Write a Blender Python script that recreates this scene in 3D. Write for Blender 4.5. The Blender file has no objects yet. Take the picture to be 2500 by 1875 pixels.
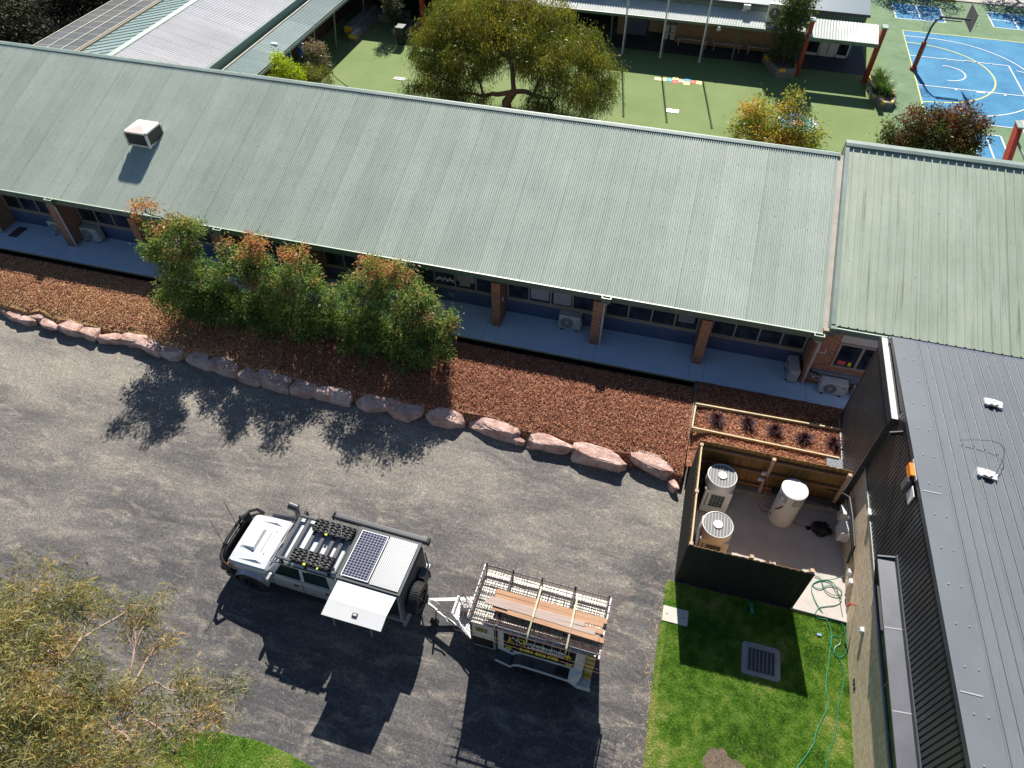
import bpy, bmesh, math, random
import numpy as np
from mathutils import Vector, Matrix, noise
random.seed(7); RNG = np.random.default_rng(7)
S = bpy.context.scene
# ------------------------------------------------------------------ camera, world, sun
H = 18.0
F = 1718.143; YAW, PIT, ROL = 0.253862731, 0.831789040, -0.00943027874
def _rows():
    cy, sy, cp, sp = math.cos(YAW), math.sin(YAW), math.cos(PIT), math.sin(PIT)
    fw = Vector((-sy*cp, cy*cp, -sp)); r = Vector((cy, sy, 0)); d = fw.cross(r)
    cr, sr = math.cos(ROL), math.sin(ROL)
    return r*cr + d*sr, -r*sr + d*cr, fw
RT, DN, FW = _rows()
CAM = Vector((0, 0, H))
cd = bpy.data.cameras.new('camera'); cam = bpy.data.objects.new('camera', cd)
S.collection.objects.link(cam)
mw = Matrix.Identity(4)
for i, c in enumerate((RT, -DN, -FW)):
    for j in range(3): mw[j][i] = c[j]
mw.translation = CAM
cam.matrix_world = mw
cd.sensor_width = 36; cd.lens = F/2500*36; cd.clip_end = 500; cd.clip_start = .1
S.camera = cam
SUN_EL, SUN_AZ = math.radians(39.6), math.radians(99.4)
sd = Vector((math.cos(SUN_AZ)*math.cos(SUN_EL), math.sin(SUN_AZ)*math.cos(SUN_EL), math.sin(SUN_EL)))
w = bpy.data.worlds.new('World'); S.world = w; w.use_nodes = True
nt = w.node_tree; bg = nt.nodes['Background']; sk = nt.nodes.new('ShaderNodeTexSky')
sk.sky_type = 'NISHITA'; sk.sun_disc = False; sk.sun_elevation = SUN_EL; sk.sun_rotation = math.radians(-8.7)
sk.air_density = 1.1; sk.dust_density = .3; sk.ozone_density = 3.5
nt.links.new(sk.outputs[0], bg.inputs[0]); bg.inputs[1].default_value = .050
ld = bpy.data.lights.new('sun', 'SUN'); ld.energy = 5.0; ld.angle = math.radians(.5); ld.color = (1, .95, .87)
lo = bpy.data.objects.new('sun', ld); S.collection.objects.link(lo)
lo.rotation_euler = sd.to_track_quat('Z', 'Y').to_euler(); lo.location = (0, 0, 40)
S.view_settings.view_transform = 'Standard'; S.view_settings.look = 'None'
S.view_settings.exposure = 0.72; S.view_settings.gamma = 1
# ------------------------------------------------------------------ survey helpers: where a sight line meets a real plane
def _ray(p): return RT*((p[0]-1250)/F) + DN*((p[1]-937.5)/F) + FW
def at(p, z=0.0):
    d = _ray(p); return CAM + d*((z-H)/d.z)
def atY(p, Y):
    d = _ray(p); return CAM + d*(Y/d.y)
def atX(p, X):
    d = _ray(p); return CAM + d*(X/d.x)
def conv(ox, oy, s): return lambda x, y: (ox+x*s, oy+y*s)
m4 = conv(0, 450, .38584); m5 = conv(800, 550, .38584); zA = conv(1600, 650, .40984)
c6 = conv(1250, 0, .27125); c7 = conv(1800, 0, .31646); c5 = conv(450, 0, .27125)
r4 = conv(1550, 1380, .2984); wv = conv(1600, 1050, .2592); gv = conv(1000, 1330, .27125)
# ------------------------------------------------------------------ materials
def nodes(name):
    m = bpy.data.materials.new(name); m.use_nodes = True
    return m, m.node_tree, m.node_tree.nodes['Principled BSDF']
def ramp(nt, src, stops, interp='LINEAR'):
    r = nt.nodes.new('ShaderNodeValToRGB'); e = r.color_ramp.elements; r.color_ramp.interpolation = interp
    while len(e) < len(stops): e.new(.5)
    for i, (p, c) in enumerate(stops): e[i].position = p; e[i].color = (*c, 1) if len(c) == 3 else c
    nt.links.new(src, r.inputs[0]); return r.outputs[0]
def coords(nt, world=False, scale=(1, 1, 1), rot=(0, 0, 0)):
    if world: o = nt.nodes.new('ShaderNodeNewGeometry').outputs['Position']
    else: o = nt.nodes.new('ShaderNodeTexCoord').outputs['Object']
    if scale != (1, 1, 1) or rot != (0, 0, 0):
        mp = nt.nodes.new('ShaderNodeMapping'); mp.inputs['Scale'].default_value = scale; mp.inputs['Rotation'].default_value = rot
        nt.links.new(o, mp.inputs[0]); o = mp.outputs[0]
    return o
def noi(nt, co, sc, det=3, rough=.55, dist=0):
    n = nt.nodes.new('ShaderNodeTexNoise'); n.inputs['Scale'].default_value = sc; n.inputs['Detail'].default_value = det
    n.inputs['Roughness'].default_value = rough; n.inputs['Distortion'].default_value = dist
    nt.links.new(co, n.inputs['Vector']); return n.outputs['Fac']
def mixc(nt, f, a, b, mode='MIX'):
    n = nt.nodes.new('ShaderNodeMix'); n.data_type = 'RGBA'; n.blend_type = mode
    for inp, v in ((n.inputs[0], f), (n.inputs[6], a), (n.inputs[7], b)):
        if hasattr(v, 'links') or hasattr(v, 'is_linked'): nt.links.new(v, inp)
        elif isinstance(v, (int, float)): inp.default_value = v
        else: inp.default_value = (*v, 1)
    return n.outputs[2]
def bump(nt, b, h, strength=.3, dist=.02):
    n = nt.nodes.new('ShaderNodeBump'); n.inputs['Strength'].default_value = strength; n.inputs['Distance'].default_value = dist
    nt.links.new(h, n.inputs['Height']); nt.links.new(n.outputs[0], b.inputs['Normal'])
def mat(name, col, rough=.6, metal=0, var=.12, vs=3.0, spec=.5, bmp=0, bs=40, world=False, dirt=None, coat=0):
    m, nt, b = nodes(name)
    co = coords(nt, world)
    n1 = noi(nt, co, vs, 5, .6)
    lo_ = tuple(c*(1-var) for c in col); hi_ = tuple(min(1, c*(1+var)) for c in col)
    c = ramp(nt, n1, [(.3, lo_), (.7, hi_)])
    if dirt:
        d = ramp(nt, noi(nt, co, dirt[1], 6, .7), [(dirt[2], (0, 0, 0)), (dirt[2]+.15, (1, 1, 1))])
        c = mixc(nt, d, c, dirt[0])
    nt.links.new(c, b.inputs['Base Color'])
    b.inputs['Roughness'].default_value = rough; b.inputs['Metallic'].default_value = metal
    b.inputs['Specular IOR Level'].default_value = spec
    if coat: b.inputs['Coat Weight'].default_value = coat; b.inputs['Coat Roughness'].default_value = .05
    if bmp: bump(nt, b, noi(nt, co, bs, 3), bmp, .01)
    return m
def M_gravel():
    m, nt, b = nodes('yard_gravel'); co = coords(nt, True)
    sep = nt.nodes.new('ShaderNodeSeparateXYZ'); nt.links.new(co, sep.inputs[0])
    # dusty trafficked strip, fresh dark stone to the south and by the lawn
    st = coords(nt, True, (.55, 1.35, 1), (0, 0, .12))
    big = noi(nt, st, .42, 6, .62, .4)
    mr = nt.nodes.new('ShaderNodeMapRange'); mr.inputs[1].default_value = 4.5; mr.inputs[2].default_value = 12.5
    mr.inputs[3].default_value = -.20; mr.inputs[4].default_value = .06; nt.links.new(sep.outputs[1], mr.inputs[0])
    mx = nt.nodes.new('ShaderNodeMapRange'); mx.inputs[1].default_value = -14; mx.inputs[2].default_value = 1.5
    mx.inputs[3].default_value = .04; mx.inputs[4].default_value = -.05; nt.links.new(sep.outputs[0], mx.inputs[0])
    ad = nt.nodes.new('ShaderNodeMath'); nt.links.new(big, ad.inputs[0]); nt.links.new(mr.outputs[0], ad.inputs[1])
    ae = nt.nodes.new('ShaderNodeMath'); nt.links.new(ad.outputs[0], ae.inputs[0]); nt.links.new(mx.outputs[0], ae.inputs[1])
    base = ramp(nt, ae.outputs[0], [(.30, (.085, .084, .087)), (.42, (.132, .126, .122)), (.54, (.200, .186, .168)), (.70, (.275, .252, .218))])
    dust = noi(nt, st, 1.7, 7, .72, 1.0)
    base = mixc(nt, ramp(nt, dust, [(.50, (0, 0, 0)), (.70, (.62, .62, .62))]), base, (.38, .34, .28))
    dk = noi(nt, coords(nt, True, (.5, 1.6, 1), (0, 0, .35)), 1.1, 6, .7, .6)
    base = mixc(nt, ramp(nt, dk, [(.55, (0, 0, 0)), (.74, (.5, .5, .5))]), base, (.09, .087, .088))
    trk = noi(nt, coords(nt, True, (.16, 2.6, 1), (0, 0, .19)), 1.0, 5, .6, .25)
    base = mixc(nt, ramp(nt, trk, [(.52, (0, 0, 0)), (.60, (.13, .13, .13)), (.68, (0, 0, 0))]), base, (.34, .305, .26))
    base = mixc(nt, ramp(nt, trk, [(.30, (.17, .17, .17)), (.40, (0, 0, 0))]), base, (.11, .105, .10))
    v = nt.nodes.new('ShaderNodeTexVoronoi'); v.inputs['Scale'].default_value = 34; nt.links.new(co, v.inputs['Vector'])
    sv = nt.nodes.new('ShaderNodeSeparateColor'); nt.links.new(v.outputs['Color'], sv.inputs[0])
    speck = ramp(nt, sv.outputs[0], [(0, (.70, .70, .71)), (.4, (.92, .92, .92)), (.85, (1.10, 1.09, 1.07)), (1, (1.55, 1.52, 1.48))])
    sp2 = noi(nt, co, 11, 5, .75)
    c = mixc(nt, 1.0, base, speck, 'MULTIPLY')
    c = mixc(nt, 1.0, c, ramp(nt, sp2, [(.3, (.72, .72, .73)), (.7, (1.22, 1.2, 1.18))]), 'MULTIPLY')
    nt.links.new(c, b.inputs['Base Color']); b.inputs['Roughness'].default_value = .85; b.inputs['Specular IOR Level'].default_value = .25
    bump(nt, b, v.outputs['Distance'], .3, .010); return m
def M_mulch():
    m, nt, b = nodes('bark_mulch'); co = coords(nt, True); co2 = coords(nt, True, (34, 66, 40), (0, 0, .6))
    v = nt.nodes.new('ShaderNodeTexVoronoi'); v.inputs['Scale'].default_value = 1.0; nt.links.new(co2, v.inputs['Vector'])
    s = nt.nodes.new('ShaderNodeSeparateColor'); nt.links.new(v.outputs['Color'], s.inputs[0])
    c = ramp(nt, s.outputs[0], [(0, (.05, .014, .010)), (.25, (.18, .050, .026)), (.55, (.31, .098, .050)), (.82, (.43, .185, .095)), (1, (.72, .53, .33))])
    # fresh red bark to the east, sun-faded orange to the west
    g = nt.nodes.new('ShaderNodeSeparateXYZ'); nt.links.new(co, g.inputs[0])
    mr = nt.nodes.new('ShaderNodeMapRange'); mr.inputs[1].default_value = -17; mr.inputs[2].default_value = -9; nt.links.new(g.outputs[0], mr.inputs[0])
    c = mixc(nt, mr.outputs[0], mixc(nt, 1.0, c, (1.45, 1.85, 1.45), 'MULTIPLY'), c)
    c = mixc(nt, 1.0, c, ramp(nt, noi(nt, co, 2.2, 6, .7), [(.3, (.75, .72, .72)), (.7, (1.2, 1.2, 1.2))]), 'MULTIPLY')
    nt.links.new(c, b.inputs['Base Color']); b.inputs['Roughness'].default_value = .8; b.inputs['Specular IOR Level'].default_value = .3
    bump(nt, b, s.outputs[1], .8, .03); return m
def M_lawn():
    m, nt, b = nodes('lawn_soil'); co = coords(nt, True)
    c = ramp(nt, noi(nt, co, 1.6, 6, .7), [(.3, (.07, .15, .02)), (.55, (.14, .22, .035)), (.72, (.27, .26, .10))])
    c = mixc(nt, 1.0, c, ramp(nt, noi(nt, co, 30, 4, .8), [(.3, (.5, .5, .5)), (.7, (1.4, 1.4, 1.3))]), 'MULTIPLY')
    nt.links.new(c, b.inputs['Base Color']); b.inputs['Roughness'].default_value = .9; b.inputs['Specular IOR Level'].default_value = .1; return m
def M_turf():
    m, nt, b = nodes('artificial_turf'); co = coords(nt, True)
    c = ramp(nt, noi(nt, co, .35, 6, .65), [(.3, (.165, .235, .085)), (.7, (.215, .28, .115))])
    sep = nt.nodes.new('ShaderNodeSeparateXYZ'); nt.links.new(co, sep.inputs[0])
    mr = nt.nodes.new('ShaderNodeMapRange'); mr.inputs[1].default_value = 9.6; mr.inputs[2].default_value = 10.6; nt.links.new(sep.outputs[0], mr.inputs[0])
    c = mixc(nt, mr.outputs[0], c, ramp(nt, noi(nt, coords(nt, True, (1, 1, 1)), .9, 7, .75), [(.3, (.13, .215, .115)), (.7, (.22, .31, .19))]))
    c = mixc(nt, 1.0, c, ramp(nt, noi(nt, co, 14, 4, .8), [(.3, (.82, .82, .82)), (.7, (1.15, 1.15, 1.15))]), 'MULTIPLY')
    nt.links.new(c, b.inputs['Base Color']); b.inputs['Roughness'].default_value = .9; b.inputs['Specular IOR Level'].default_value = .12; return m
def M_court():
    m, nt, b = nodes('blue_court'); co = coords(nt, True)
    c = ramp(nt, noi(nt, co, .7, 7, .75), [(.3, (.038, .175, .34)), (.7, (.090, .30, .50))])
    c = mixc(nt, 1.0, c, ramp(nt, noi(nt, coords(nt, True, (1, 4, 1)), 9, 4, .8), [(.3, (.85, .85, .85)), (.7, (1.15, 1.15, 1.12))]), 'MULTIPLY')
    nt.links.new(c, b.inputs['Base Color']); b.inputs['Roughness'].default_value = .85; b.inputs['Specular IOR Level'].default_value = .2; return m
def M_roof(name, c0, c1, axis='x', rough=.5, sheet=.76, stain=None, metal=.15, run=9.0, dots=None):
    """painted steel roofing: tone shifts from sheet to sheet, streaks that run down the fall, grime by the gutter"""
    m, nt, b = nodes(name); co = coords(nt, True)
    sep = nt.nodes.new('ShaderNodeSeparateXYZ'); nt.links.new(co, sep.inputs[0])
    ax = sep.outputs[0 if axis == 'x' else 1]
    dv = nt.nodes.new('ShaderNodeMath'); dv.operation = 'DIVIDE'; nt.links.new(ax, dv.inputs[0]); dv.inputs[1].default_value = sheet
    fl = nt.nodes.new('ShaderNodeMath'); fl.operation = 'FLOOR'; nt.links.new(dv.outputs[0], fl.inputs[0])
    wn = nt.nodes.new('ShaderNodeTexWhiteNoise'); wn.noise_dimensions = '1D'; nt.links.new(fl.outputs[0], wn.inputs['W'])
    sc = (6, .25, .25) if axis == 'x' else (.25, 6, .25)
    streak = noi(nt, coords(nt, True, sc), 1.3, 6, .7)
    patch = noi(nt, co, .45, 5, .6)
    f = nt.nodes.new('ShaderNodeMath'); f.operation = 'MULTIPLY_ADD'; nt.links.new(streak, f.inputs[0]); f.inputs[1].default_value = .38
    g = nt.nodes.new('ShaderNodeMath'); g.operation = 'MULTIPLY_ADD'; nt.links.new(patch, g.inputs[0]); g.inputs[1].default_value = .4
    h = nt.nodes.new('ShaderNodeMath'); h.operation = 'MULTIPLY'; nt.links.new(wn.outputs[0], h.inputs[0]); h.inputs[1].default_value = .11
    nt.links.new(h.outputs[0], g.inputs[2]); nt.links.new(g.outputs[0], f.inputs[2])
    c = ramp(nt, f.outputs[0], [(.30, c0), (.62, c1)])
    fr_ = nt.nodes.new('ShaderNodeMath'); fr_.operation = 'FRACT'; nt.links.new(dv.outputs[0], fr_.inputs[0])
    lp = ramp(nt, fr_.outputs[0], [(.0, (.78, .80, .78)), (.03, (.82, .84, .82)), (.05, (1, 1, 1)), (1, (1, 1, 1))]); c = mixc(nt, 1.0, c, lp, 'MULTIPLY')
    sp = noi(nt, coords(nt, True, (1, 1, 1)), 5.5, 3, .5); c = mixc(nt, ramp(nt, sp, [(.735, (0, 0, 0)), (.76, (.8, .8, .8))]), c, tuple(x*.55 for x in c0))
    fine = noi(nt, coords(nt, True, (30, 2.5, 2.5) if axis == 'x' else (2.5, 30, 2.5)), 2.0, 4, .8)
    c = mixc(nt, 1.0, c, ramp(nt, fine, [(.32, (.86, .87, .86)), (.68, (1.07, 1.07, 1.07))]), 'MULTIPLY')
    if stain:
        sn = noi(nt, coords(nt, True, sc), stain[1], 7, .75, .3)
        c = mixc(nt, ramp(nt, sn, [(stain[2], (0, 0, 0)), (stain[2]+.16, (1, 1, 1))]), c, stain[0])
    nt.links.new(c, b.inputs['Base Color']); b.inputs['Roughness'].default_value = rough; b.inputs['Metallic'].default_value = metal
    b.inputs['Specular IOR Level'].default_value = .5
    return m
def M_brick(name, c1, c2, mort, sc=(1, 1, 1), bw=.24, bh=.086, msz=.01, axes='xz', rough=.85, flute=0):
    m, nt, b = nodes(name); co = coords(nt, True)
    sep = nt.nodes.new('ShaderNodeSeparateXYZ'); nt.links.new(co, sep.inputs[0])
    cb = nt.nodes.new('ShaderNodeCombineXYZ')
    if axes == 'xz':
        ad = nt.nodes.new('ShaderNodeMath'); nt.links.new(sep.outputs[0], ad.inputs[0]); nt.links.new(sep.outputs[1], ad.inputs[1])
        nt.links.new(ad.outputs[0], cb.inputs[0])
    else: nt.links.new(sep.outputs[1], cb.inputs[0])
    nt.links.new(sep.outputs[2], cb.inputs[1])
    br = nt.nodes.new('ShaderNodeTexBrick'); br.inputs['Scale'].default_value = 1; br.inputs['Brick Width'].default_value = bw
    br.inputs['Row Height'].default_value = bh; br.inputs['Mortar Size'].default_value = msz; br.inputs['Bias'].default_value = 0
    br.inputs['Color1'].default_value = (*c1, 1); br.inputs['Color2'].default_value = (*c2, 1); br.inputs['Mortar'].default_value = (*mort, 1)
    nt.links.new(cb.outputs[0], br.inputs['Vector'])
    c = mixc(nt, 1.0, br.outputs['Color'], ramp(nt, noi(nt, co, 7, 6, .75), [(.3, (.75, .75, .75)), (.7, (1.2, 1.2, 1.2))]), 'MULTIPLY')
    nt.links.new(c, b.inputs['Base Color']); b.inputs['Roughness'].default_value = rough; b.inputs['Specular IOR Level'].default_value = .2
    iv = nt.nodes.new('ShaderNodeMath'); iv.operation = 'SUBTRACT'; iv.inputs[0].default_value = 1; nt.links.new(br.outputs['Fac'], iv.inputs[1])
    bump(nt, b, iv.outputs[0], .5, .008); return m
def M_conc(name, a, b2, stain=(.25, .25, .24), th=.62, sc=.9):
    m, nt, b = nodes(name); co = coords(nt, True)
    c = ramp(nt, noi(nt, co, sc, 8, .7), [(.3, a), (.7, b2)])
    c = mixc(nt, ramp(nt, noi(nt, coords(nt, True, (1, 1.6, 1), (0, 0, .3)), 2.1, 7, .75, .8), [(th, (0, 0, 0)), (th+.12, (.75, .75, .75))]), c, stain)
    c = mixc(nt, 1.0, c, ramp(nt, noi(nt, co, 38, 3, .8), [(.3, (.9, .9, .9)), (.7, (1.08, 1.08, 1.08))]), 'MULTIPLY')
    nt.links.new(c, b.inputs['Base Color']); b.inputs['Roughness'].default_value = .8; b.inputs['Specular IOR Level'].default_value = .3
    bump(nt, b, noi(nt, co, 25, 4), .1, .01); return m
def M_leaf(name, stops, rough=.45, trans=.35):
    m, nt, b = nodes(name)
    a = nt.nodes.new('ShaderNodeAttribute'); a.attribute_name = 'tint'
    c = ramp(nt, a.outputs['Fac'], stops)
    nt.links.new(c, b.inputs['Base Color']); b.inputs['Roughness'].default_value = rough; b.inputs['Specular IOR Level'].default_value = .22
    t = nt.nodes.new('ShaderNodeBsdfTranslucent'); mx = nt.nodes.new('ShaderNodeMixShader'); mx.inputs[0].default_value = trans
    cc = mixc(nt, 1.0, c, (1.25, 1.35, .8), 'MULTIPLY'); nt.links.new(cc, t.inputs[0])
    out = nt.nodes['Material Output']; nt.links.new(b.outputs[0], mx.inputs[1]); nt.links.new(t.outputs[0], mx.inputs[2]); nt.links.new(mx.outputs[0], out.inputs[0])
    return m
def M_wood(name, a, b2, axis=(1, 1, 1), rough=.7):
    m, nt, b = nodes(name); co = coords(nt, False, axis)
    c = ramp(nt, noi(nt, co, 3.5, 7, .7, .5), [(.3, a), (.7, b2)])
    nt.links.new(c, b.inputs['Base Color']); b.inputs['Roughness'].default_value = rough; b.inputs['Specular IOR Level'].default_value = .25
    bump(nt, b, noi(nt, co, 12, 4), .2, .005); return m
def M_paling():
    m, nt, b = nodes('treated_paling'); co = coords(nt, True)
    v = noi(nt, coords(nt, True, (9, 9, .6)), 1.0, 6, .7)
    c = ramp(nt, v, [(.3, (.20, .105, .035)), (.55, (.33, .185, .065)), (.75, (.43, .27, .11))])
    k = nt.nodes.new('ShaderNodeTexVoronoi'); k.inputs['Scale'].default_value = 3.2; nt.links.new(coords(nt, True, (1.4, 1.4, 1)), k.inputs['Vector'])
    c = mixc(nt, ramp(nt, k.outputs['Distance'], [(.03, (.8, .8, .8)), (.10, (0, 0, 0))]), c, (.10, .05, .02))
    nt.links.new(c, b.inputs['Base Color']); b.inputs['Roughness'].default_value = .7; b.inputs['Specular IOR Level'].default_value = .25; return m
def M_rock():
    m, nt, b = nodes('pink_sandstone'); co = coords(nt, True)
    c = ramp(nt, noi(nt, co, 2.6, 7, .68), [(.3, (.36, .17, .13)), (.45, (.56, .34, .28)), (.6, (.72, .52, .45))])
    c = mixc(nt, ramp(nt, noi(nt, co, 9, 6, .75), [(.48, (0, 0, 0)), (.72, (.6, .6, .6))]), c, (.80, .64, .57))
    nt.links.new(c, b.inputs['Base Color']); b.inputs['Roughness'].default_value = .85; b.inputs['Specular IOR Level'].default_value = .25
    bump(nt, b, noi(nt, co, 6, 9, .78, .8), .9, .09); return m
def M_glass(name='window_glass', col=(.012, .016, .022), rough=.06):
    m, nt, b = nodes(name); co = coords(nt, True)
    c = ramp(nt, noi(nt, co, 2.3, 2), [(.4, col), (.62, tuple(min(1, x*2.6+.006) for x in col))])
    nt.links.new(c, b.inputs['Base Color']); b.inputs['Roughness'].default_value = rough; b.inputs['Specular IOR Level'].default_value = .5; return m
def M_solar():
    m, nt, b = nodes('solar_cells'); co = coords(nt, False)
    br = nt.nodes.new('ShaderNodeTexBrick'); br.offset = 0; br.inputs['Scale'].default_value = 1
    br.inputs['Brick Width'].default_value = .0825; br.inputs['Row Height'].default_value = .072; br.inputs['Mortar Size'].default_value = .0045; br.inputs['Bias'].default_value = 0
    br.inputs['Color1'].default_value = (.012, .016, .05, 1); br.inputs['Color2'].default_value = (.02, .024, .07, 1); br.inputs['Mortar'].default_value = (.50, .50, .52, 1)
    nt.links.new(co, br.inputs['Vector']); nt.links.new(br.outputs['Color'], b.inputs['Base Color']); b.inputs['Roughness'].default_value = .25; return m
def M_chequer(name='chequer_plate', col=(.40, .41, .42), sc=24, strength=.8):
    m, nt, b = nodes(name); co = coords(nt, False, (1, 1, 1), (0, 0, .785))
    ck = nt.nodes.new('ShaderNodeTexVoronoi'); ck.inputs['Scale'].default_value = sc; ck.inputs['Randomness'].default_value = 0; nt.links.new(co, ck.inputs['Vector'])
    c = ramp(nt, ck.outputs['Distance'], [(.15, tuple(x*1.25 for x in col)), (.42, tuple(x*.8 for x in col))])
    nt.links.new(c, b.inputs['Base Color']); b.inputs['Roughness'].default_value = .4; b.inputs['Metallic'].default_value = .35
    bump(nt, b, ck.outputs['Distance'], strength, .01); return m
def M_fan():
    m, nt, b = nodes('fan_guard_mesh'); co = coords(nt, False)
    ck = nt.nodes.new('ShaderNodeTexVoronoi'); ck.inputs['Scale'].default_value = 60; ck.inputs['Randomness'].default_value = 0; nt.links.new(co, ck.inputs['Vector'])
    c = ramp(nt, ck.outputs['Distance'], [(.2, (.03, .03, .033)), (.5, (.20, .20, .20))]); nt.links.new(c, b.inputs['Base Color']); b.inputs['Roughness'].default_value = .6; return m
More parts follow.
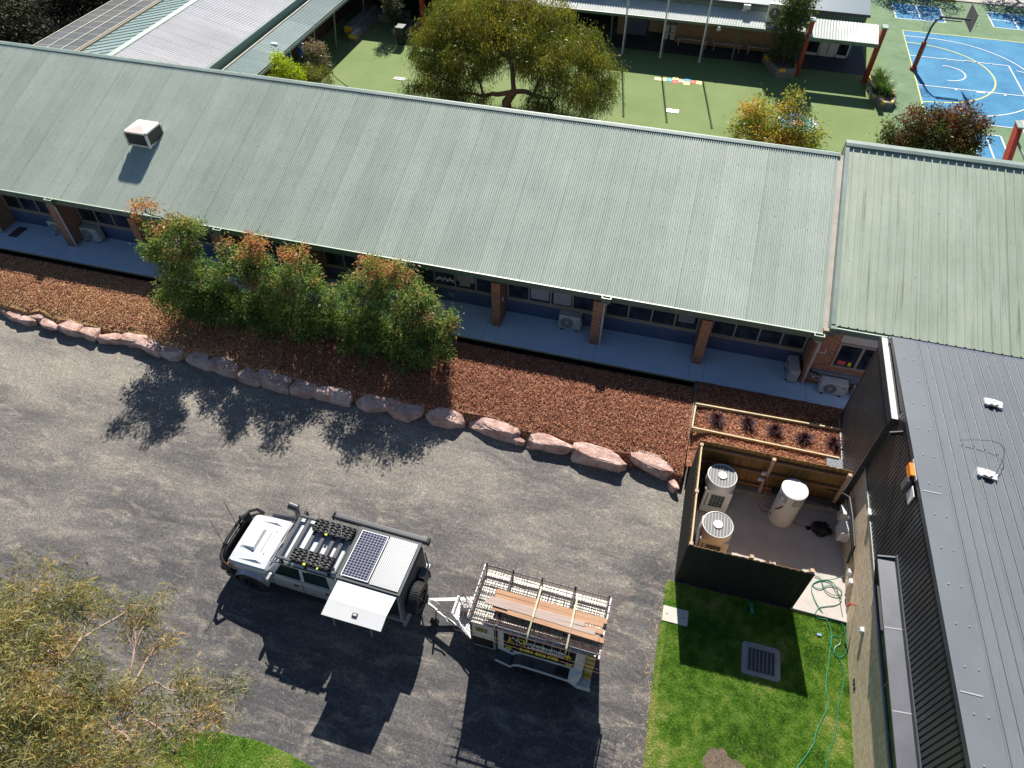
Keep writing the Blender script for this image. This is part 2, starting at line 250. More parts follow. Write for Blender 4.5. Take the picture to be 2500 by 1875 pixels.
MT = dict(
 gravel=M_gravel(), mulch=M_mulch(), lawn=M_lawn(), turf=M_turf(), court=M_court(),
 roof=M_roof('weathered_green_corrugated', (.425, .485, .42), (.605, .66, .58), stain=((.25, .285, .24), 1.6, .66), rough=.46, metal=.0),
 deck=M_roof('weathered_green_deck', (.33, .40, .30), (.52, .58, .47), stain=((.22, .24, .175), 1.1, .55), rough=.5, sheet=.9, metal=.0),
 white_roof=M_roof('bleached_corrugated', (.60, .59, .60), (.82, .80, .82), axis='y', stain=((.33, .33, .33), 1.2, .63), rough=.5, metal=.0),
 pale_roof=M_roof('pale_green_roof', (.24, .335, .325), (.36, .45, .43), axis='y', stain=((.16, .21, .20), 1.3, .62), rough=.5, metal=.0),
 north_roof=M_roof('white_green_corrugated', (.48, .52, .48), (.68, .70, .66), stain=((.30, .33, .30), 1.4, .62), rough=.5, metal=.0),
 teal=mat('teal_roof', (.045, .10, .15), .5, var=.15, vs=.6, world=True),
 dkroof=M_roof('dark_grey_roof', (.15, .165, .18), (.19, .205, .222), rough=.40, sheet=.72, stain=((.19, .20, .21), 1.2, .70), metal=.1),
 dkwall=mat('dark_cladding', (.062, .063, .067), .38, var=.2, vs=1.1, world=True, metal=.25),
 dktrim=mat('dark_trim', (.055, .066, .078), .42, var=.1, world=True),
 hood=mat('grey_flashing', (.105, .108, .128), .4, var=.15, vs=2.2, world=True, metal=.2),
 green=mat('green_trim', (.115, .175, .135), .5, var=.15, world=True), greenlt=mat('pale_green_lip', (.44, .54, .43), .45, var=.08, world=True),
 flash=mat('ridge_flashing', (.28, .35, .31), .5, var=.14, vs=1.5, world=True), cream=mat('cream_flashing', (.52, .47, .40), .6, var=.15, vs=1.6, world=True, dirt=((.26, .22, .18), 2.2, .6)),
 brick=M_brick('brown_brick', (.42, .175, .085), (.30, .115, .055), (.42, .33, .26)), buffbrick=M_brick('tan_brick', (.36, .22, .12), (.27, .16, .09), (.36, .28, .2)),
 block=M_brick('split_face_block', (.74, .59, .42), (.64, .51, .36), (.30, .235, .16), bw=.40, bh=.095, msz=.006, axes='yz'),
 bluewall=mat('blue_render', (.085, .115, .195), .7, var=.12, vs=1.2, world=True), frame=mat('beige_window_frame', (.36, .30, .24), .5, var=.06), 
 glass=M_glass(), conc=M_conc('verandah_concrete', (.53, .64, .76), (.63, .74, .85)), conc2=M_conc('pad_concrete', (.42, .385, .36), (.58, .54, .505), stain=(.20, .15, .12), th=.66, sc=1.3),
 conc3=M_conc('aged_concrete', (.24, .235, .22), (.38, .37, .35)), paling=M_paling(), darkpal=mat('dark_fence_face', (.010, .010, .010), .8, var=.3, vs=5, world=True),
 pale_wood=mat('pale_pine', (.60, .50, .30), .7, var=.15, vs=5), post=mat('pine_post', (.52, .34, .22), .7, var=.15, vs=5), rail=mat('hardwood_rail', (.30, .155, .075), .7, var=.2, vs=4),
 white=mat('white_paint', (.70, .70, .70), .35, var=.03), offwhite=mat('offwhite_casing', (.66, .64, .60), .5, var=.05), acgrey=mat('aged_casing', (.50, .48, .46), .55, var=.08, dirt=((.36, .33, .30), 5, .6)),
 black=mat('black_plastic', (.016, .016, .018), .5, var=.2), rack=mat('rack_grey', (.075, .077, .085), .45, var=.1), tyre=mat('tyre_rubber', (.022, .022, .024), .75, var=.3, vs=20, bmp=.6, bs=60),
 car=mat('car_white', (.62, .645, .67), .22, var=.02, coat=.5), silver=mat('silver_body', (.46, .47, .49), .28, var=.04, metal=.35), carglass=M_glass('car_glass', (.008, .014, .013), .03),
 galv=mat('galvanised', (.50, .51, .53), .4, var=.12, vs=12, metal=.5), steel=mat('dark_steel', (.045, .040, .042), .6, var=.3, vs=10, metal=.3), rust=mat('rusty_rod', (.15, .070, .042), .8, var=.3, vs=12),
 red=mat('red_paint', (.30, .045, .025), .5, var=.1), redlt=mat('orange_red_paint', (.42, .06, .035), .5, var=.1), yellow=mat('yellow_paint', (.72, .44, .03), .6, var=.1), strapy=mat('strap_webbing', (.62, .60, .40), .7, var=.15, vs=2), lime=mat('lime_tag', (.70, .75, .03), .6),
 orange=mat('orange_bracket', (.85, .24, .02), .5), amber=mat('amber_lens', (.60, .18, .02), .3), solar=M_solar(), cheq=M_chequer(), cheqw=M_chequer('trailer_lid_plate', (.58, .58, .52), 30, .6),
 line=mat('white_line', (.72, .74, .76), .8, var=.08), lineyel=mat('yellow_line', (.62, .62, .22), .8, var=.1), rock=M_rock(), fan=M_fan(), fanhub=mat('fan_hub', (.82, .82, .82), .4),
 hose=mat('green_hose', (.04, .26, .15), .4, var=.2, vs=3), hosedk=mat('dark_green_hose', (.02, .10, .065), .4, var=.2), bark=M_wood('tree_bark', (.06, .04, .03), (.16, .11, .08)), barkp=M_wood('pale_bark', (.28, .17, .13), (.48, .36, .30)),
 sleeper=M_wood('grey_sleeper', (.16, .15, .14), (.30, .28, .26)), soil=mat('planter_soil', (.15, .105, .08), .9, var=.35, vs=14, world=True), dkpave=mat('dark_paving', (.045, .048, .055), .8, var=.15, world=True),
 turfdk=mat('dark_mat', (.03, .035, .04), .8), skylight=M_roof('grimy_polycarbonate', (.125, .13, .135), (.215, .205, .195), axis='y', rough=.3, stain=((.16, .115, .075), .8, .56), metal=0), rib=mat('skylight_batten', (.62, .60, .50), .6),
 paper=mat('paper', (.62, .62, .70), .8), curtain=mat('blind', (.36, .34, .40), .8), sign=mat('black_sign', (.012, .012, .012), .4), signy=mat('sign_yellow', (.85, .75, .03), .5), signw=mat('sign_white', (.86, .86, .84), .5),
 plkA=M_wood('orange_plank', (.36, .19, .11), (.53, .32, .195), (.5, 6, 6)), plkB=M_wood('grey_plank', (.36, .26, .22), (.50, .40, .35), (.5, 6, 6)),
 heater=mat('heater_enamel', (.70, .685, .65), .3, var=.03, vs=1), copper=mat('copper_pipe', (.35, .12, .07), .45, metal=.4), hopred=mat('hopscotch_red', (.62, .09, .08), .8, var=.2), hopblue=mat('hopscotch_blue', (.07, .42, .60), .8, var=.2),
 shade_black=mat('painted_shade_black', (.01, .01, .011), .8), tealp=mat('green_plastic_scrap', (.03, .36, .25), .5), lavgrey=mat('grey_panel', (.22, .23, .26), .5), stones=mat('blue_metal_stones', (.20, .21, .235), .8, var=.7, vs=35, bmp=1, bs=35), bluelid=mat('blue_plastic', (.02, .12, .55), .4))
# ------------------------------------------------------------------ mesh builder
class MB:
    def __init__(s): s.v = []; s.f = []
    def add(s, vs, fs):
        n = len(s.v); s.v += [tuple(v) for v in vs]; s.f += [tuple(i+n for i in f) for f in fs]; return s
    def box(s, a, b, rz=0, c=None):
        (x0, y0, z0), (x1, y1, z1) = a, b
        vs = [(x0,y0,z0),(x1,y0,z0),(x1,y1,z0),(x0,y1,z0),(x0,y0,z1),(x1,y0,z1),(x1,y1,z1),(x0,y1,z1)]
        if rz:
            if c is None: c = ((x0+x1)/2, (y0+y1)/2)
            cr, sr = math.cos(rz), math.sin(rz)
            vs = [(c[0]+(x-c[0])*cr-(y-c[1])*sr, c[1]+(x-c[0])*sr+(y-c[1])*cr, z) for x, y, z in vs]
        return s.add(vs, [(0,3,2,1),(4,5,6,7),(0,1,5,4),(1,2,6,5),(2,3,7,6),(3,0,4,7)])
    def bbox(s, a, b, r=.02, seg=2):
        """box with rounded edges"""
        bm = bmesh.new(); bmesh.ops.create_cube(bm, size=1)
        for v in bm.verts: v.co = Vector([(a[i]+b[i])/2 + v.co[i]*(b[i]-a[i]) for i in range(3)])
        bmesh.ops.bevel(bm, geom=bm.edges[:], offset=r, segments=seg, affect='EDGES', profile=.5)
        return s.bm(bm)
    def bm(s, bm):
        bm.verts.ensure_lookup_table(); bm.verts.index_update()
        s.add([v.co[:] for v in bm.verts], [[v.index for v in f.verts] for f in bm.faces]); bm.free(); return s
    def prism(s, poly, z0, z1):
        n = len(poly)
        area = sum(poly[i][0]*poly[(i+1) % n][1]-poly[(i+1) % n][0]*poly[i][1] for i in range(n))
        if area < 0: poly = poly[::-1]
        vs = [(x, y, z0) for x, y in poly] + [(x, y, z1) for x, y in poly]
        return s.add(vs, [tuple(range(n-1, -1, -1)), tuple(range(n, 2*n))] + [(i, (i+1) % n, n+(i+1) % n, n+i) for i in range(n)])
    def sweepx(s, prof, x0, x1):
        """profile of (y,z) points pushed along x"""
        n = len(prof); vs = [(x0, y, z) for y, z in prof] + [(x1, y, z) for y, z in prof]
        return s.add(vs, [tuple(range(n)), tuple(range(2*n-1, n-1, -1))] + [(i, n+i, n+(i+1) % n, (i+1) % n) for i in range(n)])
    def sweepy(s, prof, y0, y1):
        n = len(prof); vs = [(x, y0, z) for x, z in prof] + [(x, y1, z) for x, z in prof]
        return s.add(vs, [tuple(range(n-1, -1, -1)), tuple(range(n, 2*n))] + [(i, (i+1) % n, n+(i+1) % n, n+i) for i in range(n)])
    def cyl(s, p0, p1, r0, r1=None, n=12, cap=True):
        r1 = r0 if r1 is None else r1
        p0, p1 = Vector(p0), Vector(p1); d = (p1-p0).normalized()
        a = d.orthogonal().normalized(); b = d.cross(a); vs = []
        for p, r in ((p0, r0), (p1, r1)):
            for i in range(n):
                t = 2*math.pi*i/n; vs.append(p + a*math.cos(t)*r + b*math.sin(t)*r)
        fs = [(i, (i+1) % n, n+(i+1) % n, n+i) for i in range(n)]
        if cap: fs += [tuple(range(n-1, -1, -1)), tuple(range(n, 2*n))]
        return s.add(vs, fs)
    def tube(s, pts, r, n=7):
        pts = [Vector(p) for p in pts]; N = len(pts); rs = r if isinstance(r, (list, tuple)) else [r]*N; vs = []
        up = None
        for i, p in enumerate(pts):
            t = (pts[min(i+1, N-1)] - pts[max(i-1, 0)]).normalized()
            a = t.orthogonal().normalized() if up is None else (up - t*up.dot(t)).normalized()
            up = a; b = t.cross(a)
            for k in range(n):
                q = 2*math.pi*k/n; vs.append(p + (a*math.cos(q)+b*math.sin(q))*rs[i])
        fs = [(i*n+k, i*n+(k+1) % n, (i+1)*n+(k+1) % n, (i+1)*n+k) for i in range(N-1) for k in range(n)]
        fs += [tuple(range(n-1, -1, -1)), tuple(range((N-1)*n, N*n))]
        return s.add(vs, fs)
    def quad(s, a, b, c, d): return s.add([a, b, c, d], [(0, 1, 2, 3)])
    def disc(s, c, r, z, n=24): return s.prism([(c[0]+r*math.cos(2*math.pi*i/n), c[1]+r*math.sin(2*math.pi*i/n)) for i in range(n)], z[0], z[1])
def mkmesh(name, mb, m, smooth=False):
    me = bpy.data.meshes.new(name); me.from_pydata(mb.v, [], mb.f); me.materials.append(m)
    if smooth:
        me.polygons.foreach_set('use_smooth', [True]*len(me.polygons))
        try: me.set_sharp_from_angle(angle=math.radians(35))
        except Exception: pass
    me.update(); return me
def link(o): S.collection.objects.link(o); return o
def tag(o, label=None, cat=None, group=None, kind=None):
    if label: o['label'] = label
    if cat: o['category'] = cat
    if group: o['group'] = group
    if kind: o['kind'] = kind
    return o
def thing(name, label, cat, loc=(0, 0, 0), rz=0, group=None):
    o = bpy.data.objects.new(name, None); link(o); o.location = loc; o.rotation_euler = (0, 0, rz); o.empty_display_size = .1
    return tag(o, label, cat, group)
def part(name, mb, m, parent, world=True, smooth=False, label=None):
    """mesh child. world=True: the builder holds scene coordinates, turned into the thing's own frame"""
    root = parent
    while root.parent: root = root.parent
    if world:
        T = (Matrix.Translation(root.location) @ root.rotation_euler.to_matrix().to_4x4()).inverted()
        mb2 = MB(); mb2.v = [tuple(T @ Vector(v)) for v in mb.v]; mb2.f = mb.f; mb = mb2
    o = bpy.data.objects.new(name, mkmesh(name, mb, m, smooth)); link(o); o.parent = parent
    if label: o['label'] = label
    return o
def solo(name, mb, m, label, cat, group=None, smooth=False):
    c = [sum(v[i] for v in mb.v)/len(mb.v) for i in range(2)] + [min(v[2] for v in mb.v)]
    mb.v = [(x-c[0], y-c[1], z-c[2]) for x, y, z in mb.v]
    o = bpy.data.objects.new(name, mkmesh(name, mb, m, smooth)); link(o); o.location = c
    return tag(o, label, cat, group)
def struct(name, mb, m, kind='structure', label=None, cat=None, smooth=False):
    o = bpy.data.objects.new(name, mkmesh(name, mb, m, smooth)); link(o)
    return tag(o, label or name.replace('_', ' '), cat or name.replace('_', ' '), None, kind)
def copy_tree(o, parent=None):
    c = o.copy(); link(c); c.parent = parent
    for ch in [x for x in o.children]: copy_tree(ch, c)
    return c
def raw(name, V, Fc, m, parent=None, tint=None, smooth=False):
    """fast mesh: V (n,3), Fc (m,k) all the same size"""
    me = bpy.data.meshes.new(name); k = Fc.shape[1]
    me.vertices.add(len(V)); me.vertices.foreach_set('co', V.astype(np.float32).ravel())
    me.loops.add(Fc.size); me.loops.foreach_set('vertex_index', Fc.astype(np.int32).ravel())
    me.polygons.add(len(Fc)); me.polygons.foreach_set('loop_start', np.arange(0, Fc.size, k, dtype=np.int32))
    me.polygons.foreach_set('loop_total', np.full(len(Fc), k, dtype=np.int32))
    if tint is not None:
        a = me.attributes.new('tint', 'FLOAT', 'FACE'); a.data.foreach_set('value', tint.astype(np.float32))
    me.materials.append(m); me.update(calc_edges=True); me.validate()
    if smooth: me.polygons.foreach_set('use_smooth', [True]*len(me.polygons))
    o = bpy.data.objects.new(name, me); link(o); o.parent = parent; return o
def corr_x(x0, x1, pitch, amp, y0, z0, y1, z1, n=6, rows=1):
    """corrugated sheet, ridges run along y"""
    xs = np.linspace(x0, x1, int((x1-x0)/pitch*n)+1); dz = amp*np.cos(2*np.pi*xs/pitch)
    V = []; 
    for t in np.linspace(0, 1, rows+1): V.append(np.stack([xs, np.full_like(xs, y0+(y1-y0)*t), z0+(z1-z0)*t+dz], 1))
    N = len(xs); Fc = np.concatenate([np.stack([np.arange(N-1)+r*N, np.arange(1, N)+r*N, np.arange(1, N)+(r+1)*N, np.arange(N-1)+(r+1)*N], 1) for r in range(rows)])
    mb = MB(); mb.add(np.concatenate(V).tolist(), Fc.tolist()); return mb
def ribs_x(x0, x1, pitch, rw, rh, y0, z0, y1, z1, th=.0):
    """flat sheet with upstanding ribs along y"""
    xs, zs = [x0], [0]; x = x0+pitch*.5
    while x+rw < x1:
        xs += [x, x+rw*.12, x+rw*.21, x+rw*.8, x+rw]; zs += [0, rh*.90, rh, rh*.97, 0]; x += pitch
    xs.append(x1); zs.append(0); N = len(xs)
    vs = [(a, y0, z0+b) for a, b in zip(xs, zs)] + [(a, y1, z1+b) for a, b in zip(xs, zs)]
    return MB().add(vs, [(i, i+1, N+i+1, N+i) for i in range(N-1)])
def swap(mb): mb.v = [(y, x, z) for x, y, z in mb.v]; mb.f = [f[::-1] for f in mb.f]; return mb
def P2(v): return (v[0], v[1])
# ================================================================== SETTING
Z1 = .38; ZC = .36
struct('ground', MB().quad((-90, -40, 0), (90, -40, 0), (90, 24, 0), (-90, 24, 0)), MT['gravel'], label='gravel yard of grey and tan crushed stone', cat='gravel yard')
struct('courtyard', MB().quad((-32.2, 24.9, ZC), (60, 24.9, ZC), (60, 57.4, ZC), (-32.2, 57.4, ZC)).quad((-32.2, 24.9, -.2), (60, 24.9, -.2), (60, 24.9, ZC), (-32.2, 24.9, ZC)), MT['turf'], label='green artificial turf courtyard behind the long roof', cat='courtyard')
struct('woodland_floor', MB().quad((-90, 22, .1), (-32.2, 22, .1), (-32.2, 95, .1), (-90, 95, .1)), mat('leaf_litter', (.06, .045, .03), .9, var=.5, vs=1.5, world=True), label='dark leaf litter below the trees', cat='ground')
struct('path', MB().box((11, 57.6, .2), (60, 95, ZC+.02)), M_conc('path_paving', (.42, .37, .33), (.52, .47, .42)), label='paved path beyond the courtyard turf', cat='path')
struct('far_ground', MB().quad((-32.2, 57.41, .3), (60, 57.41, .3), (60, 95, .3), (-32.2, 95, .3)), MT['conc3'], label='far paving north of the courtyard', cat='ground')
solo('kerb', MB().box((11, 57.42, .3), (15.9, 57.6, .5)), MT['yellow'], 'yellow painted kerb edging the path beyond the turf', 'kerb')
# boulders line first, the mulch bed follows it
ROCKS = [(m4(25,800),60),(m4(88,832),95),(m4(172,862),95),(m4(245,840),115),(m4(315,885),130),(m4(455,915),160),(m4(572,942),130),(m4(632,972),55),(m4(725,975),150),(m4(855,988),170),(m4(955,1028),170),
 (m4(1095,1070),140),(m4(1168,1065),48),(m4(1270,1112),168),(m4(1430,1148),200),(m4(1575,1212),185),(m4(1735,1242),215),(m4(1802,1293),52),(m4(1930,1295),190),(m5(40,1078),230),(m5(285,1130),232),(m5(485,1178),240),
 (m5(740,1218),262),(m5(1055,1278),332),(m5(1210,1362),78),(m5(1400,1380),300),(m5(1720,1475),345),(m5(2075,1530),320),(m5(2185,1640),95)]
RP = [at(p, .15) for p, _ in ROCKS]
def rock_y(x):
    P = sorted([(p.x, p.y) for p, (q, wd) in zip(RP, ROCKS) if wd > 60])
    if x <= P[0][0]: return P[0][1] + (P[0][0]-x)*.12
    for a, b in zip(P, P[1:]):
        if x <= b[0]: return a[1]+(b[1]-a[1])*(x-a[0])/(b[0]-a[0])
    return P[-1][1]
mb = MB(); xs = np.linspace(-33, 1.94, 140); prof = [(17.12, .0), (17.07, .30), (16.75, .47), (16.35, .58), (16.0, .58), (None, .33), ('e', .02)]
K = 9
for x in xs:
    yb = rock_y(x); row = [(17.0, -.02), (16.95, .25), (16.75, .58), (16.45, .82)]
    for t in (.25, .5, .75, .93): row.append((16.45+(yb-16.45)*t, .82-.50*t**1.6))
    row.append((yb-.03, .02))
    for y, z in row: mb.v.append((x, y + .05*noise.noise((x*1.7, y, 3)), z + (.05*noise.noise((x*1.3, y*1.6, 1))+.03*noise.noise((x*5, y*5, 2)) if z > .1 else 0)))
mb.f = [(i*K+j, i*K+j+1, (i+1)*K+j+1, (i+1)*K+j) for i in range(len(xs)-1) for j in range(K-1)]
struct('mulch_bed', mb, MT['mulch'], label='long bed of red brown bark mulch behind the boulders', cat='mulch bed', smooth=True)
def zbed(x, y):
    yb = rock_y(x)
    if y > 16.45: return .82-(y-16.45)*.80
    t = min(1, max(0, (16.45-y)/(16.45-yb))); return .82-.50*t**1.6
def zgarden(x, y):
    g = .84 if y < 16.6 else .84-(y-16.6)*.60
    q = min(1, max(0, (x-1.95)/.7)); q = q*q*(3-2*q); lf = zbed(1.8, y) if y < 16.6 else g
    return g*q+lf*(1-q)
mb = MB(); gx = np.linspace(1.97, 6.75, 40); gy = np.linspace(13.6, 17.31, 24)
for y in gy:
    for x in gx: mb.v.append((x, y, zgarden(x, y)+.03*noise.noise((x*3, y*3, 0))))
mb.f = [(j*40+i, j*40+i+1, (j+1)*40+i+1, (j+1)*40+i) for j in range(23) for i in range(39)]
struct('garden_soil', mb, MT['mulch'], label='mulched garden ground north of the timber enclosure', cat='garden bed', smooth=True)
struct('stone_strip', MB().box((6.0, 13.6, .1), (6.5, 14.75, .90)), MT['stones'], label='strip of blue grey drainage stones beside the dark wall', cat='gravel strip')
# loose bark chips on both beds
def chips(n, fx):
    P = np.zeros((n, 3)); i = 0
    while i < n:
        x = random.uniform(-30, 6.5); r = fx(x, random.random())
        if r is None: continue
        P[i] = r; i += 1
    th = RNG.uniform(0, 2*np.pi, n); l = RNG.uniform(.012, .038, n); wd = RNG.uniform(.004, .010, n); tz = RNG.uniform(-.012, .02, n)
    dx, dy = np.cos(th)*l, np.sin(th)*l; ex, ey = -np.sin(th)*wd, np.cos(th)*wd
    V = np.stack([P+np.stack([-dx-ex, -dy-ey, -tz], 1), P+np.stack([dx-ex, dy-ey, tz], 1), P+np.stack([dx+ex, dy+ey, tz+.006], 1), P+np.stack([-dx+ex, -dy+ey, -tz+.006], 1)], 1).reshape(-1, 3)
    return V, np.arange(4*n).reshape(n, 4), RNG.uniform(0, 1, n)
def fxm(x, t):
    if x < 1.9:
        yb = rock_y(x)+.3; y = yb+(16.9-yb)*t
        return (x, y, zbed(x, y)+.03)
    if x < 2.0: return None
    y = 14.2+3.0*t; return (x, y, zgarden(x, y)+.03)
V, Fc, tt = chips(80000, fxm); tt = np.clip(tt*.92+np.where(V[::4, 0] < -12, .16, -.04)*(tt < .9), 0, 1)
o = raw('bark_chips', V, Fc, M_leaf('chip_bark', [(0, (.07, .02, .012)), (.40, (.28, .085, .042)), (.68, (.44, .175, .085)), (.86, (.56, .28, .14)), (1, (.80, .62, .40))], .7, .0), tint=tt)
tag(o, 'loose red and straw coloured bark chips scattered over the beds', 'bark chips', None, 'stuff')
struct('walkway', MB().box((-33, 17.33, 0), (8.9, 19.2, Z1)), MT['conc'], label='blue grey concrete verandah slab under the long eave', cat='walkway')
mb = MB()
for a, b in (((-33, 17.285, .335), (1.95, 17.325, Z1+.012)), ((1.955, 17.285, .3), (7.0, 17.325, Z1+.012))): mb.box(a, b)
solo('slab_formwork', mb, MT['pale_wood'], 'thin timber edging board along the front of the verandah slab', 'timber edging')
solo('trench_shade', MB().box((-33, 17.29, -.05), (1.94, 17.322, .33)).box((-33, 16.9, -.05), (1.94, 17.288, .012)), MT['shade_black'], 'black strips standing in for deep shade in the trench along the front of the verandah slab', 'painted shade')  # added black boxes paint the deep shade on slab face and trench floor
solo('garden_edging', MB().add([(1.94, 14.0, .2), (1.94, 17.2, .2), (1.94, 17.2, .50), (1.94, 16.5, .88), (1.94, 15.3, .80), (1.94, 14.0, .42), (1.955, 14.0, .2), (1.955, 17.2, .2), (1.955, 17.2, .50), (1.955, 16.5, .88), (1.955, 15.3, .80), (1.955, 14.0, .42)], [(0, 1, 2, 3, 4, 5), (11, 10, 9, 8, 7, 6), (2, 8, 9, 3), (3, 9, 10, 4), (4, 10, 11, 5), (5, 11, 6, 0), (1, 7, 8, 2)]), MT['lavgrey'], 'thin grey edging strip between the two mulch beds', 'garden edging')
mb = MB()
for xj in (-23.5, -16.3, -9.1, -5.65, -5.2, -2.05, -1.6, 1.7, 2.2, 5.6): mb.box((xj-.006, 17.34, Z1), (xj+.006, 19.0, Z1+.003))
o = struct('slab_joints', mb, MT['conc3'], label='saw cut joints in the verandah slab', cat='slab joints')
struct('equipment_pad', MB().prism([(2.16, 10.0), (5.2, 10.0), (5.2, 9.93), (6.62, 9.9), (6.62, 13.75), (2.16, 13.75)], -.05, .1), MT['conc2'], label='stained concrete pad inside the timber enclosure', cat='concrete pad')
# lawns
LAWN = [(1.9, 9.9), (1.89, 9.2), (1.86, 7.9), (1.87, 6.7), (1.90, 5.0), (1.9, 2.5), (6.65, 2.5), (6.65, 9.9)]
struct('lawn', MB().prism(LAWN, -.05, .02), MT['lawn'], label='mown green lawn between the yard and the block wall', cat='lawn')
e = [at((392, 1815)), at((455, 1792)), at((530, 1787)), at((635, 1810)), at((700, 1838)), at((775, 1880)), at((900, 1965)), at((1100, 2150)), at((1100, 2600)), at((300, 2600)), at((330, 2000)), at((372, 1880))]
L2 = [P2(p) for p in e]
struct('grass_verge', MB().prism(L2, -.05, .02), MT['lawn'], label='grass verge under the gum tree at the yard edge', cat='grass verge')
def inpoly(x, y, P):
    c = False; j = len(P)-1
    for i in range(len(P)):
        if (P[i][1] > y) != (P[j][1] > y) and x < (P[j][0]-P[i][0])*(y-P[i][1])/(P[j][1]-P[i][1])+P[i][0]: c = not c
        j = i
    return c
BARE = [(3.7+.5*math.cos(a)*(1+.22*math.sin(a*3+1)+.10*math.sin(a*7)+.05*math.sin(a*13)), 5.45+.46*math.sin(a)*(1+.15*math.sin(a*4)+.08*math.sin(a*9))) for a in [i*math.pi/24 for i in range(48)]]
HOLES = [[(3.97, 7.85), (4.97, 7.85), (4.97, 8.72), (3.97, 8.72)], [(1.85, 8.7), (2.58, 8.7), (2.58, 9.18), (1.85, 9.18)]]
def grass(poly, n, y0, holes, lab, dry=.0):
    xs_ = [p[0] for p in poly]; ys_ = [p[1] for p in poly]; pts = []
    while len(pts) < n:
        x, y = random.uniform(min(xs_)-.03, max(xs_)), random.uniform(max(min(ys_), y0), max(ys_)+.02)
        jx = x + .05*noise.noise((0, y*6, 0))
        if not inpoly(jx, y, poly) or any(inpoly(x, y, h) for h in holes): continue
        if inpoly(x, y, BARE) and random.random() < .86: continue
        pts.append((x, y))
    P = np.array([(x, y, .015) for x, y in pts]); th = RNG.uniform(0, 2*np.pi, n); h = RNG.uniform(.018, .05, n); ln = RNG.uniform(.005, .045, n); wd = RNG.uniform(.004, .009, n)
    side = np.stack([-np.sin(th)*wd, np.cos(th)*wd, 0*wd], 1); tip = np.stack([np.cos(th)*ln, np.sin(th)*ln, h], 1)
    V = np.stack([P-side, P+side, P+tip], 1).reshape(-1, 3)
    t = np.array([.40+.70*noise.noise((x*1.2, y*1.2, 5))+.50*noise.noise((x*4.5, y*4.5, 9))+.25*noise.noise((x*14, y*14, 3))+random.gauss(0, .13) + (.35 if (x-poly[0][0] < .12 and y < 9.9) else 0) + dry for x, y in pts])
    o = raw('grass_blades', V, np.arange(3*n).reshape(n, 3), GRASS, tint=np.clip(t, 0, 1)); return tag(o, lab, 'grass', None, 'stuff')
GRASS = M_leaf('grass_blade', [(0, (.07, .18, .022)), (.35, (.17, .35, .045)), (.7, (.34, .46, .10)), (1, (.62, .56, .29))], .6, .4)
grass(LAWN, 240000, 3.4, HOLES, 'short green grass with straw patches on the lawn by the block wall')
grass(L2, 90000, .6, [], 'bright green grass on the verge under the gum tree')
struct('bare_soil', MB().prism(BARE, .0, .026), MT['soil'], label='bare soil patch at the lower edge of the lawn', cat='bare soil')
# ================================================================== LONG BUILDING
PIT_ = math.tan(math.radians(19.36)); GY, GZ = 18.13, 2.70; RY, RZ = 25.14, 5.03; ZR0 = 2.64
XL, XR = -34.0, 5.42
lb = thing('long_classroom_building', 'long low school building with weathered green corrugated roof and blue walls', 'building', (-14, 21, 0))
ro = part('roof', corr_x(XL, XR, .0812, .020, 18.22, ZR0, RY, RZ, 6, 3), MT['roof'], lb, smooth=True)
mb = MB(); 
for k in range(9):
    yy = 18.9+k*.75; zz = ZR0+(yy-18.22)*(RZ-ZR0)/(RY-18.22)+.014
    x = XL+.3
    while x < XR-.2:
        mb.box((x-.007, yy-.007, zz+.004), (x+.007, yy+.007, zz+.016)); x += .406+(.0812 if random.random() < .35 else 0)
part('roof_screws', mb, mat('screw_head', (.22, .25, .21), .6), ro)
part('ridge_cap', MB().sweepx([(25.07, 5.03), (25.07, 5.045), (25.2, 5.09), (25.24, 5.09), (25.24, 4.7), (25.2, 4.7), (25.2, 5.06)], XL, XR+.05), MT['flash'], ro)
part('ridge_lip', MB().sweepx([(25.245, 5.075), (25.275, 5.085), (25.275, 4.9), (25.245, 4.9)], XL, XR), MT['greenlt'], ro)
mb = MB()
for xa in np.arange(XL, XR, 1): mb.box((xa, 25.0, 0), (min(xa+1, XR), 25.19, 4.9))
part('rear_wall', mb, MT['buffbrick'], lb)
gut = part('gutter', MB().sweepx([(GY+.02, 2.46), (GY, 2.48), (GY, GZ), (GY+.035, GZ), (GY+.035, 2.52), (GY+.17, 2.52), (GY+.17, 2.62), (GY+.19, 2.62), (GY+.19, 2.46)], XL, XR), MT['green'], lb)
part('gutter_lip', MB().box((XL, GY-.012, GZ), (XR, GY+.038, GZ+.014)), MT['greenlt'], gut)
part('soffit', MB().box((XL, GY+.2, 2.40), (XR, 19.05, 2.44)), MT['lavgrey'], lb)
part('fascia', MB().box((XL, GY+.192, 2.38), (XR, GY+.22, 2.60)), MT['green'], lb)
part('wall', MB().box((XL, 19.06, 0), (6.0, 19.2, 2.6)), MT['bluewall'], lb)
PX = [-30.73, -27.13, -23.53, -19.91, -16.3, -12.7, -9.1, -5.49, -1.89, 1.75]
for px in PX:
    part('brick_pier', MB().box((px, 18.15, Z1), (px+.31, 19.055, 2.395)), MT['brick'], lb)
part('end_wall', MB().box((5.36, 18.2, Z1), (5.42, 19.055, 2.395)), MT['brick'], lb)
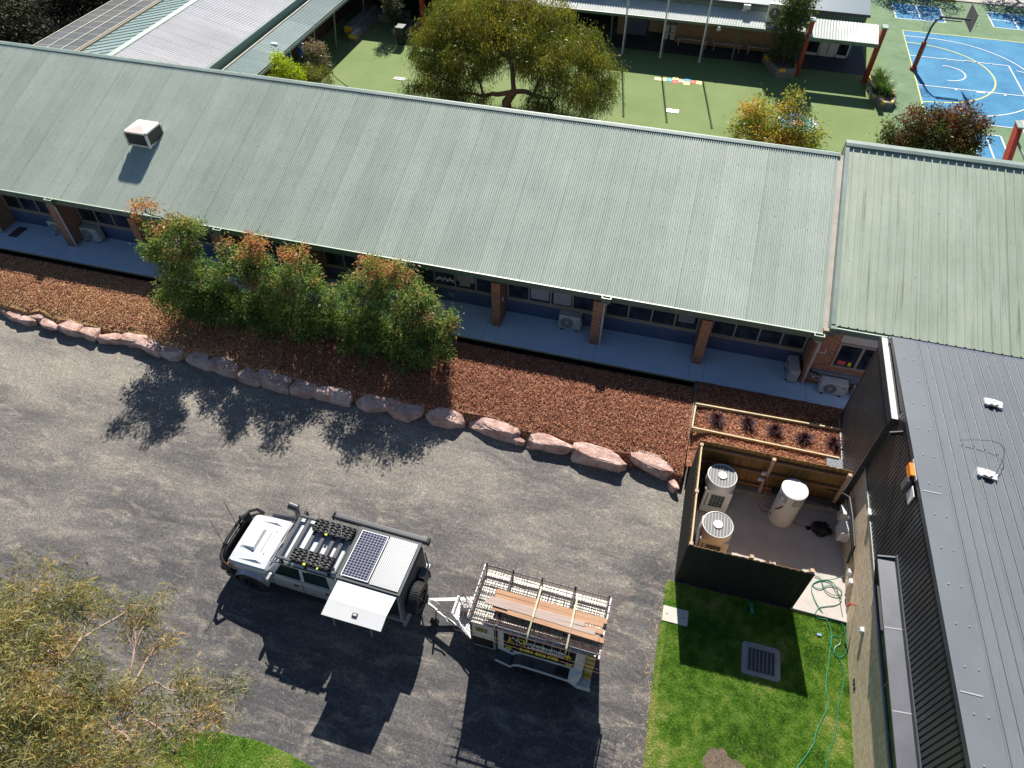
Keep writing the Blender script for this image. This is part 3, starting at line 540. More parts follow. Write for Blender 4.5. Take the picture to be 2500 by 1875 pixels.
def ribbon(parent, x0, x1, y, z0, z1, muls, seed=0, extra=None):
    """strip window: frame, sill and one dark pane per light"""
    fr = MB(); t = .05
    fr.box((x0, y-.05, z0), (x1, y-.003, z0+t)); fr.box((x0, y-.05, z1-t), (x1, y-.003, z1))
    ms = [x0+t/2] + list(muls) + [x1-t/2]
    for m_ in ms: fr.box((m_-t/2, y-.052, z0+t), (m_+t/2, y-.003, z1-t))
    wn = part('window', fr, MT['frame'], parent)
    part('sill', MB().box((x0-.03, y-.09, z0-.05), (x1+.03, y-.003, z0-.002)), MT['frame'], wn)
    pn = MB()
    for a, b in zip(ms, ms[1:]): pn.box((a+t/2, y-.03, z0+t), (b-t/2, y-.004, z1-t))
    part('pane', pn, MT['glass'], wn)
    return wn
PAP = []
for i, px in enumerate(PX[:-1]):
    a, b = px+.36, PX[i+1]-.03
    L = b-a; wn = ribbon(lb, a, b, 19.06, 1.10, 2.2, [a+L*.25, a+L*.5, a+L*.75])
    for q in range(4):
        if random.random() < .45 and i not in (7,):
            xa = a+L*.25*q+.06; part('blind', MB().box((xa, 19.026, 2.15-random.choice([.25, .45, .7])), (xa+L*.25-.12, 19.0285, 2.15)), MT[random.choice(['curtain', 'lavgrey', 'lavgrey'])], wn)
    def sheet(x0, z0, x1, z1, m_='paper'): part('window_paper', MB().box((x0, 19.024, z0), (x1, 19.029, z1)), MT[m_], wn)
    if i == 2: sheet(b-.62, 1.22, b-.33, 1.42); sheet(b-.3, 1.24, b-.05, 1.46); sheet(b-.6, 1.46, b-.35, 1.8); sheet(b-.3, 1.5, b-.05, 1.85)
    if i == 7: sheet(a+L*.27, 1.25, a+L*.48, 2.1, 'curtain'); sheet(a+L*.53, 1.2, a+L*.73, 2.1, 'curtain')
    if i == 6:
        for q in range(7): sheet(a+L*.27+.1*q, 1.32+.06*(q % 2), a+L*.27+.1*q+.085, 1.45+.06*(q % 2))
        sheet(a+L*.55, 1.25, a+L*.68, 1.95, 'frame')
    if i == 8: sheet(a+L*.78, 1.4, a+L*.95, 2.1, 'lavgrey')
    if i == 5: sheet(a+L*.4, 1.3, a+L*.48, 2.0, 'curtain')
ribbon(lb, 2.15, 5.3, 19.06, 1.10, 2.2, [2.95, 3.75, 4.5])
# rain heads with pipes
for n_, px in enumerate([-27.13, -23.53, -16.3, -9.1, -1.89, 5.2]):
    x0 = px+.27 if px < 5 else 5.16
    rh = MB(); rh.box((x0, GY-.15, 2.50), (x0+.30, GY-.135, 2.72)); rh.box((x0, GY-.135, 2.50), (x0+.012, GY-.015, 2.72)); rh.box((x0+.288, GY-.135, 2.50), (x0+.30, GY-.015, 2.72)); rh.box((x0+.012, GY-.135, 2.50), (x0+.288, GY-.015, 2.512))
    r_ = part('rain_head', rh, MT['green'], gut)
    part('rim', MB().box((x0-.01, GY-.165, 2.72), (x0+.31, GY-.135, 2.735)).box((x0-.01, GY-.135, 2.72), (x0+.02, GY-.015, 2.735)).box((x0+.28, GY-.135, 2.72), (x0+.31, GY-.015, 2.735)), MT['greenlt'], r_)
    xp = px+.37 if px < 5 else 5.47
    part('downpipe', MB().tube([(x0+.15, GY-.07, 2.51), (x0+.15, GY-.06, 2.42), (xp, GY+.03, 2.36), (xp, GY+.05, 2.25), (xp, GY+.05, Z1+.01)], .045, 8), mat('pipe_paint', (.55, .50, .52), .5) if n_ == 0 else bpy.data.materials['pipe_paint'], lb, smooth=True)
# valley between the two roofs
part('valley_flashing', MB().quad((XR+.0, 18.2, 2.60), (XR+.17, 18.2, 2.60), (XR+.17, 25.2, 5.03), (XR, 25.2, 5.03)), MT['cream'], lb)
# ================================================================== EAST CLASSROOM (deck roof)
eb = thing('brick_classroom_building', 'brick school wing with ribbed green metal roof at the right', 'building', (8, 21, 0))
DX0, DX1 = 5.60, 22
er = part('roof', ribs_x(DX0+.12, DX1, .262, .05, .04, 18.42, 2.90, 25.56, 5.24), MT['deck'], eb)
part('barge_flashing', MB().box((0, 0, 0), (0, 0, 0)) if False else MB().add([(DX0, 18.4, 2.96), (DX0+.13, 18.4, 2.96), (DX0+.13, 25.6, 5.31), (DX0, 25.6, 5.31), (DX0, 18.4, 2.6), (DX0, 25.6, 4.95)], [(0, 1, 2, 3), (0, 3, 5, 4)]), MT['flash'], er)
part('ridge_cap', MB().sweepx([(25.45, 5.27), (25.45, 5.285), (25.56, 5.34), (25.75, 5.36), (25.75, 4.8), (25.7, 4.8), (25.7, 5.3)], DX0, DX1), MT['flash'], er)
g2 = part('gutter', MB().sweepx([(18.26, 2.70), (18.25, 2.72), (18.25, 2.92), (18.28, 2.92), (18.28, 2.74), (18.42, 2.74), (18.42, 2.88), (18.44, 2.88), (18.44, 2.7)], 5.78, DX1), MT['green'], eb)
part('gutter_lip', MB().box((5.78, 18.24, 2.92), (DX1, 18.285, 2.934)), MT['greenlt'], g2)
part('side_fascia', MB().add([(5.59, 18.2, 2.45), (5.59, 25.5, 2.45), (5.59, 25.5, 4.95), (5.59, 18.42, 2.62)], [(0, 3, 2, 1)]), MT['green'], eb)
wl = MB(); wy = 18.27
for a, b in (((5.44, wy, 0), (6.10, wy+.15, 2.75)), ((7.62, wy, 0), (12, wy+.15, 2.75)), ((6.10, wy, 0), (7.62, wy+.15, 1.33)), ((6.10, wy, 2.40), (7.62, wy+.15, 2.75))): wl.box(a, b)
part('wall', wl, MT['brick'], eb)
wn = MB(); 
for a, b in (((6.08, wy-.05, 1.33), (7.64, wy+.05, 1.40)), ((6.08, wy-.05, 2.33), (7.64, wy+.05, 2.40)), ((6.08, wy-.05, 1.40), (6.14, wy+.05, 2.33)), ((6.78, wy-.05, 1.40), (6.85, wy+.05, 2.33)), ((7.42, wy-.05, 1.40), (7.49, wy+.05, 2.33))): wn.box(a, b)
wq = part('window', wn, MT['frame'], eb); part('pane', MB().box((6.14, wy+.0, 1.40), (6.78, wy+.02, 2.33)).box((6.85, wy, 1.40), (7.42, wy+.02, 2.33)).box((7.49, wy, 1.40), (8.0, wy+.02, 2.33)), MT['glass'], wq)
part('poster', MB().box((6.25, wy-.006, 1.45), (6.5, wy-.002, 1.62)), MT['hopred'], wq); part('poster', MB().box((6.58, wy-.006, 1.44), (6.68, wy-.002, 1.60)), MT['signy'], wq)
part('panel', MB().box((6.05, wy-.03, 2.42), (9, wy-.003, 2.72)), MT['cream'], eb)
part('ledge', MB().box((5.6, wy-.12, 1.02), (8.2, wy-.003, 1.09)), MT['lavgrey'], eb); part('plinth', MB().box((5.6, wy-.035, .72), (8.4, wy-.004, 1.0)), MT['lavgrey'], eb)
part('conduit', MB().tube([(5.5, 18.15, 2.1), (5.5, 18.13, 1.95), (5.72, 18.13, 1.92), (5.72, 18.16, 2.1)], .018, 6), MT['white'], eb)
part('gutter_end', MB().box((5.59, 18.22, 2.58), (5.78, 18.44, 2.93)), MT['green'], eb)
part('side_wall', MB().box((5.425, 18.42, 0), (5.585, 25.6, 2.5)), MT['brick'], eb)
part('rear_wall', MB().box((5.62, 25.4, 0), (22, 25.69, 4.9)), MT['buffbrick'], eb)
# ================================================================== air conditioners
def aircon(name, label, loc, rz, w=.80, d=.32, h=.62, feet=True, mt='acgrey', group='split system outdoor units'):
    t = thing(name, label, 'air conditioner', loc, rz, group)
    part('casing', MB().bbox((-w/2, -d/2, .05), (w/2, d/2, .05+h), .018), MT[mt], t, False)
    cx = -w*.12; r = min(h*.40, w*.3)
    g = MB(); g.cyl((cx, -d/2-.004, .05+h/2), (cx, -d/2-.018, .05+h/2), r, n=28)
    fg = part('fan_grille', g, MT['fan'], t, False)
    mb = MB()
    for i in range(4): 
        rr = r*(.35+.22*i); mb.tube([(cx+rr*math.cos(a), -d/2-.022, .05+h/2+rr*math.sin(a)) for a in np.linspace(0, 2*math.pi, 21)], .005, 4)
    part('guard_ring', mb, MT['acgrey'], fg, False); part('hub', MB().cyl((cx, -d/2-.02, .05+h/2), (cx, -d/2-.03, .05+h/2), r*.25, n=14), MT[mt], fg, False)
    part('label_plate', MB().box((w*.30, -d/2-.004, .05+h*.68), (w*.44, -d/2+.001, .05+h*.78)), MT['lavgrey'], t, False)
    part('side_cover', MB().bbox((w/2+.001, -.1, .12), (w/2+.05, .12, .05+h*.6), .01), MT[mt], t, False)
    if feet:
        for sx in (-1, 1): part('foot', MB().box((sx*w*.34-.03, -d/2-.02, 0), (sx*w*.34+.03, d/2+.02, .048)), MT['black'], t, False)
    return t
aircon('air_conditioner', 'pale air conditioner half hidden behind the second brick pier from the left', (-24.25, 18.80, Z1), 0)
aircon('air_conditioner', 'air conditioner on the slab just right of the leftmost white downpipe pier', (-22.72, 18.80, Z1), 0)
aircon('air_conditioner', 'air conditioner beside the pier with a downpipe in the middle of the verandah', (-2.72, 18.80, Z1), 0)
aircon('air_conditioner', 'air conditioner turned end-on at the right end of the verandah', (5.08, 18.48, Z1), math.radians(-85), h=.52)
aircon('air_conditioner', 'white air conditioner against the brick wall under the wide window', (6.38, 18.02, Z1), 0, w=.84, h=.5, mt='offwhite')
aircon('air_conditioner', 'low air conditioner half hidden behind the dark metal wall', (7.36, 18.0, Z1), 0, w=.66, h=.36, mt='offwhite')
solo('pipe_lagging', MB().tube([(5.35, 18.35, .8), (5.5, 18.2, 1.0), (5.75, 18.12, 1.02), (5.85, 18.14, .9)], .035, 7), MT['black'], 'black lagged refrigerant pipe at the foot of the corner downpipe', 'pipe', smooth=True)
solo('cable_coil', MB().tube([(5.82+.1*math.cos(a)*(1+.1*a/6), 18.1, .82+.09*math.sin(a)) for a in np.linspace(0, 18, 50)], .008, 5), MT['white'], 'white cable coil by the brick wall beside the lagged pipe', 'cable')
gm = MB().box((-.18, -.32, 0), (.18, .32, .012)); 
t = thing('drain_cover', 'rusty metal drain cover set in the left end of the verandah slab', 'drain cover', (-26.2, 18.4, Z1+.001)); part('plate', gm, mat('rusty_plate', (.12, .085, .075), .8, var=.3, vs=8), t, False); part('rim', MB().box((-.2, -.34, 0), (-.181, .34, .016)).box((.181, -.34, 0), (.2, .34, .016)).box((-.18, -.34, 0), (.18, -.321, .016)).box((-.18, .321, 0), (.18, .34, .016)), MT['steel'], t, False)
solo('wall_outlet', MB().bbox((-5.165, 18.35, 1.45), (-5.12, 18.45, 1.62), .01), MT['white'], 'small white power outlet on the side of the middle brick pier', 'power outlet')
solo('wall_vent', MB().box((-7.45, 19.04, .62), (-7.2, 19.058, .8)), MT['lavgrey'], 'small square vent in the blue wall beside the right shrub', 'wall vent')
# evaporative cooler on the roof
t = thing('evaporative_cooler', 'boxy white evaporative cooler standing on the green corrugated roof', 'evaporative cooler', (-20.65, 21.42, 3.66))
zf = lambda y: ZR0+(y-18.22)*(RZ-ZR0)/(RY-18.22)
part('duct', MB().add([(-.32, -.36, -.1), (.32, -.36, -.1), (.32, .36, .1), (-.32, .36, .1), (-.32, -.36, .06), (.32, -.36, .06), (.32, .36, .06), (-.32, .36, .06)], [(0,3,2,1),(4,5,6,7),(0,1,5,4),(1,2,6,5),(2,3,7,6),(3,0,4,7)]), MT['acgrey'], t, False)
cs = MB(); hw = .47
for sx in (-1, 1):
    for sy in (-1, 1): cs.box((sx*hw-.04, sy*hw-.04, .06), (sx*hw+.04, sy*hw+.04, .60))
cs.box((-hw, -hw, .06), (hw, hw, .15)); cs.box((-hw+.04, -hw+.04, .15), (hw-.04, hw-.04, .18))
part('cabinet', cs, MT['offwhite'], t, False)
for a, b in (((-hw+.04, -hw-.02, .15), (hw-.04, -hw+.03, .56)), ((-hw+.04, hw-.03, .15), (hw-.04, hw+.02, .56)), ((-hw-.02, -hw+.04, .15), (-hw+.03, hw-.04, .56)), ((hw-.03, -hw+.04, .15), (hw+.02, hw-.04, .56))):
    part('cooling_pad', MB().box(a, b), MT['black'], t, False)
bm = bmesh.new(); 
q = [bm.verts.new((x*.51, y*.51, .60)) for x, y in ((-1,-1),(1,-1),(1,1),(-1,1))]; q2 = [bm.verts.new((x*.50, y*.50, .66)) for x, y in ((-1,-1),(1,-1),(1,1),(-1,1))]; ap = bm.verts.new((0, 0, .74))
bm.faces.new(q[::-1])
for i in range(4): bm.faces.new((q[i], q[(i+1)%4], q2[(i+1)%4], q2[i])); bm.faces.new((q2[i], q2[(i+1)%4], ap))
bmesh.ops.bevel(bm, geom=[e_ for e_ in bm.edges if abs(e_.verts[0].co.x-e_.verts[1].co.x)<.05 and abs(e_.verts[0].co.y-e_.verts[1].co.y)<.05], offset=.06, segments=3, affect='EDGES')
part('lid', MB().bm(bm), mat('cooler_lid', (.66, .58, .53), .5, var=.1, dirt=((.40, .28, .20), 2.2, .62)), t, False)
part('water_pipe', MB().tube([(.42, .1, .1), (.56, .15, .12), (.62, .2, .05)], .02, 6), MT['copper'], t, False)
# ================================================================== DARK METAL BUILDING
db = thing('dark_metal_building', 'dark grey ribbed metal hall with concrete block base at the right edge', 'building', (9.5, 8, 0))
DXW = 6.60; zr = lambda y: 4.59+(16.2-y)*.0526
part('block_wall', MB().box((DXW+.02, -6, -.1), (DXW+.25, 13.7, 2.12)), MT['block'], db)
def ribs_wall(x, y0, y1, pitch, zb, zt, rw=.045, rd=.025):
    ys, xs_ = [y0], [x]; y = y0+pitch*.4
    while y+rw < y1: ys += [y, y+.008, y+rw-.008, y+rw]; xs_ += [x, x+rd, x+rd, x]; y += pitch
    ys.append(y1); xs_.append(x); N = len(ys)
    vs = [(a, b, zb) for a, b in zip(xs_, ys)] + [(a, b, zt(b)) for a, b in zip(xs_, ys)]
    return MB().add(vs, [(i, N+i, N+i+1, i+1) for i in range(N-1)])
part('wall_cladding', ribs_wall(DXW, -6, YS_ if False else 13.56, .128, 2.15, lambda y: zr(y)-.02), MT['dkwall'], db)
part('base_flashing', MB().box((DXW-.02, 9.9, 2.10), (DXW+.03, 13.54, 2.145)), MT['galv'], db)
XN = DXW-.14; YS_, YN_ = 13.55, 16.42; TG = 4.36
nw = part('wall_cladding', ribs_wall(XN, YS_+.08, YN_, .128, .10, lambda y: TG-.04), MT['dkwall'], db)
part('corner_trim', MB().box((XN-.012, YS_, .1), (DXW+.05, YS_+.075, TG-.04)), MT['dkwall'], nw); part('corner_trim', MB().box((XN-.012, YN_, .1), (DXW+.3, YN_+.05, TG-.04)), MT['dkwall'], nw)
part('base_trim', MB().box((XN-.02, 14.7, .82), (XN-.002, YN_, .89)), MT['galv'], nw)
part('box_gutter', MB().box((XN-.05, YS_-.12, TG-.25), (XN-.035, YN_+.1, TG)).box((XN-.035, YS_-.12, TG-.07), (XN+.12, YN_+.1, TG-.035)).box((XN-.035, YS_-.14, TG-.25), (XN+.12, YS_-.12, TG)).box((XN+.12, YS_-.12, TG-.035), (XN+.14, YN_+.1, TG+.05)), MT['dkwall'], nw)
part('gutter_tray', MB().box((XN-.035, YS_-.11, TG-.034), (XN+.118, YN_+.08, TG-.015)), mat('dusty_white_tray', (.70, .68, .66), .6, var=.08, vs=1.5, world=True, dirt=((.33, .24, .19), 1.9, .60)), nw)
part('upper_wall', ribs_wall(DXW+.012, YS_-.1, 16.2, .10, TG+.02, lambda y: zr(y)-.02, rw=.03), MT['dkwall'], db)
part('inner_wall', MB().box((DXW+.1, YS_, 0), (DXW+.3, 16.1, TG)).box((DXW+.3, 16.0, 0), (20, 16.15, 4.4)), MT['dkwall'], db)
part('north_wall', MB().box((DXW+.02, 16.27, 0), (20, 16.42, 4.50)), mat('slate_blue_wall', (.13, .135, .22), .5, world=True), db)
# roof: wide edge flashing then ribs
rf = ribs_x(7.12, 20, .243, .055, .034, 16.22, 4.61, -6, 4.61+22.22*.0526); rf.f = [f[::-1] for f in rf.f]
rr_ = part('roof', rf, MT['dkroof'], db)
part('edge_flashing', MB().add([(DXW-.03, 16.22, 4.64), (7.14, 16.22, 4.64), (7.14, -6, 4.64+22.22*.0526), (DXW-.03, -6, 4.64+22.22*.0526)], [(0, 3, 2, 1)]), mat('dark_edge_flashing', (.15, .168, .182), .42, var=.08, vs=.8, world=True, dirt=((.20, .21, .22), .7, .62)), rr_)
part('roof_fascia', MB().add([(DXW-.03, 16.22, 4.64), (DXW-.03, -6, 4.64+22.22*.0526), (DXW-.03, -6, 4.5+22.22*.0526), (DXW-.03, 16.22, 4.5)], [(0, 1, 2, 3)]), MT['dktrim'], rr_)
part('end_flashing', MB().box((DXW-.03, 16.2, 4.3), (20, 16.26, 4.60)), mat('slate_flashing', (.10, .105, .16), .5, world=True), rr_)
mb = MB()
for i in range(16):
    y = 15.4-i*.86
    for x in (6.78, 7.02): mb.box((x-.012, y-.012, 4.64+(16.22-y)*.0526), (x+.012, y+.012, 4.66+(16.22-y)*.0526))
part('screw', mb, MT['galv'], rr_)
mb = MB()
for y in (10.85, 6.3): 
    z = 4.643+(16.22-y)*.0526; mb.box((6.62, y-.012, z), (7.0, y+.012, z+.008))
part('sealant', mb, mat('silicone_smear', (.42, .42, .42), .5), rr_)
# sun hood and long window strip
hd = MB()
hd.add([(6.58, 9.99, 3.33), (6.58, -6, 3.33), (6.22, -6, 3.26), (6.22, 9.99, 3.26), (6.58, 9.99, 3.28), (6.58, -6, 3.28), (6.22, -6, 3.21), (6.22, 9.99, 3.21)], [(0,3,2,1),(4,5,6,7),(0,1,5,4),(3,7,6,2),(0,4,7,3),(1,2,6,5)])
hd_ = part('window_hood', hd, MT['hood'], db)
part('hood_cheek', MB().add([(6.59, 10.02, 3.40), (6.21, 10.02, 3.30), (6.21, 10.02, 3.16), (6.58, 10.02, 2.05), (6.6, 10.02, 2.05), (6.59, 9.985, 3.40), (6.21, 9.985, 3.30), (6.21, 9.985, 3.16), (6.58, 9.985, 2.05), (6.6, 9.985, 2.05)], [(0,1,2,3,4),(9,8,7,6,5),(0,5,6,1),(1,6,7,2),(2,7,8,3),(3,8,9,4),(0,4,9,5)]), MT['dktrim'], hd_)
part('hood_upstand', MB().box((6.565, -6, 3.331), (6.597, 10.03, 3.45)), MT['dktrim'], hd_)
mb = MB()
for y in (8.25, 6.47, 5.05): mb.add([(6.575, y-.01, 3.336), (6.23, y-.01, 3.266), (6.23, y+.015, 3.266), (6.575, y+.015, 3.336)], [(0, 1, 2, 3)])
part('seam', mb, mat('seam_sealant', (.34, .33, .35), .5), hd_)
ws = part('window_strip', MB().box((DXW-.015, -6, 2.14), (DXW+.005, 9.98, 3.2)), M_glass('hall_glass', (.006, .008, .012)), db)
mb = MB()
for y in (7.45, 5.5, 3.4): mb.box((DXW-.03, y-.025, 2.14), (DXW-.016, y+.025, 3.2))
part('mullion', mb, mat('bronze_mullion', (.14, .13, .075), .4), ws); part('sill', MB().box((DXW-.05, -6, 2.05), (DXW+.01, 9.98, 2.135)), MT['lavgrey'], ws)
part('low_window', MB().box((DXW-.0, 4.6, .55), (DXW+.019, 5.55, 1.4)), MT['cream'], db)
part('low_pane', MB().box((DXW-.006, 4.65, .6), (DXW-.001, 5.5, 1.35)), mat('low_glass', (.10, .16, .17), .1), db)
mb = MB()
for k in range(3): mb.box((DXW+.008, 8.02+.11*k, .3), (DXW+.0195, 8.07+.11*k, .42))
part('weep_vents', mb, MT['black'], db)
# fittings on the hall
solo('junction_box', MB().bbox((6.52, 11.9, 2.10), (6.6, 12.1, 2.26), .01), MT['offwhite'], 'grey box on top of the block wall under the cladding', 'junction box')
solo('wall_box', MB().bbox((6.53, 9.15, 1.05), (6.618, 9.27, 1.2), .01), MT['white'], 'small white box alone on the block wall south of the tap', 'electrical box')
def tap():
    t = thing('garden_tap', 'garden tap with red handle on the block wall', 'tap', (6.6, 10.05, .8))
    part('pipe', MB().tube([(.02, .0, .0), (-.12, .0, 0), (-.16, 0, -.06)], .016, 7), MT['copper'], t, False)
    part('handle', MB().cyl((-.12, 0, .0), (-.12, 0, .05), .035, n=10).box((-.18, -.03, -.12), (-.13, .03, -.05)), MT['redlt'], t, False)
tap()
t = thing('security_camera', 'black bullet camera high on the dark cladding', 'security camera', tuple(atX((2207, 1064), 6.6)))
part('arm', MB().tube([(0, 0, 0), (-.14, .0, .04)], .02, 6), MT['black'], t, False); part('body', MB().cyl((-.05, .05, .05), (-.34, -.02, .0), .05, .055, 12), MT['black'], t, False, True)
t = thing('scaffold_bracket', 'bright orange bracket clamped on the edge of the dark roof', 'bracket', (6.52, 11.50, 4.79))
part('clamp', MB().box((-.04, -.18, -.02), (.12, .18, .03)).box((-.05, -.18, -.16), (-.04, .18, .03)), MT['orange'], t, False); part('channel', MB().box((.04, -.32, -.04), (.09, .3, .05)), MT['galv'], t, False)
t = thing('notice_board', 'small white notice fixed to dark cladding below the orange bracket', 'notice', (6.55, 10.98, 4.50)); part('sheet', MB().box((-.02, -.16, -.15), (0, .14, .18)), MT['white'], t, False)
solo('mesh_bag', MB().bbox((6.46, 11.2, 4.25), (6.56, 11.45, 4.7), .04), mat('grey_net', (.11, .10, .10), .8, var=.4, vs=14), 'grey net bag hanging under the orange bracket', 'bag')
def packet(name, lab, p):
    z = 4.63+(16.22-p[1])*.0526+.05; bm = bmesh.new(); bmesh.ops.create_grid(bm, x_segments=6, y_segments=4, size=.5)
    for v in bm.verts: v.co = Vector((v.co.x*.40, v.co.y*.22, .05+.035*noise.noise(v.co*7)+.02*noise.noise(v.co*15)))
    r = bmesh.ops.extrude_face_region(bm, geom=bm.faces[:])
    for v in [g for g in r['geom'] if isinstance(g, bmesh.types.BMVert)]: v.co.z -= .06
    mb = MB().bm(bm); t = thing(name, lab, 'packet', (p[0], p[1], z-.03), -.15, 'packets left on the dark roof'); part('wrapper', mb, mat('torn_wrapper', (.75, .75, .76), .5, var=.1) if not bpy.data.materials.get('torn_wrapper') else bpy.data.materials['torn_wrapper'], t, False)
    part('contents', MB().bbox((-.1, -.15, -.01), (.1, -.07, .05), .01), MT['black'], t, False)
packet('roof_packet', 'white packet on the dark roof ribs, the one farther from the cable', (8.72, 14.2)); packet('roof_packet', 'white packet on the dark roof ribs with the black cable looping to it', (8.1, 11.72))
pts = []
for a in np.linspace(0, 1, 26):
    p = Vector((7.66, 12.62)).lerp(Vector((8.25, 11.70)), a); q_ = math.sin(a*math.pi); pts.append((p.x+.55*q_, p.y+.42*q_, 4.72+.11*q_+(16.22-p.y)*.0526-.02))
solo('roof_cable', MB().tube(pts, .008, 5), MT['black'], 'thin black cable looping over the dark roof ribs', 'cable')
# boxes and pipes on the block wall at the enclosure
t = thing('electrical_cabinet', 'pair of pale electrical cabinets low on the block wall in the enclosure', 'electrical cabinet', (6.5, 12.4, .1))
part('cabinet', MB().bbox((-.2, -.30, .38), (.1, .15, .78), .012), MT['offwhite'], t, False); part('cabinet', MB().bbox((-.14, .38, .4), (.1, .72, .76), .012), MT['offwhite'], t, False)
part('isolator', MB().bbox((-.02, .12, .8), (.06, .22, .95), .01), MT['lavgrey'], t, False)
t = thing('pipe_duct', 'black lagged pipes along the block wall above the cabinets', 'pipes', (6.55, 12.3, 1.0))
for k in range(3): part('lagged_pipe', MB().tube([(-.75, 1.25-.03*k, -.12+.07*k), (-.2, 1.15-.05*k, -.1+.07*k), (-.05, 1.0-.06*k, 0+.07*k), (-.03, .2, .04+.08*k), (-.03, -.75, .04+.08*k), (-.03, -.95+.02*k, -.1-.25*(k == 0))], .034, 7), MT['black'] if k != 1 else MT['rack'], t, False, True)
solo('wall_light', MB().bbox((6.5, 11.0, .55), (6.615, 11.13, .75), .015), MT['offwhite'], 'upper of two small white boxes below the lagged pipes', 'electrical box', 'small boxes below the lagged pipes')
solo('wall_socket', MB().bbox((6.52, 10.72, .55), (6.615, 10.86, .72), .015), MT['white'], 'lower of two small white boxes below the lagged pipes', 'electrical box', 'small boxes below the lagged pipes')
# ================================================================== WEST COURTYARD BUILDING
wb = thing('west_wing_building', 'school wing behind the long roof with bleached roof and verandah at upper left', 'building', (-25, 38, 0))
Y0, Y1 = 25.3, 60
part('roof', swap(corr_x(Y0, Y1, .15, .02, -26.15, 4.18, -22.45, 3.40, 5)), MT['white_roof'], wb, smooth=True)
part('rear_roof', swap(ribs_x(Y0, Y1, .5, .04, .03, -29.2, 3.45, -26.4, 4.12)), MT['pale_roof'], wb)
part('ridge_cap', MB().sweepy([(-26.5, 4.13), (-26.27, 4.24), (-26.05, 4.2), (-26.05, 4.16), (-26.27, 4.18), (-26.5, 4.1)], Y0, Y1), mat('pale_ridge', (.42, .52, .44), .5, world=True), wb)
part('fascia', MB().box((-22.46, Y0, 2.95), (-22.36, Y1, 3.42)), mat('teal_fascia', (.14, .24, .215), .5, world=True, var=.1), wb)
part('gutter_lip', MB().box((-22.36, Y0, 3.36), (-22.30, Y1, 3.44)), MT['flash'], wb)
vr = part('verandah_roof', swap(corr_x(Y0, Y1, .15, .018, -22.2, 2.98, -20.72, 2.74, 5)), MT['pale_roof'], wb, smooth=True)
part('apron_flashing', MB().box((-22.24, Y0, 2.96), (-22.15, Y1, 3.03)), MT['cream'], vr)
part('verandah_gutter', MB().sweepy([(-20.74, 2.6), (-20.6, 2.6), (-20.6, 2.74), (-20.62, 2.74), (-20.62, 2.62), (-20.74, 2.62)], Y0, Y1), MT['flash'], vr)
for y in (33.6, 36.4, 39.0, 43.2, 47.5): part('post', MB().cyl((-21.15, y, ZC), (-20.9, y, 2.66), .045, n=8), MT['lavgrey'], wb)
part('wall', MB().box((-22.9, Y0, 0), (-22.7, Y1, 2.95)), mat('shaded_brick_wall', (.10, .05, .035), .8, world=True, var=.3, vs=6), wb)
part('blue_door', MB().box((-22.69, 35.6, ZC), (-22.66, 36.4, 2.3)).box((-22.69, 37.2, ZC), (-22.66, 38.0, 2.3)), MT['bluelid'], wb)
sk_ = part('skylight_roof', MB().quad((-32.1, Y0, 3.35), (-29.35, Y0, 3.5), (-29.35, Y1, 3.5), (-32.1, Y1, 3.35)), MT['skylight'], wb)
mb = MB()
for f_ in (.0, .33, .66, .98): x = -32.1+2.75*f_; z = 3.35+.15*f_; mb.box((x-.025, Y0, z+.004), (x+.025, Y1, z+.035))
for y in np.arange(Y0+.4, Y1, .78): mb.add([(-32.1, y-.012, 3.357), (-29.35, y-.012, 3.507), (-29.35, y+.012, 3.507), (-32.1, y+.012, 3.357)], [(0, 1, 2, 3)])
part('batten', mb, MT['rib'], sk_)
part('box_gutter', MB().box((-29.34, Y0, 3.3), (-29.2, Y1, 3.52)), mat('rust_gutter', (.28, .22, .15), .7, world=True), wb)
part('west_wall', MB().box((-32.3, Y0, 0), (-32.12, Y1, 3.3)), MT['buffbrick'], wb)
solo('roof_paper', MB().box((-21.6, 32.95, 2.9), (-21.25, 33.15, 2.93)), mat('pale_blue_sheet', (.55, .75, .75), .6), 'small pale blue sheet lying on the west verandah roof', 'sheet')
# ================================================================== NORTH BUILDING
nb = thing('north_wing_building', 'school wing across the courtyard with corrugated verandah roof and glazed entry', 'building', (-3, 46, 0))
vr = part('verandah_roof', corr_x(-22, 5.30, .15, .018, 43.2, 2.50, 44.62, 2.86, 5), MT['north_roof'], nb, smooth=True)
part('verandah_gutter', MB().box((-22, 43.08, 2.36), (5.3, 43.2, 2.5)), MT['green'], vr)
part('upper_wall', MB().box((-22, 44.62, 2.6), (8.4, 44.75, 3.20)), mat('sage_wall', (.14, .20, .16), .6, world=True), nb)
part('roof', MB().quad((-22, 44.5, 3.24), (8.5, 44.5, 3.24), (8.9, 56, 4.8), (-22, 56, 4.8)).quad((8.5, 44.5, 3.24), (8.5, 44.5, 3.1), (8.9, 56, 4.6), (8.9, 56, 4.8)), MT['teal'], nb)
part('roof_edge', MB().box((-22, 44.46, 3.14), (8.52, 44.5, 3.28)), MT['dktrim'], nb)
part('wall', MB().box((-1.75, 45.5, ZC), (5.2, 45.7, 2.8)), MT['buffbrick'], nb)
part('wall', MB().box((-5.35, 45.7, ZC), (-4.95, 45.9, 2.8)), MT['buffbrick'], nb)
part('blue_wall', MB().box((-4.95, 45.9, ZC), (-3.6, 46.1, 2.8)).box((-3.6, 46.7, ZC), (-1.75, 46.9, 2.8)), MT['bluewall'], nb)
part('door', MB().box((-3.5, 46.66, ZC), (-2.55, 46.69, 2.4)), MT['frame'], nb)
part('recess_wall', MB().box((-22, 48.5, ZC), (-5.35, 48.7, 3.0)), MT['bluewall'], nb)
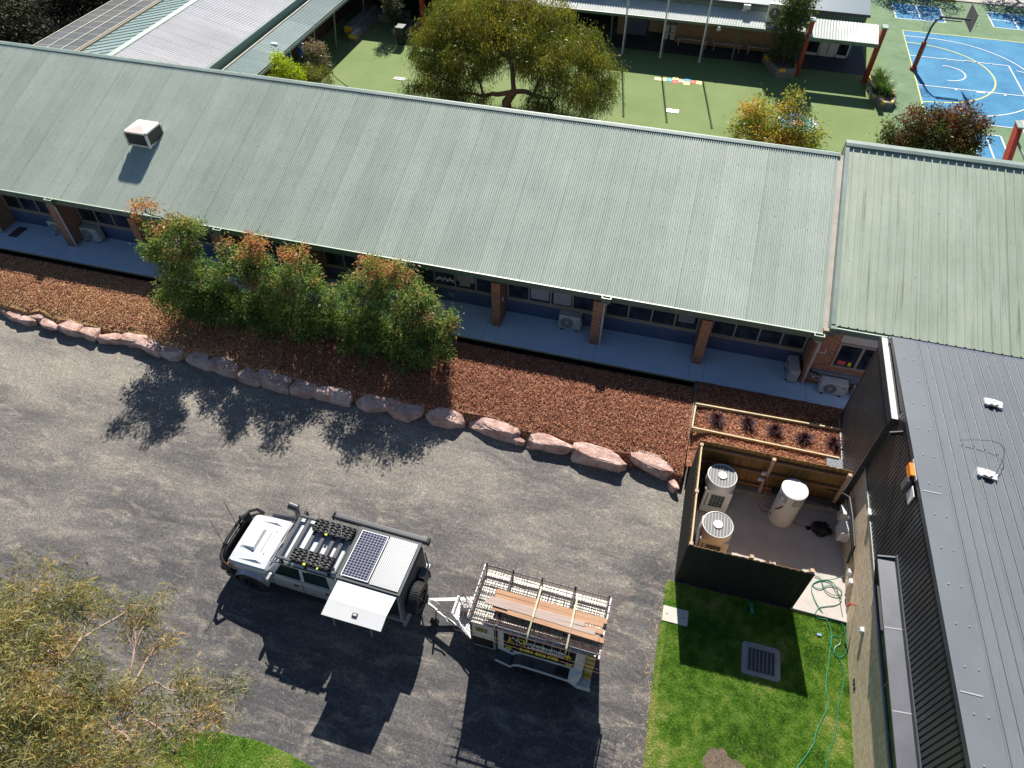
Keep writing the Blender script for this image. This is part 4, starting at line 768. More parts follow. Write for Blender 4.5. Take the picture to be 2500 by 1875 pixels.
part('east_wall', MB().box((8.3, 45.9, ZC), (8.45, 56, 3.4)), MT['bluewall'], nb)
for x, y in ((-11.5, 44.0), (-5.47, 44.0), (1.76, 43.7), (-8.6, 44.0)): part('post', MB().cyl((x, y, ZC), (x, 43.6, 2.5), .05, n=8), MT['green'], nb)
w1 = ribbon(nb, 1.9, 5.1, 45.5, 1.55, 2.2, [2.7, 3.6, 4.3]); part('picture', MB().box((2.0, 45.46, 1.7), (2.2, 45.465, 1.95)).box((2.3, 45.46, 1.7), (2.45, 45.465, 1.95)).box((2.52, 45.46, 1.7), (2.66, 45.465, 1.95)), MT['paper'], w1)
pr = part('porch_roof', corr_x(5.42, 8.98, .15, .018, 42.35, 2.62, 43.95, 3.02, 5), MT['north_roof'], nb, smooth=True)
part('porch_fascia', MB().box((5.42, 42.25, 2.45), (8.98, 42.34, 2.64)), MT['green'], pr)
gl = part('entry_glazing', MB().box((5.9, 45.9, ZC), (8.3, 45.93, 2.6)), MT['glass'], nb)
fr = MB()
for x in (5.9, 6.62, 7.62, 8.27): fr.box((x-.04, 45.84, ZC), (x+.04, 45.898, 2.6))
fr.box((5.9, 45.84, 1.25), (8.3, 45.898, 1.33)).box((5.9, 45.84, ZC), (8.3, 45.898, .5)).box((5.9, 45.84, 2.4), (8.3, 45.898, 2.6))
part('frame', fr, MT['white'], gl)
for x in (6.68, 7.14): part('door', MB().box((x, 45.80, .42), (x+.42, 45.839, 1.45)), MT['offwhite'], gl)
mb = MB().box((-22, 45.0, ZC), (5.3, 48.4, ZC+.012)).box((5.4, 43.9, ZC), (9.2, 45.9, ZC+.012)); struct('verandah_paving', MB().box((-22, 43.75, ZC-.1), (9.3, 48.4, ZC+.006)), MT['dkpave'], label='dark paving under the north verandah', cat='paving')
for i, (bx, lab) in enumerate(((5.43, 'left red tapered post holding up the entry porch'), (9.1, 'right red tapered post holding up the entry porch'))):
    t = thing('porch_post', lab, 'post', (bx, 42.9, ZC), 0, 'red porch posts')
    part('shaft', MB().add([(-.11, -.16, 0), (.11, -.16, 0), (.11, .16, 0), (-.11, .16, 0), (-.11, -.3, 2.95), (.11, -.3, 2.95), (.11, .12, 2.95), (-.11, .12, 2.95)], [(0,3,2,1),(4,5,6,7),(0,1,5,4),(1,2,6,5),(2,3,7,6),(3,0,4,7)]), MT['red'], t, False)
    part('cap', MB().box((-.14, -.34, 2.95), (.14, .16, 3.02)), MT['flash'], t, False)
aircon('air_conditioner', 'white air conditioner standing on the north verandah roof behind the slim tree', (3.55, 43.75, 2.66), 0, w=.95, d=.36, h=.95, mt='offwhite')
def wall_lamp(lab, p, down=True):
    t = thing('wall_lamp', lab, 'lamp', p); part('arm', MB().tube([(0, .3, .1), (0, .1, .12), (0, 0, .06)], .02, 6), MT['offwhite'], t, False); part('lamp_shade', MB().cyl((0, 0, -.12), (0, 0, .06), .13, .08, 14), MT['offwhite'], t, False, True)
wall_lamp('white cone lamp under the north verandah edge above the benches', (.65, 43.0, 2.35)); wall_lamp('white cone lamp peeping past the big tree crown at the north verandah', (-9.9, 43.0, 2.40))
t = thing('floodlight', 'white floodlight on the sage wall above the north verandah roof', 'floodlight', (1.95, 44.5, 3.05)); part('head', MB().bbox((-.2, -.25, -.05), (.2, 0, .18), .02), MT['offwhite'], t, False); part('arm', MB().box((-.25, -.35, -.1), (.0, -.24, -.04)), MT['white'], t, False)
def bench(lab, x0, x1, y):
    t = thing('bench', lab, 'bench', ((x0+x1)/2, y, ZC), 0, 'silver benches under the north verandah'); L = (x1-x0)/2
    part('seat', MB().bbox((-L, -.13, .42), (L, .13, .46), .01), MT['galv'], t, False)
    for s in (-1, 1): part('leg', MB().box((s*(L-.12)-.02, -.12, 0), (s*(L-.12)+.02, .12, .42)), MT['galv'], t, False)
bench('silver bench by the tan brick wall, the one nearest the white tubs', -1.62, .25, 45.05); bench('silver bench by the tan brick wall, the middle of three', .5, 2.2, 44.95); bench('silver bench by the tan brick wall, the one nearest the slim tree', 2.5, 4.2, 44.95)
for i, (x, z, lab) in enumerate(((-2.35, 0, 'lower white tub of the left stack beside the pale door'), (-2.35, .45, 'upper white tub of the left stack beside the pale door'), (-1.95, 0, 'lower white tub of the right stack beside the pale door'), (-1.95, .45, 'upper white tub of the right stack beside the pale door'))):
    t = thing('storage_tub', lab, 'tub', (x, 45.9, ZC+z), 0, 'white storage tubs by the pale door')
    part('body', MB().add([(-.13, -.16, 0), (.13, -.16, 0), (.13, .16, 0), (-.13, .16, 0), (-.17, -.2, .36), (.17, -.2, .36), (.17, .2, .36), (-.17, .2, .36)], [(0,3,2,1),(4,5,6,7),(0,1,5,4),(1,2,6,5),(2,3,7,6),(3,0,4,7)]), MT['offwhite'], t, False); part('lid', MB().box((-.185, -.215, .36), (.185, .215, .41)), MT['white'], t, False)
for k, (x, lab) in enumerate(((-4.59, 'white flagpole nearest the big courtyard tree'), (-2.35, 'middle white flagpole of the three'), (-.06, 'white flagpole nearest the slim tree, the rightmost of three'))):
    t = thing('flagpole', lab, 'flagpole', (x, 43.0-.0, ZC), 0, 'flagpoles in front of the north verandah')
    part('pole', MB().cyl((0, 0, 0), (0, 0, 6.5), .05, .035, 10), MT['white'], t, False, True); part('base_plate', MB().cyl((0, 0, 0), (0, 0, .04), .13, n=14), MT['galv'], t, False)
    part('halyard', MB().tube([(.12, 0, .1), (.1, 0, 1.2), (.06, 0, 6.4)], .008, 5), MT['galv'], t, False); part('finial', MB().cyl((0, 0, 6.5), (0, 0, 6.58), .07, .02, 10), MT['white'], t, False)
# ================================================================== COURT, MARKINGS
def poly_line(mb, pts, wd, z):
    L = []; R = []; n = len(pts)
    for i, p in enumerate(pts):
        a = Vector(pts[max(i-1, 0)]); b = Vector(pts[min(i+1, n-1)]); t = (b-a).normalized(); nrm = Vector((-t.y, t.x)); p = Vector(p)
        L.append(p+nrm*wd/2); R.append(p-nrm*wd/2)
    for i in range(n-1): mb.quad((*R[i], z), (*R[i+1], z), (*L[i+1], z), (*L[i], z))
    return mb
def arc(c, r, a0, a1, n=28): return [(c[0]+r*math.cos(math.radians(a0+(a1-a0)*i/n)), c[1]+r*math.sin(math.radians(a0+(a1-a0)*i/n))) for i in range(n+1)]
CX, CXR, CYT, CYB = 11.95, 30, 51.25, 39.42; cyc = 45.35
struct('ball_court', MB().quad((CX, CYB, ZC+.004), (CXR, CYB, ZC+.004), (CXR, CYT, ZC+.004), (CX, CYT, ZC+.004)), MT['court'], label='blue ball court surface with painted lines', cat='ball court')
mb = MB(); poly_line(mb, [(CX, CYB), (CX, CYT), (CXR, CYT)], .09, ZC+.010); poly_line(mb, [(CX, cyc+3.98)]+arc((12.3, cyc), 3.98, 88, -88)+[(CX, cyc-4.1)], .09, ZC+.012)
struct('court_markings', mb, MT['lineyel'], label='yellow boundary and arc lines on the blue court', cat='court lines')
mb = MB(); zz = ZC+.016
for l in ([(CX, cyc+2.0), (17.4, cyc+2.05)], [(CX, cyc-2.0), (17.5, cyc-1.9)], [(17.4, cyc+2.05), (17.5, cyc-1.9)], [(CX, CYB), (CXR, CYB)], arc((13.75, cyc+.02), 1.0, 95, -95), [(CX, cyc+5.0)]+arc((13.4, cyc-.1), 5.1, 88, 20)+arc((13.4, cyc-.1), 5.1, 19, -88)+[(CX, cyc-5.2)], arc((17.45, cyc+.1), 1.35, 80, -80)): poly_line(mb, l, .075, zz)
for x in (13.9, 15.0, 15.6, 16.4):
    for s, o_ in ((1, 2.0), (-1, -2.0)): mb.quad((x, cyc+o_, zz), (x+(.45 if x == 15.0 else .12), cyc+o_, zz), (x+(.45 if x == 15.0 else .12), cyc+o_+.14*s, zz), (x, cyc+o_+.14*s, zz))
struct('court_markings', mb, MT['line'], label='white key and goal circle lines on the blue court', cat='court lines')
def handball(x0, x1, y0, y1, lab, nx=(.5,), ny=(.5,)):
    struct('handball_court', MB().quad((x0, y0, ZC+.004), (x1, y0, ZC+.004), (x1, y1, ZC+.004), (x0, y1, ZC+.004)), MT['court'], label=lab, cat='handball court')
    mb = MB(); 
    for l in ([(x0, y0), (x1, y0)], [(x1, y0), (x1, y1)], [(x1, y1), (x0, y1)], [(x0, y1), (x0, y0)], [((x0+x1)/2, y0), ((x0+x1)/2, y1)], [(x0, (y0+y1)/2), (x1, (y0+y1)/2)]): poly_line(mb, l, .08, ZC+.010)
    struct('court_markings', mb, MT['line'], label='white lines of the '+lab, cat='court lines')
handball(11.75, 14.75, 53.25, 56.0, 'blue handball court beyond the hoop'); handball(17.65, 20.6, 53.35, 56.05, 'blue handball court at the top right corner'); handball(13.9, 15.35, 32.0, 38.35, 'blue handball court right of the dark red bush')
# hopscotch
t = thing('hopscotch_marking', 'painted hopscotch squares numbered one to ten on the turf', 'hopscotch'); hx, hy = -2.3, 40.15
cells = [(0, 0, 'redlt', '1'), (1, 0, 'signy', '2'), (2, 0, 'hopblue', '3'), (3, .27, 'signy', '4'), (3, -.22, 'hopred', '5'), (4, 0, 'redlt', '6'), (5, .26, 'hopblue', '7'), (5, -.22, 'signy', '8'), (6, 0, 'hopred', '9'), (7, 0, 'signy', '10')]
def text_mesh(s_, size, extr=.001, bold=.0):
    cu = bpy.data.curves.new('lettering', 'FONT'); cu.body = s_; cu.size = size; cu.extrude = extr; cu.offset = bold; cu.align_x = 'CENTER'; cu.align_y = 'CENTER'; cu.resolution_u = 3
    o = bpy.data.objects.new('lettering', cu); link(o); dg = bpy.context.evaluated_depsgraph_get(); me = bpy.data.meshes.new_from_object(o.evaluated_get(dg)); 
    mb = MB(); mb.add([v.co[:] for v in me.vertices], [tuple(p.vertices) for p in me.polygons]); bpy.data.objects.remove(o); bpy.data.curves.remove(cu); bpy.data.meshes.remove(me); return mb
for u, dv, m_, s_ in cells:
    x0 = hx+.33*u; y0 = hy+dv+.02*u; part('square', MB().box((x0, y0-.19, ZC+.001), (x0+.32, y0+.19, ZC+.008)), MT[m_], t)
    tm = text_mesh(s_, .3); tm.v = [(x0+.16+x, y0+y, ZC+.011+z) for x, y, z in tm.v]; part('numeral', tm, MT['sign'] if m_ == 'signy' else MT['bluelid'] if m_ == 'hopblue' else MT['red'], t)
# round mural: plain rings
t = thing('round_mural', 'round painted picture on the turf under the orange tree', 'painted circle', (5.4, 37.0, ZC+.002))
for r, z, m_ in ((1.08, .004, 'lavgrey'), (.98, .008, 'line'), (.82, .012, 'hopblue')): part('ring', MB().disc((0, 0), r, (0, z), 40), MT[m_], t, False)
for i in range(22):
    a = random.uniform(0, 6.28); r = random.uniform(.3, .72); part('patch', MB().disc((r*math.cos(a), r*math.sin(a)), random.uniform(.06, .16), (.0, .0125+.0006*i), 7), MT[random.choice(['line', 'line', 'hopblue', 'green', 'bluelid', 'redlt'])], t, False)
part('centre', MB().disc((0.1, 0), .3, (0, .03), 9), MT['redlt'], t, False)
def grate(lab, x0, x1, y0, y1, n, z=ZC, grp='drain grates in the turf'):
    t = thing('drain_grate', lab, 'drain grate', ((x0+x1)/2, (y0+y1)/2, z), 0, grp); a, b = (x1-x0)/2, (y1-y0)/2
    part('pit', MB().box((-a, -b, 0), (a, b, .006)), MT['black'], t, False); mb = MB()
    for i in range(n): x = -a+2*a*i/(n-1); mb.box((x-.016, -b, .007), (x+.016, b, .03))
    mb.box((-a, -b, .007), (a, -b+.03, .028)).box((-a, b-.03, .007), (a, b, .028)); part('bars', mb, MT['galv'], t, False); return t
grate('galvanised drain grate in the turf below the hopscotch', -1.2, -.6, 36.35, 36.7, 8); grate('galvanised drain grate in the turf left of the big tree', -16.35, -15.75, 36.05, 36.35, 6)
# goal post with two backboards
t = thing('goal_post', 'double basketball hoop on a red padded post at the blue court edge', 'basketball hoop', (CX-.0, cyc, ZC))
part('pole', MB().tube([(0, 0, 0), (0, 0, 2.3), (.12, -.0, 2.75), (.5, .0, 2.95)], [.07, .06, .06, .055], 10), MT['rack'], t, False, True)
part('post_pad', MB().cyl((0, 0, 0), (0, 0, 1.55), .13, n=14).cyl((0, 0, 0), (0, 0, .15), .2, n=8), MT['red'], t, False)
part('arm', MB().box((.2, -.03, 2.86), (1.75, .03, 2.95)).box((.3, -.03, 2.74), (1.4, .03, 2.79)), MT['rack'], t, False)
part('backboard', MB().box((1.75, -.85, 2.55), (1.79, .85, 3.45)), mat('backboard_grey', (.13, .115, .115), .6), t, False)
def ring(cx_): return MB().tube([(cx_+.22*math.cos(a), .22*math.sin(a), 2.72) for a in np.linspace(0, 2*math.pi, 21)], .012, 5)
r1 = part('hoop', ring(2.05), MT['galv'], t, False); nb_ = MB()
for a in np.linspace(0, 2*math.pi, 11): nb_.tube([(2.05+.22*math.cos(a), .22*math.sin(a), 2.72), (2.05+.12*math.cos(a+.4), .12*math.sin(a+.4), 2.3)], .008, 4)
part('net', nb_, MT['white'], r1, False)
r1 = part('hoop', ring(-.25), MT['galv'], t, False); nb_ = MB()
for a in np.linspace(0, 2*math.pi, 9): nb_.tube([(-.25+.22*math.cos(a), .22*math.sin(a), 2.72), (-.25+.12*math.cos(a+.4), .12*math.sin(a+.4), 2.1)], .008, 4)
part('net', nb_, MT['galv'], r1, False)
# planters
def planter(name, lab, poly, h, soil=True, band=True):
    c = (sum(p[0] for p in poly)/len(poly), sum(p[1] for p in poly)/len(poly)); t = thing(name, lab, 'planter', (c[0], c[1], ZC)); n = len(poly); 
    inner = [(c[0]+(x-c[0])*.86, c[1]+(y-c[1])*.86) for x, y in poly]
    mb = MB()
    for i in range(n):
        j = (i+1) % n; a, b, c2, d = poly[i], poly[j], inner[j], inner[i]
        for k in range(3):
            z0 = ZC+h/3*k; z1 = z0+h/3-.012; mb.add([(*a, z0), (*b, z0), (*c2, z0), (*d, z0), (*a, z1), (*b, z1), (*c2, z1), (*d, z1)], [(0,3,2,1),(4,5,6,7),(0,1,5,4),(1,2,6,5),(2,3,7,6),(3,0,4,7)])
    part('sleeper_wall', mb, MT['sleeper'], t)
    part('soil', MB().prism(inner, ZC, ZC+h-.1), MT['soil'], t)
    if band:
        for i in range(n):
            mb = MB(); j = (i+1) % n; a, b = Vector(poly[i]), Vector(poly[j]); nrm = Vector(((b-a).y, -(b-a).x)).normalized()
            if nrm.dot(Vector(c)-a) > 0: nrm = -nrm
            e0 = a+(b-a)*.12; e1 = a+(b-a)*.45; 
            mb.add([(*(e0+nrm*.006), ZC+h*.62), (*(e1+nrm*.006), ZC+h*.62), (*(e1+nrm*.006), ZC+h), (*(e0+nrm*.006), ZC+h), (*(e0-nrm*.12), ZC+h+.003), (*(e1-nrm*.12), ZC+h+.003)], [(0, 1, 2, 3), (3, 2, 5, 4)])
            part('yellow_band', mb, MT['yellow'], t)
    return t
planter('timber_planter', 'angular grey sleeper planter with yellow bands under the slim tree', [(3.45, 44.1), (4.25, 42.1), (5.3, 42.35), (5.3, 44.0), (4.2, 44.4)], .5)
planter('timber_planter', 'long sleeper planter of strappy green plants beside the right red post', [(9.2, 43.3), (9.22, 40.75), (9.6, 39.85), (10.2, 39.85), (10.5, 40.6), (10.2, 43.3)], .35)
planter('timber_planter', 'sleeper planter with yellow band left of the big tree crown', [(-18.5, 41.3), (-17.5, 41.4), (-17.3, 43.2), (-18.4, 43.2)], .5)
t = thing('timber_bench', 'stepped sleeper bench with yellow ends in the shaded courtyard corner', 'bench seat', (-20.8, 42, ZC))
for a, b, m_ in (((-21.3, 40.7, 0), (-20.8, 44.6, .62), 'sleeper'), ((-20.79, 40.15, 0), (-20.35, 44.6, .4), 'sleeper'), ((-21.3, 40.66, .3), (-20.82, 40.7, .64), 'yellow'), ((-20.8, 40.1, .2), (-20.37, 40.149, .42), 'yellow'), ((-20.34, 43.6, 0), (-18.6, 44.8, .38), 'sleeper')):
    part('seat_board' if m_ == 'sleeper' else 'yellow_end', MB().box((a[0], a[1], a[2]+ZC), (b[0], b[1], b[2]+ZC)), MT[m_], t)
part('pale_board', MB().box((-20.75, 40.17, ZC+.4), (-20.4, 41.2, ZC+.415)), mat('sunny_board', (.60, .55, .48), .6), t)
t = thing('wheelie_bin', 'dark green wheelie bin in front of the left planter', 'bin', (-17.65, 40.75, ZC)); part('body', MB().add([(-.18, -.22, 0), (.18, -.22, 0), (.18, .2, 0), (-.18, .2, 0), (-.25, -.3, .95), (.25, -.3, .95), (.25, .28, .95), (-.25, .28, .95)], [(0,3,2,1),(4,5,6,7),(0,1,5,4),(1,2,6,5),(2,3,7,6),(3,0,4,7)]), mat('bin_green', (.02, .045, .035), .5), t, False); part('lid', MB().bbox((-.27, -.33, .95), (.27, .32, 1.02), .02), MT['rack'], t, False)
# left red porch post behind planter and pale beam beyond
t = thing('porch_post', 'lone red post behind the left planter in the shaded corner', 'post', (-17.1, 43.2, ZC)); part('shaft', MB().box((-.14, -.15, 0), (.14, .15, 3.6)), MT['redlt'], t, False)
t = thing('porch_beam', 'pale green beam across the shaded verandah left of the big tree', 'beam', (-14.9, 43.05, 3.0)); part('board', MB().box((-2.0, -.1, -.02), (3.2, .05, .3)), MT['flash'], t, False)
# east porch
t = thing('east_porch', 'pale metal porch roof with raking red fin at the right frame edge', 'porch', (14.6, 33, 0))
part('roof', ribs_x(14.25, 18, .25, .05, .03, 30.5, 2.45, 34.6, 2.92), MT['north_roof'], t)
part('red_fin', MB().add([(13.30, 30.2, ZC), (13.5, 30.2, ZC), (13.5, 30.9, ZC), (13.30, 30.9, ZC), (13.98, 33.7, 2.95), (14.18, 33.7, 2.95), (14.18, 34.3, 2.95), (13.98, 34.3, 2.95)], [(0,3,2,1),(4,5,6,7),(0,1,5,4),(1,2,6,5),(2,3,7,6),(3,0,4,7)]), MT['redlt'], t)
part('fin_cap', MB().box((13.95, 33.66, 2.951), (14.21, 34.34, 3.01)), MT['flash'], t)
part('gutter', MB().box((14.2, 30.5, 2.32), (14.25, 33.6, 2.42)), MT['flash'], t)

# ================================================================== BOULDERS
def boulder(p, wpx, i, desc):
    P = at(p, .18); L = wpx*.38584*(P-CAM).length/F*1.07; D = min(.60, max(.24, L*.47))*random.uniform(.95, 1.12); Hh = min(.48, .20+L*.19)*random.uniform(.92, 1.1)
    bm = bmesh.new(); bmesh.ops.create_icosphere(bm, subdivisions=4, radius=1)
    sd_ = Vector((i*3.1, i*1.7, i)); cut = [Vector((random.gauss(0, 1), random.gauss(0, 1), random.gauss(0, .35))).normalized() for _ in range(9)]; cd_ = [random.uniform(.80, 1.02) for _ in cut]
    for v in bm.verts:
        c = v.co.copy(); c = Vector([math.copysign(abs(a)**.34, a) for a in c])
        for n_, d_ in zip(cut, cd_):
            k = c.dot(n_)-d_
            if k > 0: c -= n_*k*.97
        c *= 1 + .12*noise.noise(c*1.3+sd_) + .06*noise.noise(c*3.3+sd_) + .03*noise.noise(c*8+sd_)
        v.co = Vector((c.x*L/2*.98, c.y*D/2, c.z*Hh/2 + Hh*.42 + .03*c.x*math.sin(i*2.3)))
    mb = MB().bm(bm)
    o = bpy.data.objects.new('boulder', mkmesh('boulder', mb, MT['rock'])); link(o); nx = RP[min(i+1, len(RP)-1)]; pv = RP[max(i-1, 0)]
    o.location = (P.x, P.y+.02, -.03); o.rotation_euler = (0, 0, math.atan2(nx.y-pv.y, nx.x-pv.x)+random.uniform(-.08, .08)); tag(o, desc, 'boulder', 'pink boulders edging the mulch bed'); return o
ORD = ['first', 'second', 'third', 'fourth', 'fifth', 'sixth', 'seventh', 'eighth', 'ninth', 'tenth', 'eleventh', 'twelfth', 'thirteenth', 'fourteenth', 'fifteenth', 'sixteenth', 'seventeenth', 'eighteenth', 'nineteenth', 'twentieth']
NR = len(ROCKS); FROMR = ['small wedge of pink stone at the fence end of the boulder row', 'big angular pink boulder, second from the fence', 'long flat pink boulder, third from the fence', 'long pale pink boulder, fourth from the fence', 'tiny pink stone wedged between two long boulders', 'longest orange pink boulder, sixth from the fence', 'humped pink boulder right of the shrub shade, seventh from the fence', 'broad pink boulder half in shrub shade, eighth from the fence', 'shaded pink boulder, ninth from the fence']
for i, (p, wd) in enumerate(ROCKS):
    k = NR-1-i
    d_ = FROMR[k] if k < len(FROMR) else ('small ' if wd < 60 else '')+'pink boulder, %s counted from the left frame edge' % ORD[i]
    o = boulder(p, wd, i, d_)
    if i == NR-1: o.rotation_euler.z = -1.15
# ================================================================== TIMBER ENCLOSURE
FX0, FX1, FYS, FYN, FT = 2.12, 5.2, 9.95, 13.4, 1.94
pNW = Vector((1.98, 12.98)); 
fn = thing('timber_fence', 'timber paling fence round the equipment pad, dark outside and raw pine inside', 'fence', (3.6, 11.4, 0))
FXE = 6.3
def palings(x0, y0, x1, y1, zb, zt, side):
    """overlapping vertical boards, every other one proud; returns boards"""
    mb = MB(); L = math.hypot(x1-x0, y1-y0); n = int(L/.088); dx, dy = (x1-x0)/L, (y1-y0)/L; nx_, ny_ = -dy*side, dx*side
    for i in range(n):
        a = i*L/n; o_ = .012 if i % 2 else 0; wd = .098; h = zt+random.uniform(-.012, .012); z0 = zb+random.uniform(0, .01)
        p = [(x0+dx*(a-.005)+nx_*o_, y0+dy*(a-.005)+ny_*o_), (x0+dx*(a+wd)+nx_*o_, y0+dy*(a+wd)+ny_*o_)]; q_ = [(x+nx_*.011, y+ny_*.011) for x, y in p]
        mb.prism([p[0], p[1], q_[1], q_[0]], z0, h)
    return mb
def fence_side(x0, y0, x1, y1, zb, side, outer):
    part('palings', palings(x0, y0, x1, y1, zb, FT, side), outer, fn)
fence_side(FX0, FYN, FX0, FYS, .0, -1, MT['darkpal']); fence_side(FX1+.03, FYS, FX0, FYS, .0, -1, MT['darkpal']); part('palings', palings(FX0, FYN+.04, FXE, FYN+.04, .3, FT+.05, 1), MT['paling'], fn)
part('inner_palings', palings(FX0+.026, FYS+.03, FX0+.026, FYN, .15, FT-.004, -1), MT['paling'], fn); part('inner_palings', palings(FX0, FYS+.026, FX1+.03, FYS+.026, .15, FT-.004, 1), MT['paling'], fn)
for zz_ in (.52, 1.15, 1.74):
    part('rail', MB().box((FX0+.08, FYN-.06, zz_), (FXE-.02, FYN+.005, zz_+.07)), MT['rail'], fn); part('rail', MB().box((FX0+.06, FYS+.1, zz_), (FX0+.105, FYN-.08, zz_+.07)), MT['rail'], fn); part('rail', MB().box((FX0+.12, FYS+.05, zz_), (FX1-.02, FYS+.09, zz_+.07)), MT['rail'], fn)
for ya, yb in ((FYS+.1, 11.62), (11.75, FYN-.15)): part('capping', MB().box((FX0+.05, ya, FT-.06), (FX0+.085, yb, FT+.012)), MT['pale_wood'], fn)
for x, y in ((FX0+.06, FYN-.08), (4.2, FYN-.08), (FXE-.06, FYN-.08), (FX0+.06, 11.68), (FX0+.06, FYS+.08), (3.70, FYS+.10), (FX1-.03, FYS+.10)):
    part('post', MB().box((x-.045, y-.045, .1), (x+.05, y+.05, FT+.03)), MT['post'], fn)
part('concrete_upstand', MB().box((FX0+.08, FYN-.16, .1), (6.45, FYN+.035, .36)), MT['conc3'], fn)
# heat pumps
def heat_pump(lab, x, y):
    t = thing('heat_pump', lab, 'heat pump', (x, y, .1), 0, 'heat pump units in the timber enclosure')
    part('casing', MB().bbox((-.38, -.38, .04), (.38, .38, 1.16), .03, 2), MT['offwhite'], t, False)
    part('shroud', MB().cyl((0, 0, 1.161), (0, 0, 1.42), .435, .40, 40), MT['offwhite'], t, False, True)
    fg = part('fan_grille', MB().cyl((0, 0, 1.421), (0, 0, 1.43), .385, n=36), MT['fan'], t, False)
    part('rim', MB().tube([(.40*math.cos(a), .40*math.sin(a), 1.43) for a in np.linspace(0, 2*math.pi, 37)], .016, 6), MT['white'], fg, False)
    mb = MB()
    for k in range(-4, 5):
        xx = k*.082; yy = math.sqrt(.385**2-xx*xx); mb.box((xx-.0035, -yy, 1.432), (xx+.0035, yy, 1.442))
    part('guard_bars', mb, MT['white'], fg, False); part('hub', MB().cyl((0, 0, 1.433), (0, 0, 1.462), .125, n=28), MT['fanhub'], fg, False)
    gl_ = part('coil_guard', MB().box((-.18, -.392, .42), (.2, -.381, .98)), mat('coil_green', (.03, .055, .05), .5) if not bpy.data.materials.get('coil_green') else bpy.data.materials['coil_green'], t, False)
    mb = MB()
    for k in range(5): mb.box((-.18+.095*k-.006, -.402, .42), (-.18+.095*k+.006, -.393, .98))
    for k in range(6): mb.box((-.18, -.402, .42+.112*k-.005), (.2, -.3925, .42+.112*k+.005))
    part('guard_wire', mb, MT['galv'], gl_, False)
    mb = MB()
    for k in range(9): mb.box((-.4, -.3+.03*0, .25+.1*k), (-.381, .3, .28+.1*k))
    part('side_louvres', mb, MT['black'], t, False)
    mb = MB()
    for k in range(7): mb.box((-.30, -.39, .4+.09*k), (-.26, -.381, .45+.09*k))
    part('vent_slots', mb, MT['black'], t, False)
    part('base', MB().box((-.36, -.36, 0), (.36, .36, .039)), MT['black'], t, False)
heat_pump('square heat pump with round fan nearest the back palings', 2.90, 12.70); heat_pump('square heat pump with round fan nearest the front fence', 2.88, 11.05)
# water heater
t = thing('water_heater', 'tall white cylindrical water heater with silver lid on the concrete pad', 'water heater', (4.88, 12.76-.03, .1))
part('tank', MB().cyl((0, 0, .03), (0, 0, 1.44), .355, n=48), MT['heater'], t, False, True)
part('lid', MB().cyl((0, 0, 1.441), (0, 0, 1.48), .365, .36, 48).cyl((0, 0, 1.48), (0, 0, 1.50), .36, .28, 48), MT['white'], t, False, True)
part('base_ring', MB().cyl((0, 0, 0), (0, 0, .029), .36, n=40), MT['galv'], t, False)
def curved(a0, a1, z0, z1, r, n=8):
    mb = MB(); A = [math.radians(a0+(a1-a0)*i/n) for i in range(n+1)]
    for i in range(n): mb.quad((r*math.cos(A[i]), r*math.sin(A[i]), z0), (r*math.cos(A[i+1]), r*math.sin(A[i+1]), z0), (r*math.cos(A[i+1]), r*math.sin(A[i+1]), z1), (r*math.cos(A[i]), r*math.sin(A[i]), z1))
    return mb
part('control_panel', curved(-92, -48, 1.12, 1.42, .3565), mat('panel_grey', (.33, .32, .33), .5), t, False); part('panel_button', curved(-74, -62, 1.23, 1.33, .358), MT['white'], t, False); part('panel_light', curved(-71, -66, 1.26, 1.29, .3595), MT['black'], t, False)
part('rating_label', curved(-160, -118, 1.13, 1.40, .3565), mat('label_lilac', (.36, .36, .42), .5), t, False); part('warning_label', curved(-150, -132, 1.17, 1.3, .358), MT['white'], t, False)
part('valve', MB().tube([(-.2, -.30, .98), (-.27, -.36, .96), (-.33, -.36, .9), (-.35, -.3, .80)], .02, 7), MT['black'], t, False)
part('inlet', MB().tube([(-.33, 0, .35), (-.45, .05, .33), (-.55, .1, .3)], .014, 6).cyl((-.3, -.1, .25), (-.37, -.12, .25), .03, n=8), MT['copper'], t, False)
solo('water_pipe', MB().tube([(4.22, 13.18, 1.2), (4.26, 13.1, 1.0), (4.30, 13.0, .55), (4.22, 12.85, .3), (4.32, 12.7, .25), (4.50, 12.7, .3)], .013, 6), MT['copper'], 'bent copper pipe hanging between the heat pumps and the water heater', 'pipe', smooth=True)
t = thing('power_outlet', 'weatherproof outlet with hanging cable on the back palings', 'power outlet', (4.08, 13.28, 1.15)); part('box', MB().bbox((-.06, -.06, .1), (.06, 0, .25), .01), MT['offwhite'], t, False); part('plug', MB().bbox((-.1, -.1, -.12), (.05, -.02, -.03), .01), MT['white'], t, False); part('cable', MB().tube([(0, -.06, .1), (.1, -.1, .06), (.14, -.1, -.15), (.12, -.08, -.4)], .014, 6), MT['black'], t, False)
t = thing('pipe_insulation', 'bundle of black lagged pipe behind the water heater', 'pipes', (4.9, 13.2, .7)); 
for k in range(3): part('lagged_pipe', MB().tube([(-.45, -.05, .2-.06*k), (.0, .0, .12-.06*k), (.7, -.02, .1-.07*k), (1.3, -.06, .05-.07*k), (1.6, -.3, .05-.02*k)], .032, 6), MT['black'], t, False, True)
part('shutoff', MB().bbox((-.42, -.14, .02), (-.3, -.02, .22), .02), MT['black'], t, False); part('red_handle', MB().box((-.5, -.12, -.02), (-.4, -.06, .02)), MT['redlt'], t, False)
